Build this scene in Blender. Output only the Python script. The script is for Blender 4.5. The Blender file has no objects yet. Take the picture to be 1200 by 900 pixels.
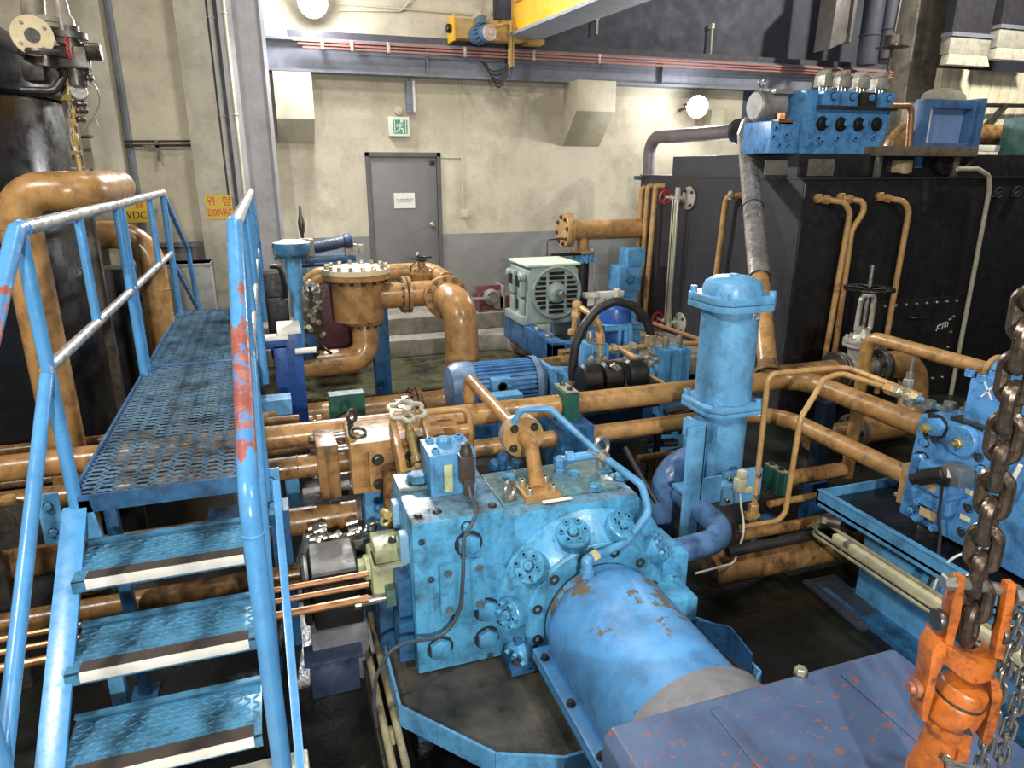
import bpy, bmesh, math, random
from math import sin, cos, pi, radians, atan2, sqrt, tan
from mathutils import Vector as V, Matrix, Quaternion
random.seed(7)
SC = bpy.context.scene
COL = SC.collection
# ------------------------------------------------------------------ camera
F_PX, PITCH, YAW, EYE = 813.0, radians(17.35), radians(18.9), 2.35
cam = bpy.data.objects.new('camera', bpy.data.cameras.new('camera'))
COL.objects.link(cam)
cam.location = (0, 0, EYE)
cam.rotation_euler = (pi/2 - PITCH, 0, -YAW)
cam.data.sensor_width = 36; cam.data.sensor_fit = 'HORIZONTAL'
cam.data.lens = F_PX/1200*36
cam.data.clip_start = .05
SC.camera = cam

def S(px, py, X=None, Y=None, Z=None):
    """world point seen at a photo pixel, on a given plane of the room"""
    u = px-600; v = py-450
    d = v*cos(PITCH)+F_PX*sin(PITCH); w = F_PX*cos(PITCH)-v*sin(PITCH)
    r = V((u*cos(YAW)+w*sin(YAW), -u*sin(YAW)+w*cos(YAW), -d))
    t = X/r.x if X is not None else Y/r.y if Y is not None else (Z-EYE)/r.z
    return r*t + V((0, 0, EYE))

# ------------------------------------------------------------------ mesh helpers
def BM(): return bmesh.new()

def frame(axis):
    a = V(axis).normalized()
    h = V((0, 0, 1)) if abs(a.z) < .9 else V((1, 0, 0))
    x = h.cross(a).normalized(); y = a.cross(x)
    return x, y, a

def _bevel(bm, verts, bev, seg=2):
    vs = set(verts)
    es = [e for e in bm.edges if e.verts[0] in vs and e.verts[1] in vs]
    bmesh.ops.bevel(bm, geom=es, offset=bev, segments=seg, profile=.6, affect='EDGES', clamp_overlap=True)

def box(bm, lo, hi, bev=0.0, M=None, seg=2):
    lo = V(lo); hi = V(hi)
    m = Matrix.Translation((lo+hi)/2) @ Matrix.Diagonal((*(hi-lo), 1))
    if M is not None: m = M @ m
    r = bmesh.ops.create_cube(bm, size=1, matrix=m)
    if bev: _bevel(bm, r['verts'], bev, seg)
    return bm

def rot_about(c, axis, deg):
    c = V(c)
    return Matrix.Translation(c) @ Matrix.Rotation(radians(deg), 4, axis) @ Matrix.Translation(-c)

def lathe(bm, o, axis, prof, seg=32, a0=0.0, a1=2*pi):
    """prof = [(radius, height)...] turned about the axis through o"""
    x, y, a = frame(axis); o = V(o)
    full = abs(a1-a0-2*pi) < 1e-6
    n = seg if full else seg+1
    rings = []
    for r, h in prof:
        if r < 1e-6:
            rings.append([bm.verts.new(o+a*h)])
        else:
            rings.append([bm.verts.new(o+a*h+(x*cos(a0+(a1-a0)*k/seg)+y*sin(a0+(a1-a0)*k/seg))*r) for k in range(n)])
    for A, B in zip(rings, rings[1:]):
        m = seg
        for k in range(m):
            k2 = (k+1) % n if full else k+1
            try:
                if len(A) == 1 and len(B) == 1: continue
                if len(A) == 1: bm.faces.new((A[0], B[k2], B[k]))
                elif len(B) == 1: bm.faces.new((A[k], A[k2], B[0]))
                else: bm.faces.new((A[k], A[k2], B[k2], B[k]))
            except ValueError: pass
    return bm

def cyl(bm, p, q, r, r2=None, seg=20, ch=0.0):
    p = V(p); q = V(q); L = (q-p).length
    r2 = r if r2 is None else r2
    if ch:
        pr = [(0, 0), (r-ch, 0), (r, ch), (r2, L-ch), (r2-ch, L), (0, L)]
    else:
        pr = [(0, 0), (r, 0), (r2, L), (0, L)]
    return lathe(bm, p, q-p, pr, seg)

def fillet(pts, rad, n=6):
    pts = [V(p) for p in pts]
    out = [pts[0]]
    for i in range(1, len(pts)-1):
        a, b, c = pts[i-1], pts[i], pts[i+1]
        R = rad[i] if isinstance(rad, (list, tuple)) else rad
        u = (a-b); w = (c-b)
        lu, lw = u.length, w.length
        u.normalize(); w.normalize()
        ang = u.angle(w)
        if ang > pi-.02 or R <= 0: out.append(b); continue
        t = min(R/tan(ang/2), lu*.49, lw*.49)
        R2 = t*tan(ang/2)
        bis = (u+w).normalized()
        cen = b+bis*(R2/sin(ang/2))
        s0 = (b+u*t)-cen; s1 = (b+w*t)-cen
        tot = s0.angle(s1); ax = s0.cross(s1).normalized()
        for k in range(n+1):
            out.append(cen+Quaternion(ax, tot*k/n) @ s0)
    out.append(pts[-1])
    return out

def tube(bm, pts, r, bend=.08, seg=12, n=6, caps=True, closed=False):
    P = fillet(pts, bend, n) if bend and not closed else [V(p) for p in pts]
    Q = [P[0]]
    for p in P[1:]:
        if (p-Q[-1]).length > 1e-5: Q.append(p)
    P = Q
    N = len(P)
    tang = []
    for i in range(N):
        if closed: t = P[(i+1) % N]-P[i-1]
        elif i == 0: t = P[1]-P[0]
        elif i == N-1: t = P[-1]-P[-2]
        else: t = (P[i+1]-P[i]).normalized()+(P[i]-P[i-1]).normalized()
        tang.append(t.normalized())
    x, y, _ = frame(tang[0])
    rings = []
    for i in range(N):
        if i:
            q = tang[i-1].rotation_difference(tang[i])
            x = (q @ x).normalized()
        y = tang[i].cross(x).normalized()
        rr = r[i] if isinstance(r, (list, tuple)) and len(r) == N else r
        rings.append([bm.verts.new(P[i]+(x*cos(2*pi*k/seg)+y*sin(2*pi*k/seg))*rr) for k in range(seg)])
    prs = list(zip(rings, rings[1:]))
    if closed: prs.append((rings[-1], rings[0]))
    for A, B in prs:
        for k in range(seg):
            bm.faces.new((A[k], A[(k+1) % seg], B[(k+1) % seg], B[k]))
    if caps and not closed:
        bm.faces.new(rings[0][::-1]); bm.faces.new(rings[-1])
    return bm

def torus(bm, c, axis, R, r, seg=28, seg2=10, a0=0, a1=2*pi):
    x, y, a = frame(axis); c = V(c)
    full = abs(a1-a0-2*pi) < 1e-6
    pts = [c+(x*cos(a0+(a1-a0)*k/seg)+y*sin(a0+(a1-a0)*k/seg))*R for k in range(seg if full else seg+1)]
    return tube(bm, pts, r, bend=0, seg=seg2, closed=full)

def prism(bm, pts, vec, bev=0.0):
    vec = V(vec)
    A = [bm.verts.new(V(p)) for p in pts]; B = [bm.verts.new(V(p)+vec) for p in pts]
    n = len(pts)
    fs = [bm.faces.new(A[::-1]), bm.faces.new(B)]
    for k in range(n): fs.append(bm.faces.new((A[k], A[(k+1) % n], B[(k+1) % n], B[k])))
    bmesh.ops.recalc_face_normals(bm, faces=fs)
    if bev: _bevel(bm, A+B, bev)
    return bm

def loft(bm, secs, caps=True):
    R = [[bm.verts.new(V(p)) for p in s] for s in secs]
    n = len(R[0])
    for A, B in zip(R, R[1:]):
        for k in range(n): bm.faces.new((A[k], A[(k+1) % n], B[(k+1) % n], B[k]))
    if caps: bm.faces.new(R[0][::-1]); bm.faces.new(R[-1])
    return bm

def hexa(bm, p, axis, r, h, n=6):
    x, y, a = frame(axis); p = V(p)
    pr = [(0, 0), (r, 0), (r, h*.82), (r*.82, h), (0, h)]
    return lathe(bm, p, axis, pr, n)

def ring_pts(c, axis, R, n, a0=0.0):
    x, y, a = frame(axis); c = V(c)
    return [c+(x*cos(a0+2*pi*k/n)+y*sin(a0+2*pi*k/n))*R for k in range(n)]

# ------------------------------------------------------------------ objects
ORG = {}
def _mesh(name, bm, mat, org, ang=35):
    bmesh.ops.recalc_face_normals(bm, faces=bm.faces[:])
    if org.length > 0: bmesh.ops.translate(bm, vec=-org, verts=bm.verts[:])
    me = bpy.data.meshes.new(name); bm.to_mesh(me); bm.free()
    me.polygons.foreach_set('use_smooth', [True]*len(me.polygons))
    me.set_sharp_from_angle(angle=radians(ang))
    for m in (mat if isinstance(mat, (list, tuple)) else [mat]): me.materials.append(m)
    return me

def T(name, label, cat, loc, group=None):
    o = bpy.data.objects.new(name, None); COL.objects.link(o)
    o.location = V(loc); o.empty_display_size = .1
    o['label'] = label; o['category'] = cat
    if group: o['group'] = group
    ORG[o.name] = V(loc)
    return o

NOSPLIT = ('lettering', 'mark', 'expanded_metal', 'slots', 'vents', 'running_figure', 'tread', 'cross')
def clusters(bm):
    """separate pieces of a mesh: islands whose boxes do not touch"""
    seen = set(); isl = []
    for v in bm.verts:
        if v in seen: continue
        st = [v]; seen.add(v); c = []
        while st:
            x = st.pop(); c.append(x)
            for e in x.link_edges:
                y = e.other_vert(x)
                if y not in seen: seen.add(y); st.append(y)
        isl.append(c)
    if len(isl) < 2: return [set(isl[0])] if isl else []
    bb = []
    for c in isl:
        xs = [v.co for v in c]
        bb.append(([min(p[i] for p in xs)-.002 for i in range(3)], [max(p[i] for p in xs)+.002 for i in range(3)]))
    par = list(range(len(isl)))
    def f(i):
        while par[i] != i: par[i] = par[par[i]]; i = par[i]
        return i
    for i in range(len(isl)):
        for j in range(i):
            if all(bb[i][0][k] <= bb[j][1][k] and bb[j][0][k] <= bb[i][1][k] for k in range(3)): par[f(i)] = f(j)
    g = {}
    for i, c in enumerate(isl): g.setdefault(f(i), set()).update(c)
    return sorted(g.values(), key=len, reverse=True)

def split_bm(bm):
    gs = clusters(bm)
    if len(gs) < 2: return [bm]
    out = []
    for g in gs:
        nb = bmesh.new(); mp = {v: nb.verts.new(v.co) for v in g}
        for fc in bm.faces:
            if fc.verts[0] in g:
                nf = nb.faces.new([mp[v] for v in fc.verts]); nf.material_index = fc.material_index
        out.append(nb)
    bm.free()
    return out

def singular(n):
    if n.endswith('ies'): return n[:-3]+'y'
    return n[:-1] if n.endswith('s') and not n.endswith('ss') else n

def P(parent, name, bm, mat, label=None, ang=35):
    if not any(k in name for k in NOSPLIT):
        bs = split_bm(bm)
        if len(bs) > 1:
            os_ = [P1(parent, singular(name), b, mat, label, ang) for b in bs]
            return os_[0]
        bm = bs[0]
    return P1(parent, name, bm, mat, label, ang)

def P1(parent, name, bm, mat, label=None, ang=35):
    org = ORG[parent.name]
    o = bpy.data.objects.new(name, _mesh(name, bm, mat, org, ang)); COL.objects.link(o)
    if parent.type == 'MESH':
        o.parent = parent
    else:
        o.parent = parent
    ORG[o.name] = org
    if label: o['label'] = label
    return o

def M1(name, label, cat, bm, mat, loc=None, group=None, ang=35):
    if loc is None:
        loc = V((0, 0, 0)); n = len(bm.verts)
        zs = 1e9
        for v in bm.verts: loc += v.co/n; zs = min(zs, v.co.z)
        loc.z = zs
    loc = V(loc)
    bs = split_bm(bm)
    if len(bs) > 1:
        t = T(name, label, cat, loc, group)
        for b in bs: P1(t, singular(name.split('_')[-1]), b, mat)
        return t
    bm = bs[0]
    o = bpy.data.objects.new(name, _mesh(name, bm, mat, loc, ang)); COL.objects.link(o)
    o.location = loc
    o['label'] = label; o['category'] = cat
    if group: o['group'] = group
    ORG[o.name] = loc
    return o

def ST(name, bm, mat, ang=35):
    o = bpy.data.objects.new(name, _mesh(name, bm, mat, V((0, 0, 0)), ang)); COL.objects.link(o)
    o['kind'] = 'structure'
    ORG[o.name] = V((0, 0, 0))
    return o

_BC = {}
def bolt_mesh(kind, r, h, mat):
    k = (kind, round(r, 5), round(h, 5), mat.name)
    if k not in _BC:
        bm = BM()
        if kind == 'hex':
            w0 = len(bm.faces)
            lathe(bm, (0, 0, -h*.15), (0, 0, 1), [(r*1.22, 0), (r*1.22, h*.18), (0, h*.18)], 14)
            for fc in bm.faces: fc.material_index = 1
            hexa(bm, (0, 0, 0), (0, 0, 1), r, h)
        elif kind == 'cap':
            lathe(bm, (0, 0, -h*.1), (0, 0, 1), [(r, 0), (r, h), (r*.9, h*1.1), (r*.55, h*1.1), (r*.5, h*.5), (0, h*.5)], 14)
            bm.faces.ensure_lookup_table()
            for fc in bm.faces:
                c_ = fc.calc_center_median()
                if c_.x**2+c_.y**2 < (r*.53)**2: fc.material_index = 1  # socket interior darkened in colour, recess shade painted in
        elif kind == 'nut':
            hexa(bm, (0, 0, 0), (0, 0, 1), r, h*.6)
            cyl(bm, (0, 0, 0), (0, 0, h), r*.55, seg=8)
        elif kind == 'recess':
            lathe(bm, (0, 0, -h*.5), (0, 0, 1), [(r, h*.5), (r*1.15, h*.75), (r*1.15, h*.5)], 16)
            lathe(bm, (0, 0, 0), (0, 0, 1), [(r*.8, 0), (r*.8, h*.4), (r*.35, h*.4), (r*.3, 0)], 12)
        _BC[k] = _mesh('bolt', bm, [mat, GRIME_SHADE], V((0, 0, 0)))
    return _BC[k]

def bolts(parent, pts, axis, r, h, mat, kind='hex', name='bolt', spin=True):
    me = bolt_mesh(kind, r, h, mat); org = ORG[parent.name]
    q = V((0, 0, 1)).rotation_difference(V(axis).normalized())
    for p in pts:
        o = bpy.data.objects.new(name, me); COL.objects.link(o)
        o.parent = parent; o.rotation_mode = 'QUATERNION'
        o.rotation_quaternion = q @ Quaternion((0, 0, 1), random.uniform(0, 1) if spin else 0)
        o.location = V(p)-org
        ORG[o.name] = org

def text_bm(s, size, M, ext=.001, align='CENTER', font=None):
    cu = bpy.data.curves.new('lettering', 'FONT'); cu.body = s; cu.size = size
    cu.align_x = align; cu.align_y = 'CENTER'; cu.extrude = ext; cu.resolution_u = 3
    cu.space_line = 1.05
    ob = bpy.data.objects.new('lettering', cu); COL.objects.link(ob)
    dg = bpy.context.evaluated_depsgraph_get(); dg.update()
    me = bpy.data.meshes.new_from_object(ob.evaluated_get(dg))
    bm = BM(); bm.from_mesh(me); bmesh.ops.transform(bm, matrix=M, verts=bm.verts[:])
    bpy.data.objects.remove(ob); bpy.data.curves.remove(cu); bpy.data.meshes.remove(me)
    return bm

def facing(p, normal, up=(0, 0, 1)):
    z = V(normal).normalized(); x = V(up).cross(z).normalized(); y = z.cross(x)
    m = Matrix((x, y, z)).transposed().to_4x4(); m.translation = V(p)
    return m

def copy_tree(o, delta, label=None, group=None):
    def rec(s, par):
        c = s.copy(); COL.objects.link(c)
        if par is not None:
            c.parent = par
        for ch in list(s.children): rec(ch, c)
        return c
    r = rec(o, None); r.location = o.location+V(delta)
    if label: r['label'] = label
    if group: r['group'] = group
    return r

# ------------------------------------------------------------------ materials
def srgb(r, g, b):
    f = lambda c: ((c/255+.055)/1.055)**2.4 if c > 10.3 else c/255/12.92
    return (f(r), f(g), f(b), 1)

def paint(name, col, rough=.45, metal=0.0, dirt=.45, dirtcol=(42, 34, 26), scale=4.0, chips=0.0,
          chipcol=(120, 70, 45), var=.12, streak=0.0, bump=.06, chipscale=9.0, spec=.5, coat=0.0):
    m = bpy.data.materials.new(name); m.use_nodes = True
    nt = m.node_tree; N = nt.nodes; L = nt.links
    b = N['Principled BSDF']
    tc = N.new('ShaderNodeTexCoord')
    def noise(sc, det=6, rough_=.6, zs=1.0, off=0.0):
        mp = N.new('ShaderNodeMapping'); mp.inputs['Scale'].default_value = (1, 1, zs); mp.inputs['Location'].default_value = (off, off*.7, off*.3)
        L.new(tc.outputs['Object'], mp.inputs['Vector'])
        n = N.new('ShaderNodeTexNoise'); n.inputs['Scale'].default_value = sc; n.inputs['Detail'].default_value = det
        n.inputs['Roughness'].default_value = rough_
        L.new(mp.outputs[0], n.inputs['Vector'])
        return n.outputs['Fac']
    def ramp(f, lo, hi, a=0.0, c=1.0):
        r = N.new('ShaderNodeMapRange'); r.inputs[1].default_value = lo; r.inputs[2].default_value = hi
        r.inputs[3].default_value = a; r.inputs[4].default_value = c; r.clamp = True
        L.new(f, r.inputs[0]); return r.outputs[0]
    def mix(fac, a, c):
        x = N.new('ShaderNodeMix'); x.data_type = 'RGBA'
        L.new(fac, x.inputs[0])
        for s, v in ((x.inputs[6], a), (x.inputs[7], c)):
            if isinstance(v, tuple): s.default_value = v
            else: L.new(v, s)
        return x.outputs[2]
    base = srgb(*col)
    hi = tuple(min(1, c*(1+var)) for c in base[:3])+(1,); lo = tuple(c*(1-var) for c in base[:3])+(1,)
    c = mix(ramp(noise(scale*.8, 3), .35, .65), lo, hi)
    if dirt:
        f = ramp(noise(scale*2.2, 9, .68, off=3.1), .46, .78, 0, dirt*1.5)
        c = mix(f, c, srgb(*dirtcol))
        f = ramp(noise(scale*9, 8, .7, off=6.4), .56, .7, 0, min(.75, dirt*.8))
        c = mix(f, c, srgb(*dirtcol))
    if streak:
        f = ramp(noise(scale*5, 5, .6, zs=.07, off=1.7), .5, .75, 0, streak)
        c = mix(f, c, srgb(*dirtcol))
    if chips:
        t = .74-.2*chips
        f = ramp(noise(chipscale, 7, .62, off=8.3), t, t+.025)
        c = mix(f, c, srgb(*chipcol))
    L.new(c, b.inputs['Base Color'])
    b.inputs['Metallic'].default_value = metal
    L.new(ramp(noise(scale*6, 5, off=5.0), .3, .7, max(.05, rough-.12), min(1, rough+.15)), b.inputs['Roughness'])
    b.inputs['Specular IOR Level'].default_value = spec
    if coat: b.inputs['Coat Weight'].default_value = coat; b.inputs['Coat Roughness'].default_value = .15
    if bump:
        bp = N.new('ShaderNodeBump'); bp.inputs['Strength'].default_value = bump; bp.inputs['Distance'].default_value = .01
        L.new(noise(scale*14, 4, .6, off=2.2), bp.inputs['Height'])
        L.new(bp.outputs[0], b.inputs['Normal'])
    return m

def glow(name, col, st):
    m = bpy.data.materials.new(name); m.use_nodes = True
    b = m.node_tree.nodes['Principled BSDF']
    b.inputs['Base Color'].default_value = srgb(*col)
    b.inputs['Emission Color'].default_value = srgb(*col); b.inputs['Emission Strength'].default_value = st
    return m

BLUE = paint('sky_blue_paint', (88, 152, 198), .34, dirt=.55, dirtcol=(34, 50, 64), streak=.15, chips=.1, chipcol=(60, 60, 62), bump=.05)
PUMPBLUE = paint('pump_blue_paint', (84, 160, 202), .32, dirt=.7, dirtcol=(34, 62, 76), streak=.5, chips=.3, chipcol=(58, 62, 60), bump=.1)
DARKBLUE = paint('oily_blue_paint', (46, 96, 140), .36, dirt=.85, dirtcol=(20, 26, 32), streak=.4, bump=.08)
RAILBLUE = paint('handrail_blue_paint', (82, 148, 202), .26, dirt=.22, dirtcol=(40, 60, 84), chips=.12, chipcol=(140, 80, 66), chipscale=5, bump=.02)
DRUMBLUE = paint('drum_blue_paint', (86, 150, 206), .36, dirt=.5, dirtcol=(64, 88, 108), scale=3, chips=.85, chipcol=(106, 94, 72), chipscale=5.0, bump=.05)
FILTERBLUE = paint('filter_blue_paint', (106, 170, 214), .36, dirt=.45, dirtcol=(50, 75, 95), streak=.25, chips=.06, chipcol=(35, 48, 60), bump=.04)
GREASYBLUE = paint('greasy_blue_elbow', (88, 126, 170), .34, dirt=.7, dirtcol=(35, 40, 60), chips=.1, chipcol=(30, 32, 40), bump=.05)
BLOCKBLUE = paint('valve_block_blue', (88, 148, 204), .3, dirt=.65, dirtcol=(24, 42, 66), streak=.15, chips=.05, chipcol=(40, 44, 50), bump=.07)
OCHRE = paint('ochre_pipe_paint', (172, 132, 82), .28, dirt=.66, dirtcol=(88, 60, 36), streak=.2, chips=.12, chipcol=(70, 48, 30), bump=.05)
OCHRE2 = paint('ochre_tube_paint', (184, 146, 94), .32, dirt=.5, dirtcol=(110, 74, 38), bump=.03)
DOCHRE = paint('grimy_ochre_paint', (146, 110, 68), .28, dirt=1.0, dirtcol=(46, 34, 24), streak=.7, bump=.08)
COPPER = paint('copper_tube', (176, 128, 90), .38, metal=.5, dirt=.4, dirtcol=(70, 46, 34))
STEEL = paint('bare_steel', (170, 168, 160), .32, metal=.8, dirt=.35, dirtcol=(70, 62, 52))
DSTEEL = paint('dark_steel', (92, 88, 82), .36, metal=.75, dirt=.5, dirtcol=(30, 26, 22))
GALV = paint('galvanised_bolt', (185, 178, 155), .36, metal=.6, dirt=.3)
SILVER = paint('silver_valve_paint', (186, 182, 168), .4, metal=.35, dirt=.5, dirtcol=(70, 62, 48), bump=.08)
BLACKT = paint('black_tank_paint', (26, 26, 28), .42, dirt=.25, dirtcol=(48, 44, 40), scale=2.5, bump=.03)
BLACK = paint('black_plastic', (22, 21, 20), .42, dirt=.3, dirtcol=(60, 50, 40))
RUBBER = paint('black_rubber_hose', (34, 32, 32), .5, dirt=.2, dirtcol=(70, 60, 50))
WALLC = paint('cream_wall_paint', (198, 190, 168), .75, dirt=.5, dirtcol=(148, 138, 118), scale=1.3, streak=.12, bump=.22)
WALLG = paint('grey_dado_paint', (134, 134, 131), .7, dirt=.3, dirtcol=(104, 102, 98), scale=2.0, bump=.15)
PANELC = paint('cream_column_paint', (190, 185, 166), .55, dirt=.45, dirtcol=(128, 116, 96), scale=1.6, streak=.2, bump=.06)
DUCTC = paint('cream_duct_paint', (190, 184, 160), .55, dirt=.15, dirtcol=(130, 120, 100))
BEAMG = paint('grey_beam_paint', (122, 126, 138), .5, dirt=.3, dirtcol=(72, 74, 82))
DARKW = paint('dark_blue_grey', (66, 70, 82), .6, dirt=.4, dirtcol=(38, 40, 46), scale=1.0, streak=.2)
DOORG = paint('grey_door_paint', (118, 117, 116), .5, dirt=.2, dirtcol=(92, 90, 88), scale=1.5, bump=.03)
CRANEY = paint('yellow_crane_paint', (232, 176, 44), .4, dirt=.2, dirtcol=(160, 110, 30), scale=2)
TANYEL = paint('dull_yellow_paint', (186, 150, 84), .45, dirt=.25, dirtcol=(110, 86, 50))
RED = paint('red_wheel_paint', (178, 52, 52), .4, dirt=.3)
COPRAIL = paint('red_conductor_rail', (168, 112, 100), .45, dirt=.35, dirtcol=(100, 70, 66))
CONC = paint('worn_concrete', (142, 137, 124), .75, dirt=.7, dirtcol=(72, 66, 54), scale=2.2, bump=.35)
OILC = paint('oily_concrete', (74, 70, 62), .4, dirt=.8, dirtcol=(22, 22, 18), scale=1.6, bump=.25, spec=.5)
GREENM = paint('pale_green_motor', (146, 162, 156), .42, dirt=.35, dirtcol=(84, 94, 92), bump=.04)
DKGREEN = paint('dark_green_clamp', (34, 84, 72), .45, dirt=.45, dirtcol=(20, 34, 30))
YGREEN = paint('pale_yellow_green', (186, 192, 148), .42, dirt=.55, dirtcol=(70, 74, 48), bump=.06)
SLATE = paint('slate_blue_cover', (76, 96, 128), .4, dirt=.5, dirtcol=(62, 72, 104), scale=2.2, chips=.72, chipcol=(128, 86, 80), chipscale=38, bump=.05)
CAST = paint('cast_grey_collar', (132, 132, 134), .55, dirt=.35, dirtcol=(84, 84, 86), scale=8, bump=.25)
ORANGE = paint('orange_hook_paint', (180, 98, 34), .4, dirt=.9, dirtcol=(70, 38, 22), scale=8, chips=.4, chipcol=(112, 84, 66), chipscale=22, bump=.08)
CHAIN = paint('oily_chain_steel', (104, 92, 80), .32, metal=.8, dirt=.6, dirtcol=(36, 30, 24), scale=14)
CHAIN2 = paint('hand_chain_steel', (150, 146, 136), .34, metal=.8, dirt=.5, dirtcol=(44, 40, 34), scale=18)
CREAMB = paint('cream_cable_trunk', (196, 190, 156), .45, dirt=.35, dirtcol=(110, 100, 76))
WHITEP = paint('white_paint', (226, 224, 214), .5, dirt=.12)
SIGNY = paint('yellow_sign', (222, 182, 62), .5, dirt=.15, dirtcol=(170, 130, 50))
SIGNR = paint('red_lettering', (196, 52, 36), .5, dirt=0)
SIGNK = paint('black_lettering', (40, 36, 34), .5, dirt=0)
GREENS = paint('green_sign', (60, 150, 108), .45, dirt=.1, dirtcol=(40, 110, 84))
TREADC = paint('blue_checker_plate', (78, 136, 170), .38, dirt=.9, dirtcol=(30, 46, 58), scale=2.4, bump=.06, metal=.1)
MESHC = paint('worn_expanded_metal', (130, 164, 188), .34, dirt=.7, dirtcol=(44, 46, 48), metal=.4, scale=2.5, chips=.3, chipcol=(120, 112, 104))
NOSEK = paint('dark_grip_strip', (70, 62, 56), .8, dirt=.2, dirtcol=(44, 40, 36), scale=20, bump=.3)
COBALT = paint('cobalt_blue_paint', (46, 86, 156), .3, dirt=.2, dirtcol=(28, 44, 96))
MAROON = paint('maroon_box_paint', (112, 62, 60), .5, dirt=.35)
GLASS = paint('gauge_glass', (196, 206, 200), .12, dirt=.15)
CABLEG = paint('grey_cable', (70, 76, 84), .5, dirt=.2)

STEELRAIL = paint('galvanised_rail', (196, 198, 196), .3, metal=.75, dirt=.35, dirtcol=(96, 98, 100), chips=.1, chipcol=(90, 130, 170))
RUSTBAND = paint('rust_worn_paint', (150, 78, 66), .45, dirt=.5, dirtcol=(186, 150, 140), scale=7, chips=1.0, chipcol=(72, 132, 188), chipscale=16)
VESSEL = paint('gloss_black_paint', (24, 25, 28), .24, dirt=.12, dirtcol=(52, 50, 48), scale=1.5, bump=.03)

GRIME_SHADE = paint('fastener_grime_and_shade', (36, 44, 50), .5, dirt=.3, dirtcol=(20, 20, 22))  # grime on washers, and painted shade inside cap screw sockets

OILTOP = paint('oil_stained_blue_top', (92, 138, 164), .26, dirt=1.1, dirtcol=(70, 64, 54), scale=4, chips=.5, chipcol=(96, 92, 84), chipscale=7, bump=.1)

SHADEDBLUE = paint('shaded_blue_paint', (24, 42, 62), .5, dirt=.6, dirtcol=(14, 16, 18))  # darker copy of the oily blue, shade put into the colour
# ================================================================== SETTING
WY = 9.2
def wetfloor():
    m = bpy.data.materials.new('oily_wet_floor'); m.use_nodes = True
    nt = m.node_tree; N = nt.nodes; L = nt.links; b = N['Principled BSDF']
    tc = N.new('ShaderNodeTexCoord')
    n1 = N.new('ShaderNodeTexNoise'); n1.inputs['Scale'].default_value = 1.4; n1.inputs['Detail'].default_value = 9; n1.inputs['Roughness'].default_value = .65
    L.new(tc.outputs['Object'], n1.inputs['Vector'])
    cr = N.new('ShaderNodeValToRGB'); e = cr.color_ramp.elements
    e[0].position = .35; e[0].color = srgb(10, 10, 10); e[1].position = .85; e[1].color = srgb(58, 57, 44)
    k = e.new(.55); k.color = srgb(20, 23, 19)
    L.new(n1.outputs['Fac'], cr.inputs[0]); L.new(cr.outputs[0], b.inputs['Base Color'])
    n2 = N.new('ShaderNodeTexNoise'); n2.inputs['Scale'].default_value = .9; n2.inputs['Detail'].default_value = 5
    L.new(tc.outputs['Object'], n2.inputs['Vector'])
    r = N.new('ShaderNodeMapRange'); r.inputs[1].default_value = .42; r.inputs[2].default_value = .6; r.inputs[3].default_value = .12; r.inputs[4].default_value = .55
    L.new(n2.outputs['Fac'], r.inputs[0]); L.new(r.outputs[0], b.inputs['Roughness'])
    n3 = N.new('ShaderNodeTexNoise'); n3.inputs['Scale'].default_value = 40; n3.inputs['Detail'].default_value = 4
    L.new(tc.outputs['Object'], n3.inputs['Vector'])
    bp = N.new('ShaderNodeBump'); bp.inputs['Strength'].default_value = .3; bp.inputs['Distance'].default_value = .01
    L.new(n3.outputs['Fac'], bp.inputs['Height']); L.new(bp.outputs[0], b.inputs['Normal'])
    return m
WET = wetfloor()

ST('floor', box(BM(), (-5, -4, -.2), (14, 6.6, 0)), WET)
# mossy pit bottom behind the pump sets, then the stepped concrete kerb in front of the door
bm = BM(); box(bm, (-5, 6.6, -.2), (14, WY, .2)); ST('floor_back', bm, paint('mossy_pit_floor', (78, 78, 52), .25, dirt=1.2, dirtcol=(22, 22, 16), scale=1.8, bump=.4))
bm = BM()
prism(bm, [(-.2, 7.98, .2), (2.3, 7.93, .2), (2.62, 7.84, .2), (2.74, 7.5, .2), (2.74, 6.2, .2), (4.55, 6.2, .2), (4.55, WY, .2), (-.2, WY, .2)], (0, 0, .2), .015)
ST('floor_kerb_lower', bm, CONC)
ST('floor_kerb_upper', box(BM(), (-.3, 8.25, .4), (4.5, WY, .6), .012), CONC)
ST('floor_stair_landing', box(BM(), (-1.0, -1.0, 0), (-.05, 2.12, .36), .01), paint('painted_floor_slab', (206, 202, 186), .6, dirt=.5, dirtcol=(110, 100, 84), bump=.1))

# back wall with the doorway cut out: cream above a grey dado
DX0, DX1, DZ0, DZ1 = 1.21, 2.17, .6, 2.53
GZ = 1.5
def wallpiece(name, x0, x1, z0, z1, m):
    ST(name, box(BM(), (x0, WY, z0), (x1, WY+.2, z1)), m)
wallpiece('wall_back', DX1, 6.7, GZ, 3.4, WALLC)
wallpiece('wall_back_left', -5, DX0, GZ, 3.4, WALLC)
wallpiece('wall_back_over_door', DX0, DX1, DZ1, 3.4, WALLC)
wallpiece('wall_back_dado', DX1, 14, 0, GZ, WALLG)
wallpiece('wall_back_dado_left', -5, DX0, 0, GZ, WALLG)
wallpiece('wall_back_threshold', DX0, DX1, 0, DZ0, WALLG)
wallpiece('wall_back_upper', -5, 2.9, 3.4, 6.5, WALLC)
wallpiece('wall_back_upper_dark', 2.9, 14, 3.4, 6.5, DARKW)  # right part of the upper wall in a darker blue-grey
wallpiece('wall_back_right', 6.7, 14, GZ, 3.4, DARKW)
ST('wall_left', box(BM(), (-5.2, -4, 0), (-5, WY, 6.5)), WALLC)
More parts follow.
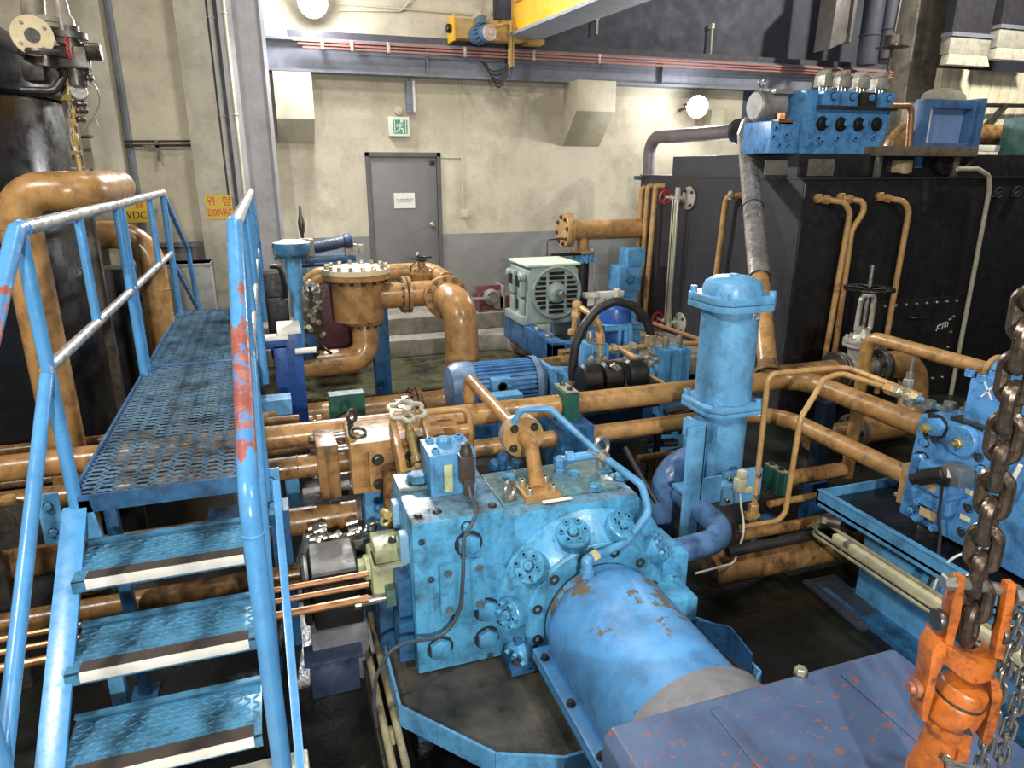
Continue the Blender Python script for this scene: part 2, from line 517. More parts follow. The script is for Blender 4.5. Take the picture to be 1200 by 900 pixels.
ST('wall_right', box(BM(), (14, -4, 0), (14.2, WY, 6.5)), DARKW)

# door
bm = BM()
box(bm, (DX0, WY-.03, DZ0), (DX0+.05, WY+.1, DZ1)); box(bm, (DX1-.05, WY-.03, DZ0), (DX1, WY+.1, DZ1)); box(bm, (DX0, WY-.03, DZ1-.05), (DX1, WY+.1, DZ1))
ST('door_1_frame', bm, paint('door_frame_paint', (92, 91, 90), .5, dirt=.2))
door = ST('door_1', box(BM(), (DX0+.055, WY+.0, DZ0+.01), (DX1-.055, WY+.045, DZ1-.055), .004), DOORG)
bm = BM(); p = V((DX1-.13, WY, 1.63))
lathe(bm, p, (0, -1, 0), [(.035, 0), (.035, .006), (.014, .01), (.014, .035), (.03, .045), (.034, .06), (.026, .075), (0, .08)], 18)
P(door, 'door_knob', bm, STEEL)
bm = BM(); box(bm, (DX1-.14, WY-.012, 2.38), (DX1-.075, WY, 2.43), .003)
P(door, 'door_closer_bracket', bm, BLACK)

# notice on the door
q = S(474, 235, Y=WY)
t = T('door_notice', 'small white paper notice with two lines of black writing taped to the grey door', 'notice', (q.x, WY-.004, q.z-.09))
P(t, 'paper', box(BM(), (q.x-.135, WY-.006, q.z-.095), (q.x+.135, WY-.002, q.z+.095)), WHITEP)
bm = text_bm('가스 배출 후 출입할것\n외부인 출입 금지', .025, facing((q.x, WY-.0065, q.z), (0, -1, 0)), .0004)
P(t, 'lettering', bm, SIGNK)

# EXIT sign with the running figure
a = S(454, 137, Y=WY); c = S(479, 160, Y=WY)
t = T('exit_sign', 'green and white running man exit sign on the wall above the door', 'sign', ((a.x+c.x)/2, WY, c.z))
x0, x1, z0, z1 = a.x, c.x, c.z, a.z
P(t, 'case', box(BM(), (x0, WY-.07, z0), (x1, WY, z1), .006), WHITEP)
P(t, 'green_panel', box(BM(), (x0+.055, WY-.074, z0+.03), (x1-.025, WY-.068, z1-.035)), GREENS)
bm = BM(); cx = (x0+x1)/2+.02; zc = (z0+z1)/2; yy = WY-.077
def bar(bm, p, q, w):
    p = V((p[0], 0, p[1])); q = V((q[0], 0, q[1])); d = (q-p).normalized(); n = V((-d.z, 0, d.x))*w/2
    prism(bm, [V((cx, yy, zc))+v for v in (p-n, q-n, q+n, p+n)], (0, .004, 0))
cyl(bm, (cx+.012, yy, zc+.062), (cx+.012, yy+.004, zc+.062), .018, seg=14)
bar(bm, (.0, .042), (-.012, -.015), .03); bar(bm, (-.012, -.012), (.03, -.035), .018); bar(bm, (.03, -.035), (.028, -.075), .016)
bar(bm, (-.014, -.012), (-.03, -.05), .018); bar(bm, (-.03, -.05), (-.062, -.058), .016)
bar(bm, (.004, .034), (.04, .012), .013); bar(bm, (-.006, .034), (-.042, .022), .013); bar(bm, (-.042, .022), (-.05, -.008), .012)
bar(bm, (-.075, -.08), (-.075, .075), .008); bar(bm, (.062, -.08), (.062, .075), .008)
P(t, 'running_figure', bm, WHITEP)

def disc_box(x, z, r, lab):
    bm = BM(); lathe(bm, (x, WY, z), (0, -1, 0), [(r, 0), (r, .05), (r*.9, .055), (r*.86, .06), (0, .06)], 20)
    box(bm, (x-.012, WY-.075, z-.012), (x+.012, WY-.06, z+.012))
    M1('junction_box', lab, 'junction box', bm, DUCTC, (x, WY, z))
q = S(466.5, 130, Y=WY); disc_box(q.x, q.z, .05, 'round cream junction box on the wall just above the exit sign')
q = S(559, 19, Y=WY); disc_box(q.x, q.z, .055, 'round junction box high on the wall left of the crane drive motor')

# emergency lamp bar above the sign
a = S(474, 95, Y=WY); c = S(486, 133, Y=WY)
t = T('emergency_light', 'narrow grey upright wall lamp hanging under the beam right of the exit sign', 'wall lamp', (a.x+.06, WY, c.z))
P(t, 'housing', box(BM(), (a.x, WY-.09, c.z), (c.x-.035, WY-.02, a.z), .008), BEAMG)
P(t, 'side_rail', box(BM(), (c.x-.033, WY-.08, c.z+.01), (c.x, WY, a.z), .004), WHITEP)
bm = BM(); cyl(bm, ((a.x+c.x)/2, WY-.04, a.z), ((a.x+c.x)/2, WY-.04, a.z+.06), .012); P(t, 'stem', bm, BEAMG)

# surface conduit with outlet box beside the door
a = S(537, 93, Y=WY); c = S(544, 250, Y=WY)
t = T('wall_conduit', 'thin white conduit running down to a small outlet box right of the door', 'conduit', (c.x, WY, c.z))
bm = BM(); tube(bm, [(c.x-.02, WY-.012, 3.39), (c.x-.02, WY-.012, c.z+.03)], .011, seg=8); P(t, 'conduit', bm, DUCTC)
P(t, 'outlet_box', box(BM(), (c.x-.055, WY-.045, c.z-.05), (c.x+.05, WY, c.z+.05), .005), DUCTC)
bm = BM(); tube(bm, [(DX1-.01, WY-.01, S(530, 185, Y=WY).z), (c.x-.02, WY-.01, S(530, 185, Y=WY).z)], .007, seg=6); P(t, 'branch_conduit', bm, DUCTC)

# duct hoods below the beam
def hood(x0, x1, zt, zb, d, lab, slope):
    bm = BM()
    prism(bm, [(x0, WY, zt), (x0, WY-d, zt), (x0, WY-d, zb+slope), (x0, WY, zb)], (x1-x0, 0, 0), .006)
    M1('duct_hood', lab, 'duct', bm, DUCTC, ((x0+x1)/2, WY, zb), None)
hood(3.87, 4.42, 3.41, 2.62, .45, 'boxy cream duct outlet under the beam right of the exit door', .42)
hood(.2, .62, 3.38, 2.62, .35, 'boxy cream duct outlet under the beam beside the left column', .26)

# crane runway beam, a wide flange girder with web stiffeners
t = T('runway_beam', 'long grey steel crane runway girder along the back wall', 'beam', (3, WY-.3, 3.42))
bm = BM(); box(bm, (.16, 8.98, 3.40), (14, 9.2, 3.43)); box(bm, (.16, 9.03, 3.43), (14, 9.06, 3.74)); box(bm, (.16, 8.93, 3.72), (14, 9.2, 3.75))
P(t, 'girder', bm, BEAMG)
for x in (1.98, 3.02, 5.2): P(t, 'stiffener', box(BM(), (x, 8.94, 3.43), (x+.015, 9.04, 3.72)), BEAMG)
t = T('crane_rail', 'dark crane rail with red conductor bars above the runway girder', 'rail', (3, 8.96, 3.75))
P(t, 'rail', box(BM(), (.4, 8.98, 3.75), (14, 9.06, 3.83)), paint('dark_rail', (72, 70, 80), .5))
for k, z in enumerate((3.70, 3.665, 3.63)):
    P(t, 'conductor_bar', box(BM(), (.45+.05*k, 8.86, z), (14, 8.885, z+.02)), COPRAIL)
for x in (.75, 1.08, 1.5, 2.42, 3.3, 4.2):
    P(t, 'insulator', box(BM(), (x, 8.85, 3.62), (x+.035, 8.93, 3.735), .004), SILVER)

# ---------------------------------------------------------------- columns on the left of the back wall
def pil(name, x0, x1, y0, m=PANELC):
    ST(name, box(BM(), (x0, y0, 0), (x1, WY, 6.5), .01), m)
pil('wall_column_1', -1.72, -1.43, 8.86)
pil('wall_column_2', -.74, -.42, 8.9)
pil('wall_column_3', -3.1, -2.5, 8.9)
bm = BM()
box(bm, (-.3, 8.72, 0), (-.27, WY, 6.5)); box(bm, (.12, 8.72, 0), (.16, WY, 6.5)); box(bm, (-.3, 8.86, 0), (.16, 8.9, 6.5)); box(bm, (-.3, 8.7, 0), (-.16, 8.73, 6.5))
ST('wall_column_steel', bm, paint('pale_grey_column', (168, 166, 168), .5, dirt=.3, dirtcol=(124, 120, 118), streak=.2))
ST('trim_1', box(BM(), (-1.42, 9.17, 0), (-1.36, WY, 6.5)), BEAMG)
ST('trim_2', box(BM(), (-.42, 9.1, 0), (-.30, WY, 6.5)), BEAMG)
ST('trim_3', box(BM(), (-1.43, 9.14, 1.45), (-.74, WY, 1.5)), BEAMG)
# conduits running up between the two right-hand columns
for k, (x, r, m, lab) in enumerate(((-.375, .028, WHITEP, 'thick pale conduit pipe standing in the gap left of the steel column'),
                                    (-.23, .018, DUCTC, 'thin cream conduit on the face of the steel column'))):
    bm = BM(); y = 8.98 if k == 0 else 8.68
    tube(bm, [(x, y, .2), (x, y, 6.4)], r, seg=10)
    for z in (.9, 1.9, 2.9, 3.9): torus(bm, (x, y, z), (0, 0, 1), r+.004, .008, 14, 6)
    M1('conduit_pipe', lab, 'conduit', bm, m, (x, y, .2))
bm = BM(); a = S(164, 170, Y=8.84)
tube(bm, [(-1.43, 9.1, a.z), (-.74, 9.1, a.z+.01)], .016, seg=8); tube(bm, [(-1.43, 9.1, a.z+.045), (-.74, 9.1, a.z+.055)], .012, seg=8)
box(bm, (-1.12, 9.08, a.z-.17), (-1.09, 9.12, a.z+.06)); box(bm, (-1.24, 9.08, a.z-.02), (-1.09, 9.12, a.z+.01))
M1('cable_run', 'pair of thin dark cables on a bracket across the cream wall between the columns', 'cable', bm, DSTEEL)
bm = BM(); tube(bm, [(-1.43, 9.02, 2.69), (-1.72, 8.85, 2.66), (-2.5, 8.85, 2.6)], .016, bend=.03, seg=8)
M1('cable_run', 'dark cables crossing the cream column behind the brass valve tree', 'cable', bm, DSTEEL)

# warning signs
def warn(x, z, w, h, y, top, bottom, colb, lab):
    t = T('warning_sign', lab, 'sign', (x, y, z-h/2))
    P(t, 'plate', box(BM(), (x-w/2, y-.004, z-h/2), (x+w/2, y, z+h/2)), SIGNY)
    P(t, 'lettering_top', text_bm(top, h*.42, facing((x, y-.006, z+h*.24), (0, -1, 0)), .0008), SIGNR)
    bm = text_bm(bottom, h*.40, facing((0, 0, 0), (0, -1, 0)), .0008)
    s = w*.92/(max(v.co.x for v in bm.verts)-min(v.co.x for v in bm.verts))
    bmesh.ops.scale(bm, vec=(s, 1, 1.05), verts=bm.verts[:])
    bmesh.ops.translate(bm, vec=(x, y-.006, z-h*.22), verts=bm.verts[:])
    P(t, 'lettering_bottom', bm, colb)
a = S(257, 243, Y=8.89); warn(a.x, a.z, .29, .27, 8.895, '위  험', '2300VAC', SIGNR, 'yellow warning sign with red lettering reading 2300VAC on the column right of the walkway')
a = S(156, 246, Y=8.855); warn(a.x-.02, a.z, .32, .27, 8.855, '위  험', '24VDC', SIGNK, 'yellow warning sign with black voltage lettering on the column behind the left handrail')

# ---------------------------------------------------------------- flood lights
def flood(x, z, y, r, nrm, lab, st):
    n = V(nrm).normalized(); c = V((x, y, z))
    t = T('flood_light', lab, 'lamp', c)
    bm = BM(); lathe(bm, c, -n, [(r*1.02, -.03), (r*1.06, 0), (r, .03), (r*.7, .09), (r*.4, .13), (0, .14)], 28); P(t, 'housing', bm, SILVER)
    bm = BM(); lathe(bm, c+n*.012, n, [(r, 0), (r*.9, .018), (0, .02)], 28); P(t, 'lens', bm, glow('lamp_lens', (255, 250, 238), st))
    bm = BM(); xx, yy, _ = frame(n)
    tube(bm, [c+xx*r*1.08, c+xx*r*1.08-n*.2, c-n*.2-xx*r*1.08, c-xx*r*1.08], .012, bend=.03, seg=8)
    tube(bm, [c-n*.2, V((x, WY, z-.02))], .02, seg=8); P(t, 'bracket', bm, DSTEEL)
a = S(817, 125, Y=8.75); flood(a.x, a.z, 8.75, .14, (-.35, -1, -.25), 'lit round flood light on the back wall above the black tank', 60)
a = S(366, 2, Y=8.85); flood(a.x, a.z, 8.85, .16, (.1, -1, -.35), 'lit round flood light at the top of the back wall above the left duct', 60)
# pale control box behind the right lamp
a = S(830, 140, Y=9.05); M1('control_box', 'small cream box on the wall beside the right flood light', 'box', box(BM(), (a.x, 8.98, a.z-.15), (a.x+.22, WY, a.z+.13), .008), DUCTC)

# thin conduits by the top left lamp
bm = BM(); z = S(480, 10, Y=WY).z
tube(bm, [S(398, 4, Y=WY-.03), S(553, 17, Y=WY-.03)], .012, seg=8); tube(bm, [S(398, 12, Y=WY-.03), S(470, 13, Y=WY-.03), S(480, 2, Y=WY-.03), S(481, -20, Y=WY-.03)], .01, bend=.08, seg=8)
M1('lamp_conduit', 'thin conduits along the wall from the left flood light to the round junction box', 'conduit', bm, DUCTC)

# ---------------------------------------------------------------- overhead crane
t = T('overhead_crane', 'yellow overhead crane girder with its end carriage on the runway rail', 'crane', (2.6, 8.9, 3.83))
gA = S(612, 48, Y=8.6)
bm = BM()
# box girder running towards the viewer to the upper right
g0 = V((gA.x, 8.55, 3.78)); g1 = g0+V((.42, -4.5, .0))
d = (g1-g0).normalized(); n = V((d.y, -d.x, 0)).normalized()
for (a0, b0, z0, z1) in ((-.16, .16, .06, .62),):
    prism(bm, [g0+n*a0+V((0, 0, z0)), g0+n*b0+V((0, 0, z0)), g0+n*b0+V((0, 0, z1)), g0+n*a0+V((0, 0, z1))], g1-g0, .004)
P(t, 'girder_web', bm, CRANEY)
bm = BM(); prism(bm, [g0+n*-.22+V((0, 0, .03)), g0+n*.22+V((0, 0, .03)), g0+n*.22+V((0, 0, .06)), g0+n*-.22+V((0, 0, .06))], g1-g0)
P(t, 'girder_flange', bm, BEAMG)
bm = BM(); a = S(533, 44, Y=8.75); c = S(626, 44, Y=8.75)
box(bm, (a.x, 8.72, 3.80), (c.x, 8.98, 4.02), .008); box(bm, (c.x-.1, 8.7, 3.78), (c.x+.12, 8.98, 3.84), .008)
P(t, 'end_carriage', bm, TANYEL)
bm = BM(); box(bm, (a.x-.03, 8.7, 3.77), (a.x+.0, 9.0, 4.05), .004); P(t, 'end_plate', bm, CRANEY)
bm = BM(); cyl(bm, (a.x-.03, 8.8, 3.91), (a.x-.09, 8.8, 3.91), .05, ch=.01); P(t, 'buffer', bm, BLACK)
m_ = S(565, 40, Y=8.6)
bm = BM(); cyl(bm, (m_.x-.05, 8.72, m_.z), (m_.x+.03, 8.42, m_.z-.01), .1, seg=24, ch=.012)
for k in range(14):
    aa = 2*pi*k/14; box(bm, (m_.x-.006, 8.47, m_.z+.095), (m_.x+.006, 8.7, m_.z+.112), M=rot_about((m_.x-.01, 8.5, m_.z), 'Y', 360*k/14))
P(t, 'drive_motor', bm, paint('teal_motor', (66, 104, 134), .4))
bm = BM(); lathe(bm, (m_.x+.03, 8.42, m_.z-.01), (.25, -1, 0), [(.088, 0), (.088, .02), (.06, .035), (.055, .03), (.03, .03), (.028, .04), (0, .042)], 22); P(t, 'fan_cover', bm, paint('pale_fan_cover', (190, 176, 166), .5))
P(t, 'terminal_box', box(BM(), (m_.x-.07, 8.5, m_.z+.1), (m_.x+.03, 8.66, m_.z+.18), .006), paint('teal_box', (84, 108, 128), .5))
p0 = S(597, 25, Y=8.5); p1 = S(597, 80, Y=8.5)
bm = BM(); box(bm, (p0.x-.02, 8.42, p1.z), (p0.x+.005, 8.5, p0.z), .003); box(bm, (p0.x+.02, 8.46, p1.z+.02), (p0.x+.045, 8.5, p0.z), .003)
tube(bm, [(p0.x-.005, 8.46, p0.z-.02), (p0.x-.25, 8.5, p0.z-.08)], .018, seg=8)
P(t, 'collector_arm', bm, TANYEL)
bm = BM()
for k in range(5):
    s_ = S(562+k*2, 70+k, Y=8.45); e_ = S(596, 76+k*3, Y=8.45); md = (s_+e_)/2-V((0, 0, .1+.03*k))
    tube(bm, [s_, s_*.6+md*.4-V((0, 0, .03)), md, e_*.6+md*.4-V((0, 0, .02)), e_], .008, bend=.08, seg=6)
P(t, 'trailing_cables', bm, RUBBER)
bm = BM(); tube(bm, [(p0.x-.1, 8.46, p0.z+.02), (p0.x-.2, 8.5, p0.z+.02), (p0.x-.12, 8.52, p0.z+.3), (p0.x-.04, 8.5, p0.z+.6)], .02, bend=.1, seg=8)
P(t, 'power_cable', bm, RUBBER)
bm = BM(); qa = g0+n*.17+V((0, 0, .38)); tube(bm, [qa+d*.1, qa+d*4.3+V((0, 0, .0))], .014, seg=8); tube(bm, [qa+d*.1+V((0, 0, .05)), qa+d*4.3+V((0, 0, .05))], .012, seg=8)
qb = g0+n*-.17+V((0, 0, .3)); tube(bm, [qb+d*.1, qb+d*4.3], .014, seg=8); tube(bm, [qb+d*.1+V((0, 0, .05)), qb+d*4.3+V((0, 0, .05))], .012, seg=8)
P(t, 'girder_conduit', bm, TANYEL)
# ================================================================== WALKWAY WITH STAIRS
XL, XR, YF, YB, ZP = -.80, -.165, 2.78, 6.52, 1.16
wk = T('access_walkway', 'blue steel walkway with expanded metal deck, three checker plate steps and tube handrails', 'walkway', (-.5, YF, .36))
bm = BM()
box(bm, (XL, YF, ZP-.07), (XR, YF+.012, ZP)); box(bm, (XL, YB-.01, ZP-.08), (XR, YB, ZP))
for y in (4.67,): box(bm, (XL, y, ZP-.06), (XR, y+.05, ZP-.008))
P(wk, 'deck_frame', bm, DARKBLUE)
bm = BM()
for x in (XL-.012, XR): box(bm, (x, YF, ZP-.14), (x+.012, YB, ZP+.01))
P(wk, 'side_channel', bm, DARKBLUE)
def expanded(y0, y1, name):
    """diamond mesh of slanted metal strands"""
    bm = BM(); px, py = .058, .043; nx = int((XR-XL)/px); ny = int((y1-y0)/py)
    pxx = (XR-XL)/nx; pyy = (y1-y0)/ny
    def strand(pts):
        w = V((0, .0044, 0)); up = V((0, 0, .0076)); lo = []
        R = []
        for p in pts:
            R.append([bm.verts.new(p-w), bm.verts.new(p+w-V((0, 0, .003))), bm.verts.new(p+w+up-V((0, 0, .003))), bm.verts.new(p-w+up)])
        for A, B in zip(R, R[1:]):
            for k in range(4): bm.faces.new((A[k], A[(k+1) % 4], B[(k+1) % 4], B[k]))
    for j in range(ny):
        for sgn in (1, -1):
            yb = y0+pyy*(j+.5)
            pts = []
            for i in range(nx*4+1):
                ph = (i % 4)/4.
                tri = (0, .38, .5, .38)[i % 4]
                zz = random.uniform(-.0015, .0015)
                pts.append(V((XL+pxx*i/4, yb+sgn*pyy*(tri-.0), ZP-.012+zz+(.003 if sgn > 0 else 0))))
            strand(pts)
    P(wk, name, bm, MESHC)
expanded(YF+.012, 4.66, 'expanded_metal_panel'); expanded(4.70, YB-.01, 'expanded_metal_panel')
P(wk, 'joint_strip', box(BM(), (XL, 4.655, ZP-.004), (XR, 4.705, ZP+.004)), DARKBLUE)
# treads
def tread(y, z):
    bm = BM(); x0, x1 = XL+.02, XR-.02; d = .27
    box(bm, (x0, y, z-.006), (x1, y+d, z), .001)
    box(bm, (x0, y, z-.045), (x1, y+.006, z)); box(bm, (x0, y+d-.006, z-.0), (x1, y+d, z+.022)); box(bm, (x0, y+d-.02, z+.018), (x1, y+d, z+.024))
    nx, ny = 21, 8
    for i in range(nx):
        for j in range(ny):
            c = V((x0+.02+(x1-x0-.04)*i/(nx-1), y+.065+(d-.095)*j/(ny-1), z)); s = 1 if (i+j) % 2 else -1
            u = V((.014, .009*s, 0)); w = V((-.0028*s, .0042, 0))
            A = [bm.verts.new(c-u), bm.verts.new(c-w), bm.verts.new(c+u), bm.verts.new(c+w)]
            hz = V((0, 0, .0045)); T_ = [bm.verts.new(c-u*.6+hz), bm.verts.new(c-w*.4+hz), bm.verts.new(c+u*.6+hz), bm.verts.new(c+w*.4+hz)]
            bm.faces.new(T_)
            for k in range(4): bm.faces.new((A[k], A[(k+1) % 4], T_[(k+1) % 4], T_[k]))
    t = P(wk, 'tread', bm, TREADC)
    P(t, 'grip_strip', box(BM(), (x0+.045, y-.003, z+.001), (x1-.025, y+.052, z+.005)), NOSEK)
    P(t, 'nosing', box(BM(), (x0+.045, y-.007, z-.034), (x1-.025, y-.0005, z+.004), .001), WHITEP, 'white nosing strip')
for k in range(3): tread(2.50-.245*k, .96-.2*k)
# stringers: sloping channels from the deck to the slab
for x, nm in ((XL-.045, 'l'), (XR+.075, 'r')):
    bm = BM(); s0 = V((x, YF+.03, ZP-.04)); s1 = V((x, 1.75, .34))
    dv = (s1-s0); upv = V((0, .245, .2)).cross(V((1, 0, 0))).normalized()
    w = .085 if nm == 'l' else .03
    prism(bm, [s0+V((0, -.02, 0)), s0+V((w, -.02, 0)), s0+V((w, -.11, -.09)), s0+V((0, -.11, -.09))], dv, .004)
    P(wk, 'stringer', bm, RAILBLUE)
# splice plates with two bolts at each front corner
for x, yy in ((XL-.14, YF+.06), (XR+.03, YF+.03)):
    pl = P(wk, 'splice_plate', box(BM(), (x, yy, ZP-.21), (x+.075, yy+.012, ZP-.0), .002), BLUE)
    bolts(pl, [(x+.035, yy, ZP-.05), (x+.035, yy, ZP-.16)], (0, -1, 0), .016, .012, BLUE)
bm = BM(); prism(bm, [(XL+.0, YF-.0, ZP-.02), (XL+.05, YF-.0, ZP-.02), (XL+.075, YF-.0, ZP-.19), (XL+.02, YF-.0, ZP-.19)], (0, .012, 0)); P(wk, 'corner_gusset', bm, BLUE)
# legs under the deck
for x in (XL+.02, XR-.06):
    for y in (3.05, 6.3):
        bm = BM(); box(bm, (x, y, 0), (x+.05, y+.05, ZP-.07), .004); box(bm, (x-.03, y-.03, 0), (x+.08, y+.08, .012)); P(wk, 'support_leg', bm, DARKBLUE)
bm = BM(); box(bm, (-.72, 2.46, 0), (-.67, 2.51, .68), .003); box(bm, (-.75, 2.43, 0), (-.64, 2.54, .012)); P(wk, 'support_leg', bm, BLUE)
# handrails
RR, RT, RM = .0265, 2.15, 1.66
def post(x, y, z0, z1, r=.024):
    bm = BM(); tube(bm, [(x, y, z0), (x, y, z1)], r, seg=14); P(wk, 'rail_post', bm, RAILBLUE)
def rail(pts, nm, r=RR, bend=.05):
    bm = BM(); tube(bm, pts, r, bend=bend, seg=16); return P(wk, nm, bm, RAILBLUE)
for x, rr in ((XL, 1), (-.12, 2)):
    slope = (.96-.56)/(.49)
    yn = 1.78
    bm = BM(); tube(bm, [(x, YB, RT), (x, YF+.05, RT)], .027, seg=16); P(wk, 'top_rail', bm, STEELRAIL, 'silver top rail')
    bm = BM(); tube(bm, [(x, YF+.06, RT), (x, YF-.01, RT), (x, yn, RT-.65), (x, yn, .3)], .0275, bend=[0, .06, .12, 0], seg=36, n=8)
    bmesh.ops.subdivide_edges(bm, edges=[e for e in bm.edges if e.calc_length() > .3], cuts=90)
    if rr == 2:
        for fc in bm.faces:
            cz = fc.calc_center_median()
            if cz.y > yn+.02 and 1.6 < cz.z+.05*sin(cz.x*130)+.05*sin(cz.z*47) < 1.9: fc.material_index = 1
    else:
        for fc in bm.faces:
            cz = fc.calc_center_median()
            if cz.y > yn+.02 and 1.78 < cz.z+.05*sin(cz.x*90)+.03*sin(cz.z*60) < 1.98 and cz.x > x-.01: fc.material_index = 1
    P(wk, 'stair_rail', bm, [RAILBLUE, RUSTBAND])
    bm = BM(); torus(bm, (x, yn, 1.42), (0, 0, 1), .028, .004, 18, 6); torus(bm, (x, YF+.055, RT), (0, 1, 0), .0275, .003, 18, 6); P(wk, 'weld_bead', bm, RAILBLUE)
    bm = BM(); tube(bm, [(x, YB, RM), (x, YF, RM)], .022, seg=14); P(wk, 'mid_rail', bm, STEELRAIL, 'silver middle rail')
    rail([(x, YF-.01, RM-.02), (x, yn, RM-.02-slope*(YF-.01-yn))], 'mid_rail', .023, 0)
    for y in (YF+.02, 4.52, 4.62, YB-.03): post(x, y, ZP-.13, RT)
    for y in (3.62, 5.75): post(x, y, RM, RT, .02)
    # far flight going down behind
    rail([(x, YB-.02, RT-.01), (x, 7.78, 1.55), (x, 7.95, .9)], 'far_top_rail', .022, .05)
    rail([(x, YB-.02, RM-.06), (x, 7.85, .95)], 'far_mid_rail', .018, 0)
# rust worn band where hands and slings rub the right handrail
# ================================================================== LEFT SIDE: VESSEL AND VALVE TREE
def flange(bm, c, axis, R, th=.03, hub=None):
    c = V(c); a = V(axis).normalized()
    lathe(bm, c-a*th/2, a, [(0, 0), (R-.004, 0), (R, .004), (R, th-.004), (R-.004, th), (0, th)], 32)

vx, vy, vr = -2.02, 5.3, .86
t = T('pressure_vessel', 'large glossy black upright pressure vessel at the left edge', 'vessel', (vx, vy, 0))
bm = BM(); lathe(bm, (vx, vy, 0), (0, 0, 1), [(vr*.9, 0), (vr, .05), (vr, 2.72), (vr*.98, 2.78)], 64); P(t, 'shell', bm, VESSEL)
bm = BM(); lathe(bm, (vx, vy, 2.74), (0, 0, 1), [(vr+.02, 0), (vr+.07, .02), (vr+.07, .2), (vr+.04, .23), (vr*.7, .42), (vr*.35, .52), (0, .55)], 64); P(t, 'head', bm, VESSEL)
bm = BM(); c = S(40, 85, Y=4.55)
box(bm, (c.x-.05, 4.5, c.z-.05), (c.x+.06, 4.66, c.z+.07), .03); tube(bm, [(c.x-.07, 4.54, c.z-.09), (c.x+.08, 4.54, c.z-.09), (c.x+.13, 4.56, c.z-.02), (c.x+.13, 4.6, c.z+.12)], .02, bend=.05, seg=10)
P(t, 'nozzle_cover', bm, BLACK)

c0 = S(80, 90, Y=4.6)
t = T('valve_tree', 'tall cluster of steel and brass valves with a flanged outlet beside the black vessel', 'valve', (c0.x, 4.6, 2.2))
q = S(38, 42, Y=4.45); ax = V((.25, -1, -.05)).normalized()
bm = BM(); lathe(bm, q, ax, [(.035, -.02), (.035, .018), (.092, .018), (.095, .014), (.095, -.01), (.06, -.014), (.05, -.06), (.05, -.16)], 28); f_ = P(t, 'outlet_flange', bm, paint('tan_flange', (196, 180, 142), .5, dirt=.3))
bolts(f_, ring_pts(q+ax*.012, ax, .068, 4, .6), ax, .009, .012, DSTEEL)
bm = BM(); cyl(bm, q+ax*.0165, q+ax*.018, .034, seg=20); P(f_, 'bore', bm, BLACK)
bm = BM(); e = S(47, 0, Y=4.6); cyl(bm, q-ax*.16-V((0, 0, .14)), V((e.x, 4.6, 3.5)), .055, .055); lathe(bm, S(56, 30, Y=4.6), (0, 0, 1), [(.056, 0), (.085, .01), (.085, .035), (.056, .045)], 24); lathe(bm, S(57, 36, Y=4.6), (0, 0, 1), [(.056, 0), (.085, .01), (.085, .03), (.056, .04)], 24)
P(t, 'riser_pipe', bm, paint('stained_riser', (128, 122, 104), .45, dirt=.5))
bm = BM(); lathe(bm, S(52, 67, Y=4.52), (0, 0, 1), [(0, 0), (.11, 0), (.115, .015), (.11, .03), (0, .03)], 28); cyl(bm, S(54, 78, Y=4.52), S(54, 62, Y=4.52), .055); P(t, 'lower_flange', bm, DSTEEL)
a = S(79, 47, Y=4.6)
bm = BM(); lathe(bm, a, (-.02, 0, 1), [(.05, -.02), (.052, 0), (.05, .1), (.036, .12), (.034, .18), (.028, .2), (0, .2)], 22); P(t, 'spring_bonnet', bm, paint('bonnet_grey', (128, 120, 108), .45, dirt=.3))
b2 = S(86, 70, Y=4.6)
bm = BM(); cyl(bm, b2-V((0, 0, .13)), b2+V((0, 0, .16)), .052, seg=18); box(bm, b2-V((.075, .06, .05)), b2+V((.075, .06, .06)), .012); lathe(bm, b2+V((0, 0, .1)), (0, 0, 1), [(.05, 0), (.085, 0), (.085, .03), (.05, .03)], 20)
cyl(bm, b2+V((-.13, 0, .02)), b2+V((-.05, 0, .02)), .04); P(t, 'valve_body', bm, DSTEEL)
s0 = S(97, 60, Y=4.6); s1 = S(119, 61, Y=4.6)
bm = BM(); cyl(bm, s0, s1, .04, seg=20)
for k in range(9): u = k/9; torus(bm, s0.lerp(s1, .2+.8*u), s1-s0, .041, .004, 20, 6)
P(t, 'ribbed_plug', bm, DSTEEL)
w = S(80, 50, Y=4.54); bm = BM()
for k in range(5): torus(bm, w-V((0, .03, .02*k-.01)), (1, -.6, 0), .009, .004, 12, 6)
P(t, 'red_tags', bm, RED)
bm = BM(); pts = [S(80, 92, Y=4.58), S(80, 118, Y=4.58), S(86, 128, Y=4.58), S(85, 150, Y=4.58), S(90, 180, Y=4.58), S(94, 200, Y=4.58)]
tube(bm, pts, .014, bend=.02, seg=10)
for p, r, h in ((S(79, 100, Y=4.58), .026, .05), (S(79, 118, Y=4.58), .028, .03), (S(85, 135, Y=4.58), .022, .03), (S(85, 148, Y=4.58), .026, .04), (S(88, 170, Y=4.58), .024, .06), (S(90, 182, Y=4.58), .03, .025)):
    hexa(bm, p, (0, 0, 1), r, h)
P(t, 'brass_fittings', bm, paint('worn_brass', (176, 150, 92), .35, metal=.6, dirt=.4))
bm = BM(); tube(bm, [S(83, 120, Y=4.56), S(81, 130, Y=4.56), S(83, 165, Y=4.56), S(90, 184, Y=4.56)], .007, bend=.03, seg=8); tube(bm, [S(95, 88, Y=4.6), S(113, 100, Y=4.6), S(118, 120, Y=4.6), S(108, 140, Y=4.6), S(98, 152, Y=4.6)], .005, bend=.1, seg=6); tube(bm, [S(110, 135, Y=4.6), S(115, 148, Y=4.6)], .004, seg=6)
P(t, 'small_tubes', bm, STEEL)
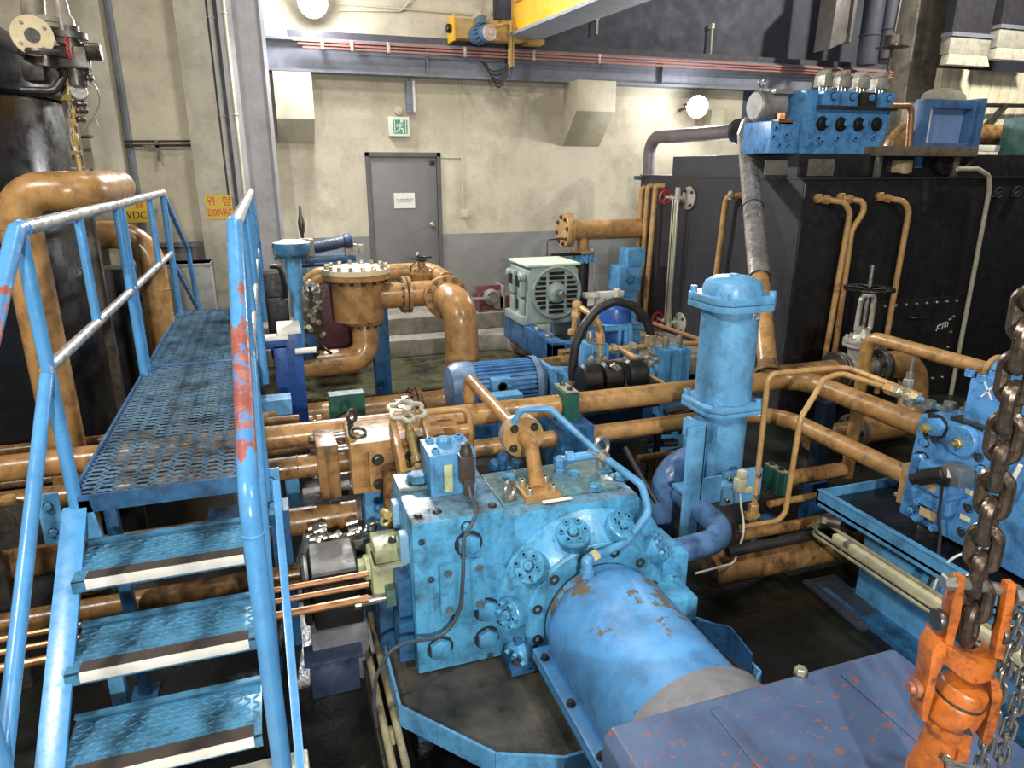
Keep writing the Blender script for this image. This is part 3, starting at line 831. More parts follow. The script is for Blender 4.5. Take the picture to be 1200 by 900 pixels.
bm = BM(); p = S(92, 107, Y=4.58); lathe(bm, p, (.5, -1, .1), [(0, -.03), (.04, -.03), (.046, -.02), (.046, 0), (.04, .006), (0, .006)], 24); P(t, 'pressure_gauge', bm, STEEL)
bm = BM()
for (x, y) in ((88, 122), (92, 112), (96, 122), (93, 130), (98, 130), (88, 140), (95, 140), (99, 84), (104, 92), (100, 74), (94, 80)):
    p = S(x, y, Y=4.6); cyl(bm, p-V((.02, 0, 0)), p+V((.025, 0, .004)), .013, seg=10); hexa(bm, p, (1, 0, .2), .02, .016)
P(t, 'unions', bm, DSTEEL)
bm = BM(); box(bm, S(92, 210, Y=4.62)-V((.03, .03, .12)), S(104, 196, Y=4.62)+V((.01, .03, .0)), .01); tube(bm, [S(94, 200, Y=4.62), S(108, 198, Y=4.62), S(114, 208, Y=4.62), S(114, 225, Y=4.62)], .014, bend=.05, seg=8); box(bm, (S(80, 150, Y=4.7).x, 4.66, .0), (S(80, 150, Y=4.7).x+.05, 4.72, 2.9)); P(t, 'support_bracket', bm, DSTEEL)

# big ochre pipes left of the walkway
c = S(52, 400, Y=4.15); tp = S(60, 224, Y=4.15)
bm = BM(); tube(bm, [(c.x, 4.15, 0), (c.x, 4.15, tp.z), (S(112, 222, Y=4.15).x-.04, 4.15, tp.z), (S(112, 222, Y=4.15).x-.04, 5.0, tp.z)], .096, bend=[0, .14, .1, 0], seg=28, n=10)
torus(bm, (c.x, 4.15, tp.z-.18), (0, 0, 1), .097, .004, 28, 6)
M1('large_pipe', 'thick ochre pipe rising left of the handrail and bending over near the black vessel', 'pipe', bm, OCHRE, (c.x, 4.15, 0))
yb = 6.1; fz = S(82, 278, Y=yb); eb = S(190, 390, Y=yb)
t = T('bent_pipe', 'thick ochre flanged pipe bending down behind the left handrail', 'pipe', (eb.x, yb, .2))
bm = BM(); tube(bm, [(fz.x, yb, fz.z), (eb.x, yb, fz.z+.02), (eb.x, yb, .2)], .105, bend=.3, seg=28, n=12); torus(bm, (eb.x, yb, fz.z-.42), (0, 0, 1), .106, .004, 28, 6); P(t, 'pipe', bm, OCHRE)
bm = BM(); flange(bm, (fz.x, yb, fz.z), (1, 0, 0), .16, .03); flange(bm, (fz.x-.035, yb, fz.z), (1, 0, 0), .16, .03); f_ = P(t, 'flange', bm, OCHRE)
bolts(f_, ring_pts((fz.x+.015, yb, fz.z), (1, 0, 0), .13, 8, .2), (1, 0, 0), .014, .014, DSTEEL)
bm = BM(); tube(bm, [(fz.x-.05, yb, fz.z), (fz.x-.35, yb, fz.z)], .1, seg=24); P(t, 'nozzle', bm, BLACKT)
# dark steel framework and machine bodies in the shade under/left of the walkway
bm = BM(); box(bm, (-2.2, 6.9, 0), (-.95, 7.2, 1.5), .02); M1('dark_machine_base', 'dark steel casing standing in the shade behind the left handrail', 'machine', bm, BLACKT)
bm = BM(); a = S(225, 350, Y=8.6); box(bm, (a.x-.35, 8.5, .3), (a.x+.25, 8.86, S(225, 308, Y=8.6).z), .01); box(bm, (a.x-.35, 8.49, S(225, 308, Y=8.6).z-.03), (a.x+.25, 8.87, S(225, 308, Y=8.6).z), .004)
M1('floor_cabinet', 'low grey sheet metal cabinet at the far end of the walkway', 'cabinet', bm, paint('cabinet_grey', (156, 156, 150), .5, dirt=.25))
# ================================================================== PIPE RACK ACROSS THE PIT
yA, zA, rA = 3.8, .925, .068
yB_, zB, rB = 3.72, .735, .055
# top header A : runs in from the left, passes behind the filter, turns towards the viewer
xa = S(1000, 468, Z=zA).x
t = T('header_pipe', 'upper ochre header pipe passing behind the blue filter, turning to the valve block', 'pipe', (1.0, yA, zA))
bm = BM(); tube(bm, [(-4.5, yA, zA), (xa, yA, zA), (xa, 2.6, zA)], rA, bend=.2, seg=24, n=10)
P(t, 'pipe', bm, OCHRE)
bm = BM(); cyl(bm, (xa, 2.72, zA), (xa, 2.6, zA), rA*1.05); torus(bm, (xa, 2.72, zA), (0, 1, 0), rA*1.05, .01); P(t, 'end_collar', bm, DSTEEL)
# lower header B
xb = S(985, 520, Z=zB).x
t = T('header_pipe', 'lower ochre pipe behind the blue filter ending in a square flange', 'pipe', (1.0, yB_, zB))
bm = BM(); tube(bm, [(.35, yB_, zB), (xb, yB_, zB), (xb, 2.58, zB)], rB, bend=.3, seg=24, n=10); P(t, 'pipe', bm, OCHRE)
bm = BM(); box(bm, (xb-.085, 2.5, zB-.13), (xb+.07, 2.565, zB+.1), .006); f_ = P(t, 'square_flange', bm, OCHRE2)
bolts(f_, [(xb-.06, 2.565, zB+.075), (xb-.06, 2.565, zB-.1), (xb+.045, 2.565, zB-.1)], (0, 1, 0), .014, .03, GALV)
# middle header left of the manifold, with its flange
t = T('header_pipe', 'ochre pipe on the left running under the walkway into the square ochre manifold', 'pipe', (0, 3.62, .8))
zM, yM = .82, 3.6
bm = BM(); tube(bm, [(-4.5, yM, zM), (.75, yM, zM)], .062, seg=24); torus(bm, (.02, yM, zM), (1, 0, 0), .063, .004, 24, 6); P(t, 'pipe', bm, DOCHRE)
xf = S(386, 545, Y=3.5).x
f_ = P(t, 'square_flange', box(BM(), (xf-.06, yM-.13, zM-.15), (xf+.05, yM+.13, zM+.15), .006), DOCHRE)
bolts(f_, [(xf-.06, yM+a, zM+b) for a in (-.09, .09) for b in (-.11, .11)], (-1, 0, 0), .02, .03, DSTEEL)
bm = BM()
for a in (-.09, .09):
    for b in (-.11, .11): cyl(bm, (xf+.05, yM+a, zM+b), (xf+.2, yM+a, zM+b), .02, seg=12)
P(f_, 'tie_rods', bm, STEEL)
# low thick pipe C
yC, zC, rC = 3.52, .54, .075
t = T('header_pipe', 'lowest grimy ochre pipe on the left with a pale sleeve on top', 'pipe', (0, yC, zC-rC))
bm = BM(); tube(bm, [(-4.5, yC, zC), (.3, yC, zC)], rC, seg=24); P(t, 'pipe', bm, DOCHRE)
bm = BM(); tube(bm, [S(355, 577, Y=3.5), S(410, 566, Y=3.5)], .02, seg=12); P(t, 'grey_sleeve', bm, paint('grey_sleeve', (150, 146, 138), .5))
# thin pipes deeper in the pit on the left
for (y, z, r, x1, m, lab) in ((3.2, .42, .05, .0, DOCHRE, 'grimy ochre pipe at the lower left below the other headers'),
                              (4.25, .86, .03, .06, DOCHRE, 'slim ochre pipe behind the upper header on the left'),
                              (4.36, .62, .03, .3, DOCHRE, 'slim dark ochre pipe just in front of the green saddle clamp'),):
    bm = BM(); tube(bm, [(-4.5, y, z), (x1, y, z)], r, seg=14); M1('side_pipe', lab, 'pipe', bm, m, (-1, y, z-r))
bm = BM(); a = S(40, 540, Y=3.45)
tube(bm, [(a.x-.15, 3.5, .55), (a.x-.15, 3.5, .9)], .03, seg=12)
M1('riser_stub', 'short ochre riser between the header pipes at the left edge', 'pipe', bm, OCHRE, (a.x, 3.5, .55))
bm = BM(); a = S(5, 620, Y=3.3); box(bm, (a.x-.3, 3.3, a.z-.1), (a.x+.16, 3.33, a.z+.1), .004); cyl(bm, (a.x+.0, 3.29, a.z+.04), (a.x+.0, 3.3, a.z+.04), .05); box(bm, (a.x-.1, 3.3, 0), (a.x-.04, 3.33, a.z-.09)); M1('perforated_bracket', 'dark steel plate with a round hole clamped over the pipes at the left edge', 'bracket', bm, DSTEEL)
# the copper tubes at the bottom left going to the small pump
for k, (y0, z0, y1, z1) in enumerate(((700, .42, 674, 0), (715, .4, 687, 0), (744, .38, 703, 0))):
    p1 = S(432, y1-2, Y=2.66); z = p1.z
    bm = BM(); tube(bm, [(-2.6, 2.66, z), (p1.x, 2.66, z)], .012 if k < 2 else .017, seg=10)
    M1('copper_pipe', ['uppermost of the three thin copper pipes running to the small yellow-green pump', 'middle thin copper pipe running to the small yellow-green pump', 'lowest and thickest of the three copper pipes by the small pump'][k], 'pipe', bm, COPPER, (-.2, 2.66, z))

# ---- square ochre manifold with flanged branch (left of the pump)
a = S(441, 533, Y=3.3)
zt = 1.005; mx0, mx1, my0, my1 = .28, .78, 3.36, 3.7
t = T('pipe_manifold', 'square ochre manifold block with eye bolt and flanged branch pipe left of the pump', 'manifold', (.6, 3.5, .62))
P(t, 'block', box(BM(), (mx0, my0, .76), (mx1, my1, zt), .008), OCHRE)
bm = BM(); box(bm, (mx0+.0, my0-.02, .735), (mx0+.2, my0+.2, .76), .004); P(t, 'foot', bm, OCHRE)
e = V((mx0+.03, my1-.12, zt)); bm = BM(); torus(bm, e+V((.01, 0, .075)), (.7, -.7, .1), .032, .011, 22, 8); cyl(bm, e, e+V((0, 0, .045)), .016, seg=12); P(t, 'eye_bolt', bm, DSTEEL)
bm = BM(); torus(bm, e+V((.025, -.1, .015)), (.05, -.3, 1), .04, .01, 22, 8); P(t, 'lifting_ring', bm, DSTEEL)
fp = P(t, 'flange_plate', box(BM(), (mx0+.085, my0-.05, .745), (mx0+.34, my0, .965), .006), OCHRE)
bolts(fp, [(mx0+.13, my0-.05, .925), (mx0+.3, my0-.05, .925), (mx0+.13, my0-.05, .79)], (0, -1, 0), .026, .02, DSTEEL)
b0 = V((mx0+.205, my0-.05, .85))
bm = BM(); tube(bm, [b0, V((S(464, 612, Y=2.98).x, 2.98, S(464, 612, Y=2.98).z)), ], .055, seg=22); torus(bm, b0, (0, 1, 0), .057, .008, 24, 6); P(t, 'branch_pipe', bm, DOCHRE)
bm = BM(); box(bm, (mx1, my0+.1, zt-.1), (mx1+.1, my0+.2, zt-.01), .005); cyl(bm, (mx1+.1, my0+.15, zt-.055), (mx1+.16, my0+.15, zt-.055), .035, seg=16); P(t, 'side_port', bm, OCHRE)
# its blue column
bm = BM(); box(bm, (.34, 3.4, 0), (.5, 3.62, .735), .008); box(bm, (.28, 3.36, 0), (.56, 3.66, .015)); M1('support_column', 'blue box column carrying the square ochre manifold', 'support', bm, BLUE, (.42, 3.5, 0))

# ---- handwheel needle valve lying over the manifold
t = T('gate_valve', 'small ochre valve with a pale star handwheel between the manifold and the blue pump', 'valve', (.75, 3.1, .9))
h0 = S(477, 492, Y=3.4); h1 = S(494, 562, Y=3.02); dv = (h1-h0).normalized()
bm = BM(); cyl(bm, h0, h0+dv*.12, .022, seg=12); lathe(bm, h0+dv*.1, dv, [(.0, 0), (.026, .0), (.032, .03), (.022, .07), (.02, .16), (.03, .17), (.03, .22), (.0, .22)], 18); hexa(bm, h0+dv*.34, dv, .04, .05); cyl(bm, h0+dv*.36, h1+dv*.06, .03)
P(t, 'valve_body', bm, paint('grimy_brass_valve', (160, 140, 92), .4, metal=.3, dirt=.6))
bm = BM(); sd = V((1, .1, 0)).normalized()
for s in (-1, 1):
    o = sd*.066*s; upv = dv.cross(sd).normalized()*.045
    prism(bm, [h0+o-upv+dv*.02, h0+o+upv+dv*.02, h1+o+upv-dv*.03, h1+o-upv-dv*.03], sd*.034*s, .003)
prism(bm, [h1-sd*.078-dv*.05-V((0, 0, .03)), h1+sd*.078-dv*.05-V((0, 0, .03)), h1+sd*.078-dv*.05+V((0, 0, .03)), h1-sd*.078-dv*.05+V((0, 0, .03))], dv*.02)
P(t, 'yoke', bm, OCHRE)
bm = BM(); wa = V((.05, -.25, 1)); wc = h0-dv*.0+V((0, 0, .05)); x_, y_, _ = frame(wa)
pts = []
for k in range(36):
    an = 2*pi*k/36; R_ = .088+.012*cos(6*an); pts.append(wc+(x_*cos(an)+y_*sin(an))*R_)
tube(bm, pts, .013, bend=0, seg=8, closed=True)
for k in range(3):
    an = 2*pi*k/3+.3; tube(bm, [wc, wc+(x_*cos(an)+y_*sin(an))*.088], .011, bend=0, seg=8)
cyl(bm, wc-wa.normalized()*.012, wc+wa.normalized()*.02, .024, seg=12)
P(t, 'handwheel', bm, paint('pale_cast_wheel', (196, 190, 168), .45, metal=.3, dirt=.5))
bm = BM(); c = S(474, 470, Y=3.72); box(bm, c-V((.05, .1, .03)), c+V((.05, .05, .0)), .004); hexa(bm, c+V((-.0, -.01, 0)), (0, 0, 1), .026, .03); P(t, 'mount_plate', bm, STEEL)

# ---- ochre lines over the pump: flanged elbow line
t = T('suction_line', 'ochre pipe sloping to a bolted round flange and elbow atop the blue pump', 'pipe', (1.2, 2.85, .9))
fc = S(613, 512, Y=3.05); e0 = S(547, 440, Y=4.0)
ad = (V((fc.x, 3.05, fc.z))-V((e0.x, 3.95, fc.z+.03)))
# run is level along -Y, dropping from a standing pipe behind
pA = V((e0.x, 3.95, e0.z)); pB = V((fc.x, 3.05, fc.z)); dv = (pB-pA).normalized()
bm = BM(); tube(bm, [(pA.x, pA.y, .35), pA, pB-dv*.02], .034, bend=.05, seg=20, n=8); P(t, 'pipe', bm, OCHRE)
bm = BM()
lathe(bm, pB-dv*.06, dv, [(.04, 0), (.105, .0), (.108, .004), (.108, .026), (.104, .03), (.104, .034), (.108, .036), (.108, .066), (.104, .07), (.0, .07)], 36); f_ = P(t, 'flange', bm, OCHRE2)
bm = BM(); torus(bm, pB-dv*.028, dv, .1065, .004, 36, 6); P(f_, 'gasket', bm, BLUE)
bolts(f_, ring_pts(pB+dv*.01, dv, .075, 4, .75), dv, .018, .018, DSTEEL)
pe = S(630, 575, Z=.925)
bm = BM(); tube(bm, [pB, pB+dv*.11, V((pe.x, pe.y, .93))], .036, bend=.07, seg=20, n=8); P(t, 'elbow', bm, OCHRE)
pl = P(t, 'base_plate', box(BM(), (pe.x-.085, pe.y-.075, .9), (pe.x+.085, pe.y+.075, .94), .005), OCHRE)
bolts(pl, [(pe.x+a, pe.y+b, .94) for a in (-.058, .058) for b in (-.05, .05)], (0, 0, 1), .016, .03, GALV, 'cap')
# smaller bent ochre tube next to it
bm = BM(); p = [S(487, 484, Y=3.6), S(545, 478, Y=3.6), S(553, 485, Y=3.6), S(553, 535, Y=3.6)]
tube(bm, [p[0], S(550, 478, Y=3.6), S(553, 545, Y=3.6)], .019, bend=.07, seg=14); tube(bm, [S(548, 500, Y=3.62), S(548, 545, Y=3.62)], .019, seg=14)
M1('bent_tube', 'slim ochre tube bending down behind the solenoid valve block', 'pipe', bm, OCHRE2)
# ================================================================== PUMP
AX, AZ = 1.24, .42
t = pump = T('hydraulic_pump', 'big sky-blue hydraulic pump with bolted control block and round front flange', 'pump', (1.1, 2.7, .2))
# control block (left half)
X0, X1, Y0, Y1, Z0, Z1 = .435, .845, 2.55, 3.02, .2, .945
bm = box(BM(), (X0, Y0, Z0), (X1, Y1, Z1), .012)
for fc in bm.faces: fc.material_index = int(fc.normal.z > .6 and fc.calc_center_median().z > .5)
cb = P(t, 'control_block', bm, [PUMPBLUE, OILTOP])
def on(px, py): return S(px, py, Y=Y0)
bolts(cb, [on(549, 637)], (0, -1, 0), .052, .026, PUMPBLUE, name='hex_plug', spin=False)
bolts(cb, [on(570, 714), on(571, 747), on(516, 759)], (0, -1, 0), .05, .03, PUMPBLUE, name='hex_plug', spin=False)
bolts(cb, [on(537, 717), on(547, 617)], (0, -1, 0), .022, .02, PUMPBLUE, name='hex_plug')
bolts(cb, [on(494, 635), on(505, 679), on(574, 768)], (0, -1, 0), .014, .012, DSTEEL, 'recess', name='socket_screw')
a = on(513, 660); c = on(566, 708)
cp = P(cb, 'cover_plate', box(BM(), (a.x, Y0-.035, c.z), (c.x, Y0, a.z), .006), PUMPBLUE)
ins = .035
bolts(cb, [(a.x+ins, Y0-.037, a.z-ins), (c.x-ins*.7, Y0-.037, a.z-ins), (a.x+ins, Y0-.037, c.z+ins), (c.x-ins*.7, Y0-.037, c.z+ins)], (0, -1, 0), .016, .014, STEEL, 'recess', name='cap_screw')
# top of the block: round plug with lifting plate
p = S(490, 568, Z=Z1)
P(cb, 'top_plate', box(BM(), (p.x-.1, p.y-.06, Z1), (p.x+.05, p.y+.11, Z1+.02), .004), paint('stained_plate', (128, 148, 150), .4, dirt=.7, chips=.3))
bolts(cb, [(p.x, p.y, Z1+.022)], (0, 0, 1), .05, .035, PUMPBLUE, name='hex_plug')
bolts(cb, [S(474, 560, Z=Z1), S(512, 600, Z=Z1), S(577, 593, Z=Z1), S(490, 605, Z=Z1)], (0, 0, 1), .018, .012, DSTEEL, name='cap_screw')
bm = BM(); c = S(466, 590, X=X0); box(bm, (X0-.03, c.y-.05, c.z-.1), (X0, c.y+.02, c.z+.02), .006); c2 = S(470, 620, X=X0); box(bm, (X0-.04, 2.62, .72), (X0, 2.68, .86), .01)
P(cb, 'side_clip', bm, paint('pale_blue_clip', (130, 176, 205), .4, dirt=.3))
bm = BM(); box(bm, (X0-.06, 2.62, .46), (X0, 2.8, .64), .01); box(bm, (X0-.07, 2.6, .24), (X0, 2.8, .44), .01); P(cb, 'side_cover', bm, DARKBLUE)
# pump case (right half): square case with chamfered right shoulder
cx1 = 1.5; CY = 2.58; CT = .9
bm = BM(); r_ = .1
prism(bm, [(X1+.001, CY, .0+.22), (1.68, CY, .22), (1.68, CY, .62), (cx1, CY, CT), (X1+.001, CY, CT)], (0, .44, 0), .01)
bm.normal_update()
for fc in bm.faces: fc.material_index = int(fc.normal.z > .8 and fc.calc_center_median().z > .8)
case = P(t, 'pump_case', bm, [PUMPBLUE, OILTOP])
bm = BM(); box(bm, (1.6, CY-.1, .34), (1.74, CY+.16, .6), .01); P(t, 'outlet_block', bm, PUMPBLUE)
bm = BM(); box(bm, (1.52, CY-.3, .38), (1.67, CY-.12, .5), .01); P(t, 'side_block', bm, PUMPBLUE)
# top details
plates = ((655, 552, .13, .1), (715, 530, .0, 0))
for (x, y) in ((597, 563), (606, 574), (672, 559), (697, 574), (709, 552), (727, 561)):
    bolts(case, [S(x, y, Z=CT)], (0, 0, 1), .032, .03, PUMPBLUE, name='hex_plug')
a = S(600, 583, Z=CT); P(t, 'top_plate', box(BM(), (X1+.02, 2.66, CT), (cx1-.05, 3.0, CT+.012), .004), paint('oil_wet_top', (96, 132, 138), .18, dirt=.75, dirtcol=(52, 60, 54), chips=.1))
for (x0, y0, x1, y1, nm, m) in ((587, 604, 0, 0, 0, 0),):
    pass
a = S(648, 587, Z=CT+.013); P(t, 'nameplate', box(BM(), (a.x-.05, a.y-.012, CT+.0125), (a.x+.09, a.y+.012, CT+.016)), WHITEP)
a = S(636, 579, Z=CT+.013); P(t, 'nameplate', box(BM(), (a.x-.04, a.y-.03, CT+.0125), (a.x+.045, a.y+.02, CT+.018)), PUMPBLUE)
bm = BM(); q = S(597, 588, Z=CT); torus(bm, q+V((0, -.0, .05)), (1, -.95, 0), .045, .014, 24, 10); cyl(bm, q-V((0, 0, .02)), q+V((0, 0, .02)), .022, seg=14); P(t, 'eye_bolt', bm, STEEL)
bm = BM(); q = S(708, 553, Z=CT); c_ = S(711, 530, Y=q.y+.0); torus(bm, V((q.x+.01, q.y+.06, CT+.11)), (.3, -1, .2), .042, .013, 24, 10); cyl(bm, (q.x+.01, q.y+.06, CT), (q.x+.01, q.y+.06, CT+.07), .022, seg=14); P(t, 'eye_bolt', bm, STEEL)
# round housing
FY = 2.44
bm = BM(); lathe(bm, (AX, CY, AZ), (0, -1, 0), [(.455, 0), (.455, .02), (.41, .06), (.345, .13), (.34, .14), (.33, .145), (.2, .145)], 64)
hs = P(t, 'front_housing', bm, PUMPBLUE, None, 18)
bm = BM(); lathe(bm, (AX, FY, AZ), (0, -1, 0), [(.345, -.03), (.345, -.004), (.341, 0), (.0, 0)], 64); fl = P(t, 'mounting_flange', bm, PUMPBLUE)
bolts(fl, ring_pts((AX, FY, AZ), (0, -1, 0), .298, 12, radians(15)), (0, -1, 0), .03, .022, DSTEEL, 'recess', name='socket_screw')
# radial plugs (cylinder covers), each with a ring of cap screws
for k in range(-2, 8):
    ang = radians(103+34*(k-2)) if False else radians(71-34*2+34*k)
    rd = V((cos(ang), 0, sin(ang)))
    if sin(ang) < -.75: continue
    n = (rd*.9+V((0, -.44, 0))).normalized()
    c = V((AX, FY+.045, AZ))+rd*.4
    bm = BM(); lathe(bm, c-n*.06, n, [(.062, 0), (.075, .02), (.075, .075), (.071, .08), (0, .08)], 32)
    pk = P(t, 'radial_plug', bm, PUMPBLUE)
    bolts(pk, ring_pts(c+n*.02, n, .052, 6, .2), n, .0125, .018, PUMPBLUE, 'cap', name='cap_screw')
    bolts(pk, [c+n*.02], n, .022, .015, PUMPBLUE, name='hex_plug')
# bell housing (drum)
Yd0, Yd1, R = 2.41, 1.64, .282
bm = BM(); lathe(bm, (AX, Yd0, AZ), (0, -1, 0), [(R*.9, 0), (R*.925, .006), (R*.93, .05), (R*.935, .055), (R*.975, .07), (R*.995, .1), (R, .14), (R, Yd0-Yd1), (R*.9, Yd0-Yd1)], 64)
dr = P(t, 'bell_housing', bm, DRUMBLUE)
bm = BM(); zf = AZ-.1
for s in (-1, 1):
    x0, x1 = (AX-.33, AX-.24) if s < 0 else (AX+.24, AX+.33)
    box(bm, (x0, Yd1, zf-.03), (x1, Yd0-.03, zf-.002), .003); box(bm, (x0, Yd1, zf+.002), (x1, Yd0-.03, zf+.026), .003)
fe = P(dr, 'split_flange', bm, DRUMBLUE)
bolts(fe, [(AX-.305, y, zf+.026) for y in (2.3, 2.02, 1.75)], (0, 0, 1), .016, .02, DSTEEL)
# feet
bm = BM()
box(bm, (.86, 2.46, .2), (1.02, 2.62, .34), .01); prism(bm, [(.82, 2.4, .2), (1.04, 2.4, .2), (1.04, 2.66, .2), (.82, 2.66, .2)], (0, 0, .03), .004); box(bm, (.9, 2.4, .22), (.92, 2.5, .36)); P(t, 'pump_foot', bm, DARKBLUE)
bm = BM(); box(bm, (1.5, 2.4, .2), (1.66, 2.62, .34), .01); P(t, 'pump_foot', bm, DARKBLUE)
bolts(pump, [S(607, 780, Y=2.45)], (0, -.5, 1), .03, .03, DSTEEL, name='foot_bolt')

# bent blue pressure tube over the pump
t = T('pressure_tube', 'bent sky-blue tube arching from the ochre flange over the pump to its front flange', 'tube', (1.3, 2.6, .9))
q0 = S(603, 489, Y=3.05); pts = [S(604, 492, Y=3.0), S(612, 481, Y=3.0), S(640, 480, Y=3.0), S(650, 487, Y=2.96), S(704, 533, Y=2.8)]
j = V((S(704, 533, Y=2.78).x, 2.78, S(704, 533, Y=2.78).z))
e1 = S(760, 582, Y=2.52); e2 = S(752, 615, Y=2.46); e3 = S(735, 632, Y=2.42); e4 = S(692, 655, Y=2.36)
bm = BM(); tube(bm, [S(602, 496, Y=3.02), S(610, 480, Y=3.0), S(645, 479, Y=2.95), j], .016, bend=.04, seg=14); P(t, 'upper_tube', bm, BLUE)
bm = BM(); tube(bm, [j, S(752, 568, Y=2.55), S(761, 600, Y=2.48), S(735, 635, Y=2.42), S(692, 655, Y=2.36)], .018, bend=.06, seg=14); P(t, 'lower_tube', bm, BLUE)
bm = BM(); d_ = (S(752, 568, Y=2.55)-j).normalized(); hexa(bm, j-d_*.06, d_, .03, .045); hexa(bm, j-d_*.005, d_, .03, .05); cyl(bm, j-V((.0, 0, .06)), j+V((0, 0, .02)), .022, seg=12); P(t, 'tee_fitting', bm, STEEL)
bm = BM(); q = S(690, 660, Y=2.34); hexa(bm, S(700, 650, Y=2.37), S(690, 656, Y=2.36)-S(700, 650, Y=2.37), .026, .04); P(t, 'union_nut', bm, paint('pale_nut', (210, 196, 156), .4, metal=.3))
bm = BM(); tube(bm, [S(692, 655, Y=2.36), S(687, 657, Y=2.35), S(689, 680, Y=2.34)], .025, bend=.02, seg=14); hexa(bm, S(688, 668, Y=2.34), (0, 0, -1), .03, .035); P(t, 'elbow_fitting', bm, BLUE)
bm = BM(); a = S(661, 538, Y=2.88); b_ = S(700, 532, Y=2.8)
tube(bm, [b_, S(668, 537, Y=2.88), S(657, 540, Y=2.9), V((S(657, 540, Y=2.9).x, 2.9, .9))], .022, bend=.03, seg=14); hexa(bm, S(672, 536, Y=2.87), (-1, .2, 0), .034, .04); hexa(bm, V((S(657, 540, Y=2.9).x, 2.9, .95)), (0, 0, 1), .036, .04); hexa(bm, V((S(657, 540, Y=2.9).x, 2.9, .905)), (0, 0, 1), .034, .03); P(t, 'side_fittings', bm, BLUE)
# hose fittings cluster behind
bm = BM()
for (x, y) in ((578, 548), (588, 540), (597, 552), (583, 560), (604, 546)):
    p = S(x, y, Y=3.08); hexa(bm, p, (.2, -.3, 1), .03, .04); cyl(bm, p-V((0, 0, .06)), p, .02, seg=10)
M1('fitting_cluster', 'cluster of oily blue pipe fittings behind the pump left of the ochre flange', 'fitting', bm, DARKBLUE)

# solenoid valve on the block
a = S(501, 545, Y=2.82); c = S(560, 590, Y=2.82)
t = T('solenoid_valve', 'small blue valve block with dark solenoid coil on top of the pump control block', 'valve', (.68, 2.85, Z1))
P(t, 'body', box(BM(), (.565, 2.76, Z1), (.775, 2.98, Z1+.2), .006), BLUE)
P(t, 'label_panel', box(BM(), (.625, 2.752, Z1+.02), (.665, 2.76, Z1+.15), .002), YGREEN)
bm = BM(); box(bm, (.585, 2.752, Z1+.03), (.62, 2.76, Z1+.17), .004); P(t, 'front_boss', bm, BLUE)
bolts(t, [(.6, 2.8, Z1+.2), (.6, 2.93, Z1+.2), (.74, 2.93, Z1+.2)], (0, 0, 1), .018, .016, BLUE, 'cap', name='cap_screw')
bm = BM(); lathe(bm, (.66, 2.89, Z1+.2), (0, 0, 1), [(.034, 0), (.034, .02), (.026, .03), (0, .03)], 20); P(t, 'top_plug', bm, BLUE)
bm = BM(); box(bm, (.69, 2.7, Z1+.07), (.755, 2.775, Z1+.2), .006); lathe(bm, (.722, 2.735, Z1+.2), (0, 0, 1), [(.028, 0), (.028, .02), (.022, .03), (.022, .05), (.012, .055), (0, .055)], 18); box(bm, (.7, 2.685, Z1+.02), (.745, 2.7, Z1+.1), .004); P(t, 'coil', bm, paint('brown_black_coil', (66, 56, 50), .4, dirt=.4))
bm = BM(); g0 = V((.722, 2.69, Z1+.05))
tube(bm, [g0+V((0, 0, .02)), g0+V((0, -.02, -.03)), V((.722, Y0-.012, Z1+.012)), on(541, 625)+V((0, -.03, 0)), on(539, 660)+V((0, -.06, 0)), on(536, 700)+V((0, -.07, 0)), on(520, 738)+V((0, -.05, 0)), S(480, 752, Y=2.45), S(455, 762, Y=2.4), S(440, 795, Y=2.4), S(438, 830, Y=2.42), S(444, 860, Y=2.42), S(452, 868, Y=2.42)], .008, bend=.12, seg=8)
P(t, 'cable', bm, CABLEG)
# bottom connector of that cable
bm = BM(); c = S(458, 865, Y=2.42); box(bm, c-V((.022, .02, .03)), c+V((.02, .02, .05)), .008); cyl(bm, c+V((-.02, 0, 0)), c+V((-.06, 0, 0)), .012, seg=8)
M1('cable_gland', 'small cream cable gland at the end of the grey cable beside the drip tray', 'gland', bm, CREAMB)

# drip tray of pump
t = T('drip_tray', 'blue-rimmed oily steel drip tray under the pump', 'tray', (.9, 2.4, 0))
poly = [(.32, 3.25), (.32, 2.36), (.62, 2.0), (.86, 1.9), (1.66, 1.9), (1.86, 2.05), (1.86, 2.4), (1.72, 2.6), (1.72, 3.25)]
bm = BM(); prism(bm, [(x, y, .17) for x, y in poly], (0, 0, .02)); P(t, 'tray_floor', bm, OILC)
bm = BM()
for k in range(len(poly)):
    (ax, ay), (bx, by) = poly[k], poly[(k+1) % len(poly)]
    d = V((bx-ax, by-ay, 0)).normalized(); n = V((d.y, -d.x, 0))*.006
    prism(bm, [V((ax, ay, .13))-n, V((bx, by, .13))-n, V((bx, by, .13))+n, V((ax, ay, .13))+n], (0, 0, .1))
P(t, 'rim', bm, BLUE)
bm = BM()
for (x, y) in ((.4, 3.1), (.44, 2.42), (.9, 2.0), (1.6, 2.0), (1.62, 3.1)): box(bm, (x-.05, y-.05, 0), (x+.05, y+.05, .17), .005)
P(t, 'stand', bm, DARKBLUE)
# cable trunking pair along the tray edge
for k in range(2):
    bm = BM(); a = S(432+6*k, 720, Z=.12); b_ = S(478+10*k, 905, Z=.12); tube(bm, [(.3-.05*k, 3.15, .14), (.3-.05*k, 2.0, .14)], .016, seg=10)
    M1('conduit_pipe', ['dirty conduit running close along the left rim of the pump drip tray', 'outer dirty conduit left of the pump drip tray'][k], 'conduit', bm, paint('dirty_conduit', (150, 142, 112), .4, dirt=.7))
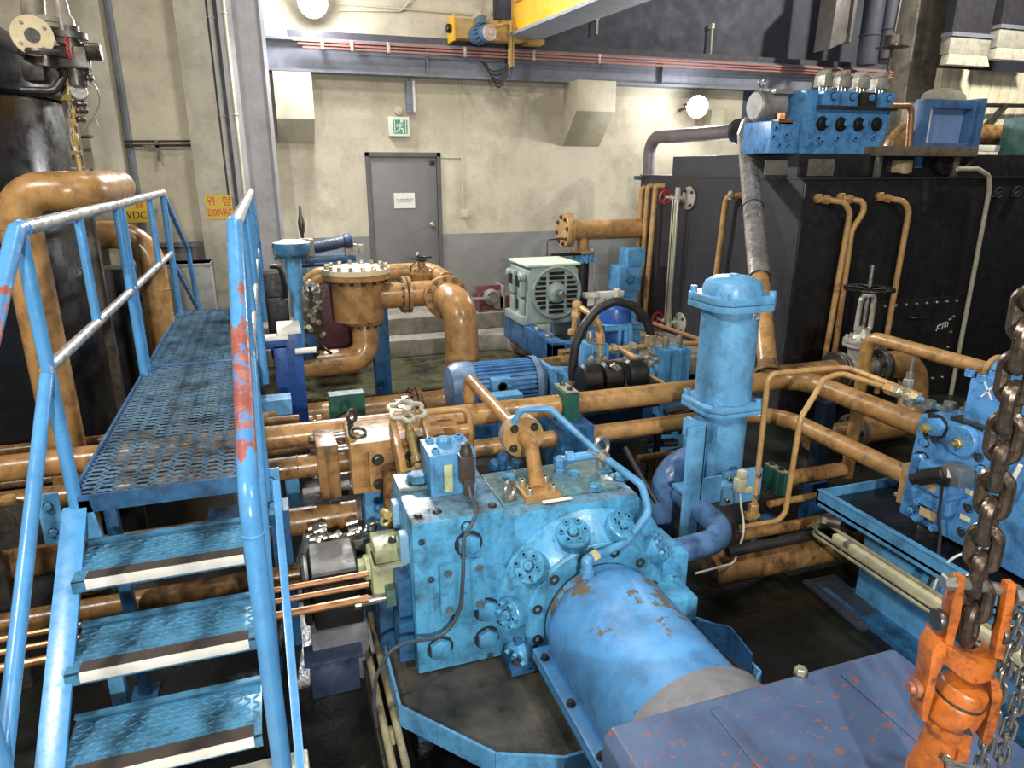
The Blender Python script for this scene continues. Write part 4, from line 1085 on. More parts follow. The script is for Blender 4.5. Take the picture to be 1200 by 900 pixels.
# dark floor channel cover left of it
bm = BM(); box(bm, (-.02, 2.78, 0), (.2, 2.84, .2), .01); box(bm, (-.04, 2.76, .19), (.22, 2.9, .21), .004); M1('floor_box', 'dark blue oily steel box on the pit floor left of the pump', 'box', bm, paint('navy_box', (52, 66, 92), .25, dirt=.6, dirtcol=(20, 22, 26)))
bm = BM(); box(bm, (-.12, 2.1, 0), (.22, 2.14, .08)); box(bm, (.22, 1.4, 0), (.26, 2.9, .1)); M1('floor_angle', 'wet steel angle frame lying on the dark pit floor beside the stair', 'frame', bm, DSTEEL)

# small yellow-green pump with black drive motor
zz = .66
t = T('gear_pump', 'small pale yellow-green pump with a steel shaft left of the blue pump', 'pump', (.32, 2.9, .4))
a = S(432, 640, Y=2.82); c = S(476, 690, Y=2.82)
bm = BM(); box(bm, (a.x, 2.75, c.z), (c.x, 2.98, a.z-.07), .015); box(bm, (a.x+.02, 2.77, a.z-.08), (c.x-.01, 2.95, a.z), .012); P(t, 'body', bm, YGREEN)
P(t, 'top_cover', box(BM(), (a.x+.01, 2.74, a.z-.1), (c.x-.02, 2.9, a.z-.07), .005), paint('dusty_cover', (190, 188, 160), .5, dirt=.4))
bolts(t, [(a.x+.09, 2.8, a.z-.07), (c.x-.05, 2.83, a.z)], (0, 0, 1), .018, .018, DSTEEL)
bm = BM(); lathe(bm, (a.x, 2.86, a.z-.13), (-1, 0, 0), [(.03, 0), (.06, .0), (.06, .02), (.045, .03), (.045, .05), (0, .05)], 20); P(t, 'end_cover', bm, YGREEN)
bm = BM(); box(bm, (a.x+.05, 2.7, c.z-.0), (c.x-.02, 2.8, c.z+.09), .008); P(t, 'port_block', bm, paint('teal_grime', (92, 128, 116), .4, dirt=.6))
bm = BM(); zc_ = c.z+.03; cyl(bm, (a.x+.06, 2.74, zc_), (a.x-.06, 2.74, zc_), .022, seg=16); hexa(bm, (a.x-.06, 2.74, zc_), (-1, 0, 0), .03, .03); P(t, 'shaft', bm, STEEL)
bm = BM(); box(bm, (a.x+.02, 2.76, .2), (c.x-.02, 2.92, c.z+.02), .01); P(t, 'pedestal', bm, DARKBLUE)
bm = BM(); c_ = S(452, 602, Y=2.9); lathe(bm, c_, (.2, -1, .2), [(.02, -.03), (.022, 0), (.02, .03), (.0, .03)], 14); tube(bm, [c_, c_+V((-.03, 0, -.04)), c_+V((-.0, 0, -.06)), c_+V((.02, 0, -.03))], .008, bend=.02, seg=8); P(t, 'brass_tap', bm, paint('brass', (206, 186, 120), .35, metal=.4))
t = T('drive_motor', 'black box-shaped motor with a shiny grey lid left of the small yellow-green pump', 'motor', (0, 3.0, .3))
a = S(352, 622, Y=3.05); c = S(432, 690, Y=2.9)
bm = BM(); box(bm, (a.x+.02, 2.86, .3), (c.x-.03, 3.16, .58), .02); box(bm, (a.x-.02, 2.88, .32), (a.x+.02, 3.14, .57), .03); box(bm, (c.x-.03, 2.9, .36), (c.x+.04, 3.1, .52), .01); P(t, 'housing', bm, BLACK)
P(t, 'lid', box(BM(), (a.x+.03, 2.87, .58), (c.x-.05, 3.15, .6), .006), paint('glossy_grey_lid', (150, 150, 150), .2, dirt=.3))
bm = BM(); box(bm, (a.x+.0, 2.85, .0), (c.x-.02, 3.15, .3), .01); P(t, 'pedestal', bm, paint('grey_pedestal', (120, 122, 128), .4, dirt=.4))
bm = BM(); box(bm, (c.x-.02, 2.92, .42), (c.x+.1, 3.05, .55), .008); P(t, 'coupling', bm, paint('navy_coupling', (34, 52, 78), .4))
bm = BM()
random.seed(3)
for k in range(16):
    p = V((a.x+.05+random.uniform(0, .3), 3.24+random.uniform(-.05, .06), .56+random.uniform(-.03, .05))); cyl(bm, p-V((.03, 0, 0)), p+V((.03, 0, .01)), .014, seg=8); hexa(bm, p, (1, random.uniform(-1, 1), random.uniform(-.4, .4)), .022, .03)
box(bm, (a.x+.05, 3.2, .2), (a.x+.34, 3.3, .55), .01)
M1('fitting_manifold', 'row of small steel fittings just behind the black drive motor', 'fitting', bm, STEEL)

# ---- drive motor in the foreground
t = T('electric_motor', 'large slate-blue motor housing with scratched top in the right foreground', 'motor', (AX, .8, 0))
mx0, mx1, my0, my1, mz = .72, 1.76, -.9, 1.355, .905
bm = BM()
sec = lambda y, i=0: [(mx0+i, y, .12), (mx1-i, y, .12), (mx1-i, y, mz-.07), (mx1-.03-i, y, mz-i), (mx0+.025+i, y, mz-i), (mx0+i, y, mz-.03)]
loft(bm, [sec(my0), sec(my1-.012), sec(my1, .008)])
_bevel(bm, bm.verts[:], .012)
P(t, 'cover', bm, SLATE)
bm = BM()
for (x0, x1) in ((1.05, 1.5),):
    prism(bm, [(x0-.02, my1-.05, mz), (x0+.02, my1-.05, mz), (x0+.02, -.6, mz), (x0-.02, -.6, mz)], (0, 0, .006), .003)
    prism(bm, [(x1-.02, my1-.05, mz), (x1+.02, my1-.05, mz), (x1+.02, -.6, mz), (x1-.02, -.6, mz)], (0, 0, .006), .003)
P(t, 'top_ribs', bm, SLATE)
bm = BM(); lathe(bm, (AX, 1.645, AZ), (0, -1, 0), [(.2, 0), (.305, 0), (.312, .008), (.312, .34), (.2, .34)], 64); P(t, 'end_collar', bm, CAST)
bm = BM(); box(bm, (mx0+.1, -.8, 0), (mx0+.25, 1.2, .13)); box(bm, (mx1-.25, -.8, 0), (mx1-.1, 1.2, .13)); P(t, 'base_rail', bm, DARKBLUE)
bolts(t, [S(938, 789, Z=mz)], (0, 0, 1), .018, .02, GALV)
# bent guard plate to the right of the drum
bm = BM(); a = S(820, 700, Z=.3)
g1, g2, g3 = V((1.66, 2.3, .2)), V((1.81, 2.22, .2)), V((1.83, 2.08, .2))
prism(bm, [g1, g2, g2+V((0, 0, .15)), g1+V((0, 0, .17))], (.004, .007, 0)); prism(bm, [g2, g3, g3+V((0, 0, .1)), g2+V((0, 0, .15))], (.007, .001, 0))
M1('guard_plate', 'bent dark blue sheet guard standing right of the bell housing', 'guard', bm, DARKBLUE)
# ================================================================== TALL FILTER AND RIGHT-HAND PIPEWORK
fx, fy = S(846, 470, Y=3.35).x, 3.35
t = T('filter_housing', 'tall sky-blue cylindrical filter housing with square flanges right of the pump', 'filter', (fx, fy, .3))
zt = S(848, 352, Y=fy).z; zm = S(842, 472, Y=fy).z
bm = BM(); lathe(bm, (fx, fy, 0), (0, 0, 1), [(.165, zm+.03), (.165, zt-.03)], 40); P(t, 'upper_body', bm, FILTERBLUE)
bm = BM(); lathe(bm, (fx, fy, 0), (0, 0, 1), [(0, .36), (.1, .36), (.15, .42), (.155, .46), (.155, zm-.02)], 40); P(t, 'lower_body', bm, FILTERBLUE)
def sqflange(z, h, half, nm, up):
    bm = BM(); c = .07
    oc = [(half, -half+c), (half, half-c), (half-c, half), (-half+c, half), (-half, half-c), (-half, -half+c), (-half+c, -half), (half-c, -half)]
    for k in range(2):
        zz = z-h+k*(h+.002)
        prism(bm, [(fx+x, fy+y, zz) for x, y in oc], (0, 0, h-.003), .004)
    f = P(t, nm, bm, FILTERBLUE)
    q = half-.05
    bolts(f, [(fx+a*q, fy+b*q, z+h) for a in (-1, 1) for b in (-1, 1)], (0, 0, 1), .02, .028, FILTERBLUE, 'cap')
sqflange(zt, .04, .205, 'top_flange', 1); sqflange(zm, .028, .2, 'middle_flange', 1)
bm = BM(); lathe(bm, (fx, fy, zt+.04), (0, 0, 1), [(.17, -.005), (.17, .03), (.155, .07), (.11, .095), (.05, .103), (0, .105)], 40); lathe(bm, (fx, fy, zt+.14), (0, 0, 1), [(.025, -.01), (.025, .012), (0, .012)], 14); P(t, 'domed_lid', bm, FILTERBLUE)
# painted mark
n = V((.12, -1, 0)).normalized(); mk = S(867, 371, Y=fy-.16)
bm = text_bm('F2', .075, facing(V((fx, fy, mk.z))+n*.168+V((.03, 0, 0)), V((.3, -1, 0))), .002); P(t, 'painted_mark', bm, WHITEP, 'white painted mark F2')
# outlet elbow to the pump
bm = BM(); o0 = V((fx+.05, fy-.13, .5)); ox = S(860, 612, Y=2.74).x; o0.x = ox-.02; tube(bm, [o0, (ox, 2.74, .46), (1.74, 2.72, .45)], .066, bend=.17, seg=26, n=12); P(t, 'outlet_elbow', bm, GREASYBLUE)
bm = BM(); box(bm, (fx-.09, fy-.2, .4), (fx+.2, fy-.16, .62), .02); f_ = P(t, 'outlet_flange', bm, FILTERBLUE)
bolts(f_, [(fx-.05, fy-.2, .58), (fx+.16, fy-.2, .58), (fx-.05, fy-.2, .44), (fx+.16, fy-.2, .44)], (0, -1, 0), .018, .02, STEEL, 'cap')
# inlet elbow on the left
bm = BM(); tube(bm, [(fx-.1, fy, .66), (fx-.36, fy-.02, .62), (fx-.38, fy-.02, .2)], .085, bend=.17, seg=26, n=10); P(t, 'inlet_elbow', bm, GREASYBLUE)
bm = BM(); flange(bm, (fx-.38, fy-.02, .2), (0, 0, 1), .13, .03); P(t, 'inlet_flange', bm, BLACK)
bm = BM(); box(bm, (fx-.19, fy-.1, .52), (fx-.15, fy+.1, .76), .008); P(t, 'inlet_port', bm, FILTERBLUE)
# angle-iron bracket
bx, by = S(811, 560, Y=3.02).x, 3.02
bm = BM(); box(bm, (bx-.05, by, .2), (bx+.07, by+.01, 1.0), .002); box(bm, (bx+.06, by, .2), (bx+.07, by+.09, 1.0), .002); prism(bm, [(bx-.06, by+.03, .95), (bx+.16, by+.03, .86), (bx+.16, by+.03, .98), (bx-.06, by+.03, 1.05)], (0, .01, 0)); box(bm, (bx+.1, by+.03, .88), (bx+.12, by+.25, .96)); P(t, 'bracket_post', bm, FILTERBLUE)
bm = BM(); box(bm, (bx-.03, by+.02, .58), (bx+.3, by+.15, .6)); box(bm, (bx+.07, by+.0, .52), (bx+.2, by+.01, .68)); P(t, 'bracket_arm', bm, FILTERBLUE)

# blue stanchion with green clamp holding the header pipes
xs = S(676, 500, Y=3.62).x
bm = BM(); box(bm, (xs-.11, 3.6, 0), (xs+.11, 3.86, zA-.08), .008); box(bm, (xs-.14, 3.56, 0), (xs+.14, 3.9, .015)); M1('pipe_stanchion', 'blue box post under the green clamp right of the ochre flange', 'support', bm, DARKBLUE, (xs, 3.7, 0))
def clamp(x, y, z, r, lab, w=.05):
    t = T('pipe_clamp', lab, 'clamp', (x, y, z-r-.02))
    bm = BM(); prism(bm, [(x-w, y-r-.03, z-r-.02), (x-w, y-r-.03, z+r+.03), (x-w, y-.04, z+r+.035), (x-w, y+.04, z+r+.035), (x-w, y+r+.03, z+r+.03), (x-w, y+r+.03, z-r-.02)], (2*w, 0, 0), .008); P(t, 'body', bm, DKGREEN)
    P(t, 'cap_plate', box(BM(), (x-w*.8, y-r-.035, z+r+.036), (x+w*.8, y+r+.03, z+r+.046), .002), paint('clamp_plate', (150, 148, 124), .45, dirt=.4))
    bolts(t, [(x, y-r*.85, z+r+.046), (x, y+r*.85, z+r+.046)], (0, 0, 1), .016, .02, DSTEEL)
clamp(xs, yA, zA, rA, 'dark green pipe clamp on the upper header pipe above the blue post')

# ---- two thin ochre tubes arching to the valve block
q = S(1050, 458, X=3.16); zq = q.z
k2 = S(985, 437, Z=zq); k1 = S(992, 430, Z=zq+.02)
p1 = S(890, 560, Y=k1.y)
t = T('arched_tube', 'taller ochre tube arching over the header pipes to the valve block', 'tube', (p1.x, k1.y, p1.z))
xt = S(897, 470, Y=k1.y).x
bm = BM(); tube(bm, [S(884, 590, Y=k1.y), (xt, k1.y, zq-.08), (xt, k1.y, zq+.03), (k1.x, k1.y, zq+.02), (q.x, q.y-.12, zq+.02)], .0165, bend=.07, seg=14, n=8); P(t, 'tube', bm, OCHRE2)
bm = BM(); e = S(883, 592, Y=k1.y); hexa(bm, e-V((0, 0, .05)), (0, 0, 1), .034, .06); box(bm, e+V((-.04, -.03, -.1)), e+V((.04, .04, -.05)), .01); P(t, 'foot_fitting', bm, OCHRE2)
t = T('arched_tube', 'lower ochre tube bent beside the taller one and ending at the steel fitting', 'tube', (k2.x, k2.y, .4))
v0 = S(921, 600, Y=k2.y-.1); v1 = S(938, 490, Y=k2.y-.1); v2 = S(966, 444, Y=k2.y)
bm = BM(); tube(bm, [S(868, 618, Y=k2.y-.1), S(919, 609, Y=k2.y-.1), v1, v2, k2, (q.x, q.y+.03, zq)], .0165, bend=[0, .08, .08, .04, .05, 0], seg=14, n=8); P(t, 'tube', bm, OCHRE2)
t = T('tee_fitting', 'steel tee fitting with an upright test point at the end of the ochre tubes', 'fitting', (q.x, q.y, zq-.05))
bm = BM(); d = V((0, -1, 0)); hexa(bm, (q.x, q.y+.06, zq), d, .035, .05); P(t, 'ochre_nut', bm, OCHRE2)
bm = BM(); hexa(bm, (q.x, q.y+.01, zq), d, .034, .045); cyl(bm, (q.x, q.y-.03, zq), (q.x, q.y-.11, zq), .024); hexa(bm, (q.x, q.y-.11, zq), d, .034, .04); cyl(bm, (q.x, q.y-.07, zq-.06), (q.x, q.y-.07, zq+.05), .024, seg=14); P(t, 'tee_body', bm, paint('dull_nickel', (186, 176, 144), .35, metal=.5, dirt=.4))
bm = BM(); b0 = V((q.x, q.y-.07, zq+.05)); hexa(bm, b0, (0, 0, 1), .03, .04); cyl(bm, b0+V((0, 0, .04)), b0+V((0, 0, .075)), .02, seg=12); cyl(bm, b0+V((0, 0, .07)), b0+V((0, 0, .14)), .008, seg=10); cyl(bm, b0+V((0, 0, .14)), b0+V((0, 0, .155)), .013, seg=10); P(t, 'test_point', bm, STEEL)
bm = BM(); tube(bm, [(q.x, q.y-.14, zq), (q.x+.02, q.y-.3, zq-.02)], .017, seg=12); P(t, 'blue_tube', bm, BLUE)

# ---- ochre pipe dropping from the flanged line above the block
xv = 3.72
v_top = S(1018, 394, X=xv); v_end = S(1172, 432, X=xv)
t = T('drop_pipe', 'ochre pipe running level above the valve block and dropping behind the header pipes', 'pipe', (xv, v_top.y, .3))
bm = BM(); tube(bm, [(xv, v_end.y, v_top.z), (xv, v_top.y, v_top.z), (xv, v_top.y, .25)], .042, bend=.09, seg=20, n=8); P(t, 'pipe', bm, OCHRE)
bm = BM(); lathe(bm, (xv, v_end.y+.03, v_top.z), (0, -1, 0), [(.04, 0), (.095, 0), (.095, .025), (.0, .025)], 32); P(t, 'flange', bm, OCHRE2)
bm = BM(); lathe(bm, (xv, v_end.y, v_top.z), (0, -1, 0), [(.0, 0), (.085, 0), (.085, .025), (.078, .03), (.078, .05), (.095, .052), (.095, .085), (.0, .085)], 32); P(t, 'blue_flange', bm, BLUE)
bm = BM(); lathe(bm, (xv, v_end.y-.09, v_top.z), (0, -1, 0), [(0, 0), (.09, 0), (.09, .04), (.06, .08), (.05, .3), (0, .3)], 32); P(t, 'reducer', bm, OCHRE)
bolts(t, ring_pts((xv, v_end.y-.05, v_top.z), (0, -1, 0), .075, 6, .3), (0, -1, 0), .012, .02, STEEL, 'cap')

# ---- gate valve with loop below
gy = 4.5; gx = S(1003, 440, Y=gy).x; gz = S(1003, 432, Y=gy).z
t = T('gate_valve', 'large silver gate valve with a black handwheel in front of the black tank', 'valve', (gx, gy, .25))
bm = BM(); lathe(bm, (gx-.19, gy, gz), (1, 0, 0), [(.075, 0), (.075, .08), (.105, .13), (.115, .19), (.105, .25), (.075, .3), (.075, .38)], 28); cyl(bm, (gx, gy, gz), (gx, gy, gz+.2), .085, .1, seg=24)
for a in range(3): pass
P(t, 'body', bm, SILVER)
for s, nm in ((-1, 'left'), (1, 'right')):
    bm = BM(); flange(bm, (gx+s*.2, gy, gz), (1, 0, 0), .165, .035); f_ = P(t, 'body_flange', bm, paint('grimy_grey_flange', (112, 108, 100), .4, metal=.4, dirt=.6))
    bm = BM(); flange(bm, (gx+s*.24, gy, gz), (1, 0, 0), .165, .035); P(t, 'pipe_flange', bm, DSTEEL)
    bolts(f_, ring_pts((gx+s*.2-.018, gy, gz), (-1, 0, 0), .125, 8, .4), (-1, 0, 0), .02, .025, DSTEEL)
bm = BM(); zb_ = gz+.2; flange(bm, (gx, gy, zb_+.015), (0, 0, 1), .145, .03); flange(bm, (gx, gy, zb_+.05), (0, 0, 1), .145, .03); f_ = P(t, 'bonnet_flange', bm, SILVER)
bolts(f_, ring_pts((gx, gy, zb_+.065), (0, 0, 1), .115, 8), (0, 0, 1), .018, .03, SILVER, 'nut')
zw = S(1010, 339, Y=gy).z
bm = BM(); lathe(bm, (gx, gy, zb_+.06), (0, 0, 1), [(.1, 0), (.075, .04), (.05, .08), (.045, .1), (0, .1)], 22)
for s in (-1, 1): tube(bm, [(gx+s*.05, gy, zb_+.1), (gx+s*.075, gy, zb_+.16), (gx+s*.07, gy, zw-.08), (gx+s*.025, gy, zw-.04)], .02, bend=.04, seg=10)
lathe(bm, (gx, gy, zw-.06), (0, 0, 1), [(0, 0), (.05, 0), (.05, .035), (0, .035)], 18); box(bm, (gx-.07, gy-.03, zb_+.12), (gx-.02, gy+.03, zb_+.18), .01); P(t, 'yoke', bm, SILVER)
bm = BM(); cyl(bm, (gx, gy, zb_+.1), (gx, gy, zw+.2), .016, seg=12); P(t, 'stem', bm, STEEL)
bm = BM()
pts = [V((gx+cos(a)*(.185+.006*cos(12*a)), gy+sin(a)*(.185+.006*cos(12*a)), zw)) for a in [2*pi*k/72 for k in range(72)]]
tube(bm, pts, .014, bend=0, seg=10, closed=True); lathe(bm, (gx, gy, zw-.02), (0, 0, 1), [(0, 0), (.03, 0), (.03, .04), (0, .04)], 16)
for k in range(4):
    a = pi/2*k+.5; tube(bm, [(gx+cos(a)*.02, gy+sin(a)*.02, zw), (gx+cos(a+.2)*.1, gy+sin(a+.2)*.1, zw+.01), (gx+cos(a)*.185, gy+sin(a)*.185, zw)], .01, bend=.03, seg=8)
P(t, 'handwheel', bm, BLACK)
t2 = T('valve_loop', 'ochre pipe loop bending down and back under the silver gate valve', 'pipe', (gx+.4, gy, .25))
zl = S(1000, 508, Y=gy-.15).z
bm = BM(); tube(bm, [(gx+.26, gy, gz), (gx+.64, gy, gz), (gx+.64, gy-.1, zl), (gx-.02, gy-.12, zl)], .12, bend=.22, seg=26, n=12); P(t2, 'bend', bm, OCHRE)
bm = BM(); fl_ = V((gx-.04, gy-.12, zl)); flange(bm, fl_, (1, 0, 0), .16, .03); flange(bm, fl_-V((.035, 0, 0)), (1, 0, 0), .16, .03); f_ = P(t2, 'flange', bm, paint('grimy_flange', (104, 96, 82), .4, dirt=.6))
bolts(f_, ring_pts(fl_-V((.05, 0, 0)), (-1, 0, 0), .125, 8, .3), (-1, 0, 0), .02, .02, BLACK)
bm = BM(); tube(bm, [fl_-V((.05, 0, 0)), fl_-V((.5, 0, .0))], .1, seg=22); P(t2, 'lower_pipe', bm, DOCHRE)
t3 = T('feed_pipe', 'ochre pipe joining the left flange of the silver gate valve behind the upper header', 'pipe', (gx-.6, gy, gz))
bm = BM(); tube(bm, [(gx-.26, gy, gz), (gx-1.25, gy, gz)], .1, seg=26); P(t3, 'pipe', bm, DOCHRE)
for k in range(2):
    bm = BM(); a = S(967+6*k, 470, Y=4.2); tube(bm, [S(972+7*k, 455, Y=4.2), S(966+7*k, 500, Y=4.2), S(958+12*k, 503, Y=4.2)], .016, bend=.04, seg=10)
    M1('small_tube', ['left one of two short vertical tubes beside the lower flange under the header pipe', 'right one of two short vertical tubes beside the lower flange under the header pipe'][k], 'tube', bm, DOCHRE)

# ---- pipes low down between the filter and the tray
def lowpipe(px0, py0, px1, py1, z, r, m, lab, nm='floor_pipe', x0=None, x1=None):
    a = S(px0, py0, Z=z); b = S(px1, py1, Z=z); y = (a.y+b.y)/2
    bm = BM(); tube(bm, [(x0 if x0 is not None else a.x, y, z), (x1 if x1 is not None else b.x, y, z)], r, seg=22)
    return M1(nm, lab, 'pipe', bm, m, ((a.x+b.x)/2, y, z-r)), y
lowpipe(830, 668, 1002, 632, .14, .1, DOCHRE, 'thick grimy ochre pipe lying lowest on the pit floor right of the filter')
lowpipe(850, 645, 1035, 613, .3, .03, RUBBER, 'black hose lying above the thick floor pipe right of the filter', 'black_hose')
lowpipe(866, 628, 985, 605, .3, .033, DOCHRE, 'short grimy ochre pipe above the black hose near the tray corner')
lowpipe(900, 590, 1065, 562, .38, .022, OCHRE, 'slim ochre pipe running level behind the corner of the right tray')
o_, y_ = lowpipe(926, 562, 985, 549, .45, .05, DOCHRE, 'capped ochre pipe in dark green clamp behind the right tray')
clamp(S(912, 566, Z=.45).x, y_, .45, .05, 'dark green clamp on the capped ochre pipe right of the filter', .03)
bm = BM()
for (x0, y0, x1, y1) in ((700, 405, 0, 0),): pass
a = S(868, 566, Y=3.0); box(bm, a-V((.03, .02, .05)), a+V((.03, .03, .03)), .01); box(bm, a+V((-.02, -.02, .03)), a+V((.025, .02, .08)), .01); box(bm, a+V((.02, -.02, -.06)), a+V((.07, .02, -.03)), .004)
M1('pressure_switch', 'small pale electrical connector beside the filter elbow', 'sensor', bm, CREAMB)
bm = BM(); tube(bm, [a-V((0, 0, .05)), a+V((.02, 0, -.15)), a+V((.05, -.02, -.3)), S(860, 660, Y=2.8), S(815, 672, Y=2.75)], .006, bend=.1, seg=6); M1('signal_cable', 'thin white cable hanging from the pale connector past the blue elbow', 'cable', bm, WHITEP)
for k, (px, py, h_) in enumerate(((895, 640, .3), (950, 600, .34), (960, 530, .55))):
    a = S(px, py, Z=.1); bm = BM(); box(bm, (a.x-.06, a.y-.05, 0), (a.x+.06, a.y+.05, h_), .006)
    M1('pipe_support', ['dark blue stub post under the low ochre pipes next to the filter elbow', 'dark blue post under the slim ochre pipe near the tray corner', 'dark blue post in the shade under the ochre header pipes'][k], 'support', bm, DARKBLUE if k < 2 else SHADEDBLUE)
# ================================================================== RIGHT TRAY AND VALVE BLOCK
t = T('drip_tray', 'long blue-rimmed oily tray on a stand at the right under the valve block', 'tray', (3.4, 1.9, 0))
tx, ty, tz = 2.835, 2.86, .56
P(t, 'tray_floor', box(BM(), (tx, .3, tz-.05), (4.2, ty, tz-.035)), paint('oily_tray_floor', (30, 38, 46), .14, dirt=.6, dirtcol=(14, 14, 14)))
bm = BM(); box(bm, (tx, .3, tz-.07), (tx+.012, ty, tz+.02)); box(bm, (tx, ty-.012, tz-.07), (4.2, ty, tz+.02)); box(bm, (tx-.0, .3, tz+.018), (tx+.035, ty, tz+.024))
P(t, 'rim', bm, BLUE)
bm = BM(); box(bm, (tx+.12, 2.0, .02), (tx+.2, 2.6, tz-.07), .004); box(bm, (tx+.12, .5, .02), (tx+.2, 1.9, tz-.07), .004); box(bm, (tx+.9, .5, .0), (tx+1.0, 2.6, tz-.07)); P(t, 'stand', bm, BLUE)
bm = BM(); box(bm, (tx+.0, 1.0, 0), (tx+.3, 2.65, .03)); box(bm, (tx-.02, 1.0, 0), (tx+.01, 2.7, .035)); P(t, 'stand_foot', bm, DARKBLUE)
# floor plates left by the stand
bm = BM(); c = [S(940, 683, Z=0), S(978, 676, Z=0), S(1040, 728, Z=0), S(1010, 742, Z=0)]
prism(bm, c, (0, 0, .02), .003); cc = sum(c, V())/4; prism(bm, [cc+(p-cc)*.75 for p in c], (0, 0, .035), .003)
M1('floor_plate', 'dark steel plate lying on the pit floor beside the right tray stand', 'plate', bm, paint('dark_floor_plate', (52, 60, 72), .4, dirt=.6))
# cable trunk and tubes slung under the tray edge
t = T('wiring_duct', 'cream cable trunk with thin tubes running along under the right tray edge', 'cable trunk', (tx-.05, 2.2, .42))
P(t, 'trunk', box(BM(), (tx-.09, .6, .4), (tx-.035, 2.62, .44), .004), CREAMB)
bm = BM()
for k in range(3): tube(bm, [(tx-.12-.015*k if k else tx-.05, .6, .45-.02*k), (tx-.12-.015*k if k else tx-.05, 2.7, .45-.02*k), (tx-.0, 2.8, .44-.02*k), (tx-.02, 2.83, .36)], .009, bend=.07, seg=8)
P(t, 'tubes', bm, paint('pale_tube', (168, 160, 130), .35, metal=.4, dirt=.5))
bm = BM()
for y in (1.3, 1.9, 2.5): box(bm, (tx-.1, y, .395), (tx-.03, y+.03, .447), .002)
P(t, 'clips', bm, STEEL)
bm = BM(); p = S(985, 614, X=tx-.03); cyl(bm, p, p+V((-.05, .06, 0)), .03); hexa(bm, p+V((-.05, .05, 0)), (-.6, .6, 0), .034, .03); P(t, 'hose_end', bm, DSTEEL)

bx0, bx1, by0, by1, bz0, bz1 = 3.0, 3.62, 1.1, 2.46, .61, 1.17
t = T('valve_block', 'large sky-blue hydraulic valve block with plugs and a black coil at the right', 'valve', (3.3, 1.8, bz0-.07))
bm = BM(); prism(bm, [(bx0, by1, bz0), (bx0, by1-.02, bz1), (bx0, by0, bz1+.0), (bx0, by0, bz0)], (bx1-bx0, 0, 0), .014)
body = P(t, 'body', bm, BLOCKBLUE)
for y in (1.3, 2.3): P(t, 'foot', box(BM(), (bx0+.08, y, bz0-.085), (bx1-.05, y+.1, bz0), .003), DSTEEL)
def ob(px, py): return S(px, py, X=bx0)
L_ = V((-1, 0, 0))
bolts(body, [ob(1098, 500)], L_, .05, .03, BLOCKBLUE, name='hex_plug'); bolts(body, [ob(1080, 540)], L_, .042, .03, BLOCKBLUE, name='hex_plug'); bolts(body, [ob(1078, 582)], L_, .045, .02, BLOCKBLUE, name='hex_plug')
bolts(body, [ob(1096, 514), ob(1163, 527), ob(1147, 535), ob(1135, 595), ob(1128, 624), ob(1087, 508), ob(1093, 487), ob(1160, 510)], L_, .022, .02, DSTEEL, 'recess', name='socket_screw')
bolts(body, [ob(1084, 519), ob(1068, 598), ob(1150, 550), ob(1140, 633), ob(1159, 507)], L_, .02, .016, BLOCKBLUE, name='plug')
def patch(px0, py0, px1, py1, d, nm, m=BLOCKBLUE, bev=.006, par=body):
    a = ob(px0, py0); c = ob(px1, py1)
    return P(par, nm, box(BM(), (bx0-d, min(a.y, c.y), min(a.z, c.z)), (bx0, max(a.y, c.y), max(a.z, c.z)), bev), m)
c_ = ob(1131, 516); bm = BM(); lathe(bm, c_, L_, [(0, 0), (.075, 0), (.075, .03), (.07, .035), (0, .035)], 32); rp = P(body, 'round_cover', bm, BLOCKBLUE)
bm = BM(); cc = c_+L_*.035; hexa(bm, cc+V((0, .0, -.01)), L_, .022, .02); cyl(bm, cc+V((0, 0, -.01)), cc+V((-.05, 0, -.01)), .01, seg=10); P(rp, 'bleed_screw', bm, paint('brass2', (190, 160, 90), .35, metal=.5))
bm = BM(); cc = ob(1091, 501)+L_*.03; cyl(bm, cc, cc+L_*.03, .014, seg=10); hexa(bm, cc, L_, .024, .014); P(body, 'bleed_screw', bm, paint('brass3', (190, 160, 90), .35, metal=.5))
pv = patch(1081, 564, 1120, 604, .06, 'pilot_valve')
bolts(pv, [ob(1084, 570)+L_*.06, ob(1086, 585)+L_*.06, ob(1108, 594)+L_*.06, ob(1084, 604)+L_*.06, ob(1104, 616)+L_*.06], L_, .02, .016, BLOCKBLUE, 'recess', name='cap_screw')
up = patch(1096, 536, 1128, 584, .1, 'upper_valve')
lp = ob(1107, 566); P(up, 'label', box(BM(), (bx0-.103, lp.y-.04, lp.z-.018), (bx0-.1, lp.y+.04, lp.z+.018)), paint('tan_label', (176, 150, 112), .6))
lp = ob(1098, 600); P(pv, 'label', box(BM(), (bx0-.063, lp.y-.045, lp.z-.022), (bx0-.06, lp.y+.045, lp.z+.022)), paint('tan_label_two', (186, 160, 116), .6))
for (x, y) in ((1115, 513), (1137, 577), (1131, 607)):
    lp = ob(x, y); P(body, 'tag_plate', box(BM(), (bx0-.003, lp.y-.025, lp.z-.012), (bx0, lp.y+.025, lp.z+.012)), paint('cream_tag', (224, 214, 170), .5, dirt=.1))
bm = BM(); k0 = ob(1101, 556)+L_*.14; k1 = ob(1126, 552)+L_*.1
cyl(bm, k0, k1, .038, seg=22, ch=.006); cyl(bm, k0, k0+(k0-k1).normalized()*.03, .026, seg=16); box(bm, k1-V((.03, .04, .05)), k1+V((.03, .04, .0)), .008); P(up, 'coil', bm, BLACK)
bm = BM(); k2_ = ob(1133, 555)+L_*.06; box(bm, k2_-V((.05, .05, .04)), k2_+V((.05, .05, .05)), .008); hexa(bm, k1, k2_-k1, .04, .04); P(up, 'coil_mount', bm, STEEL)
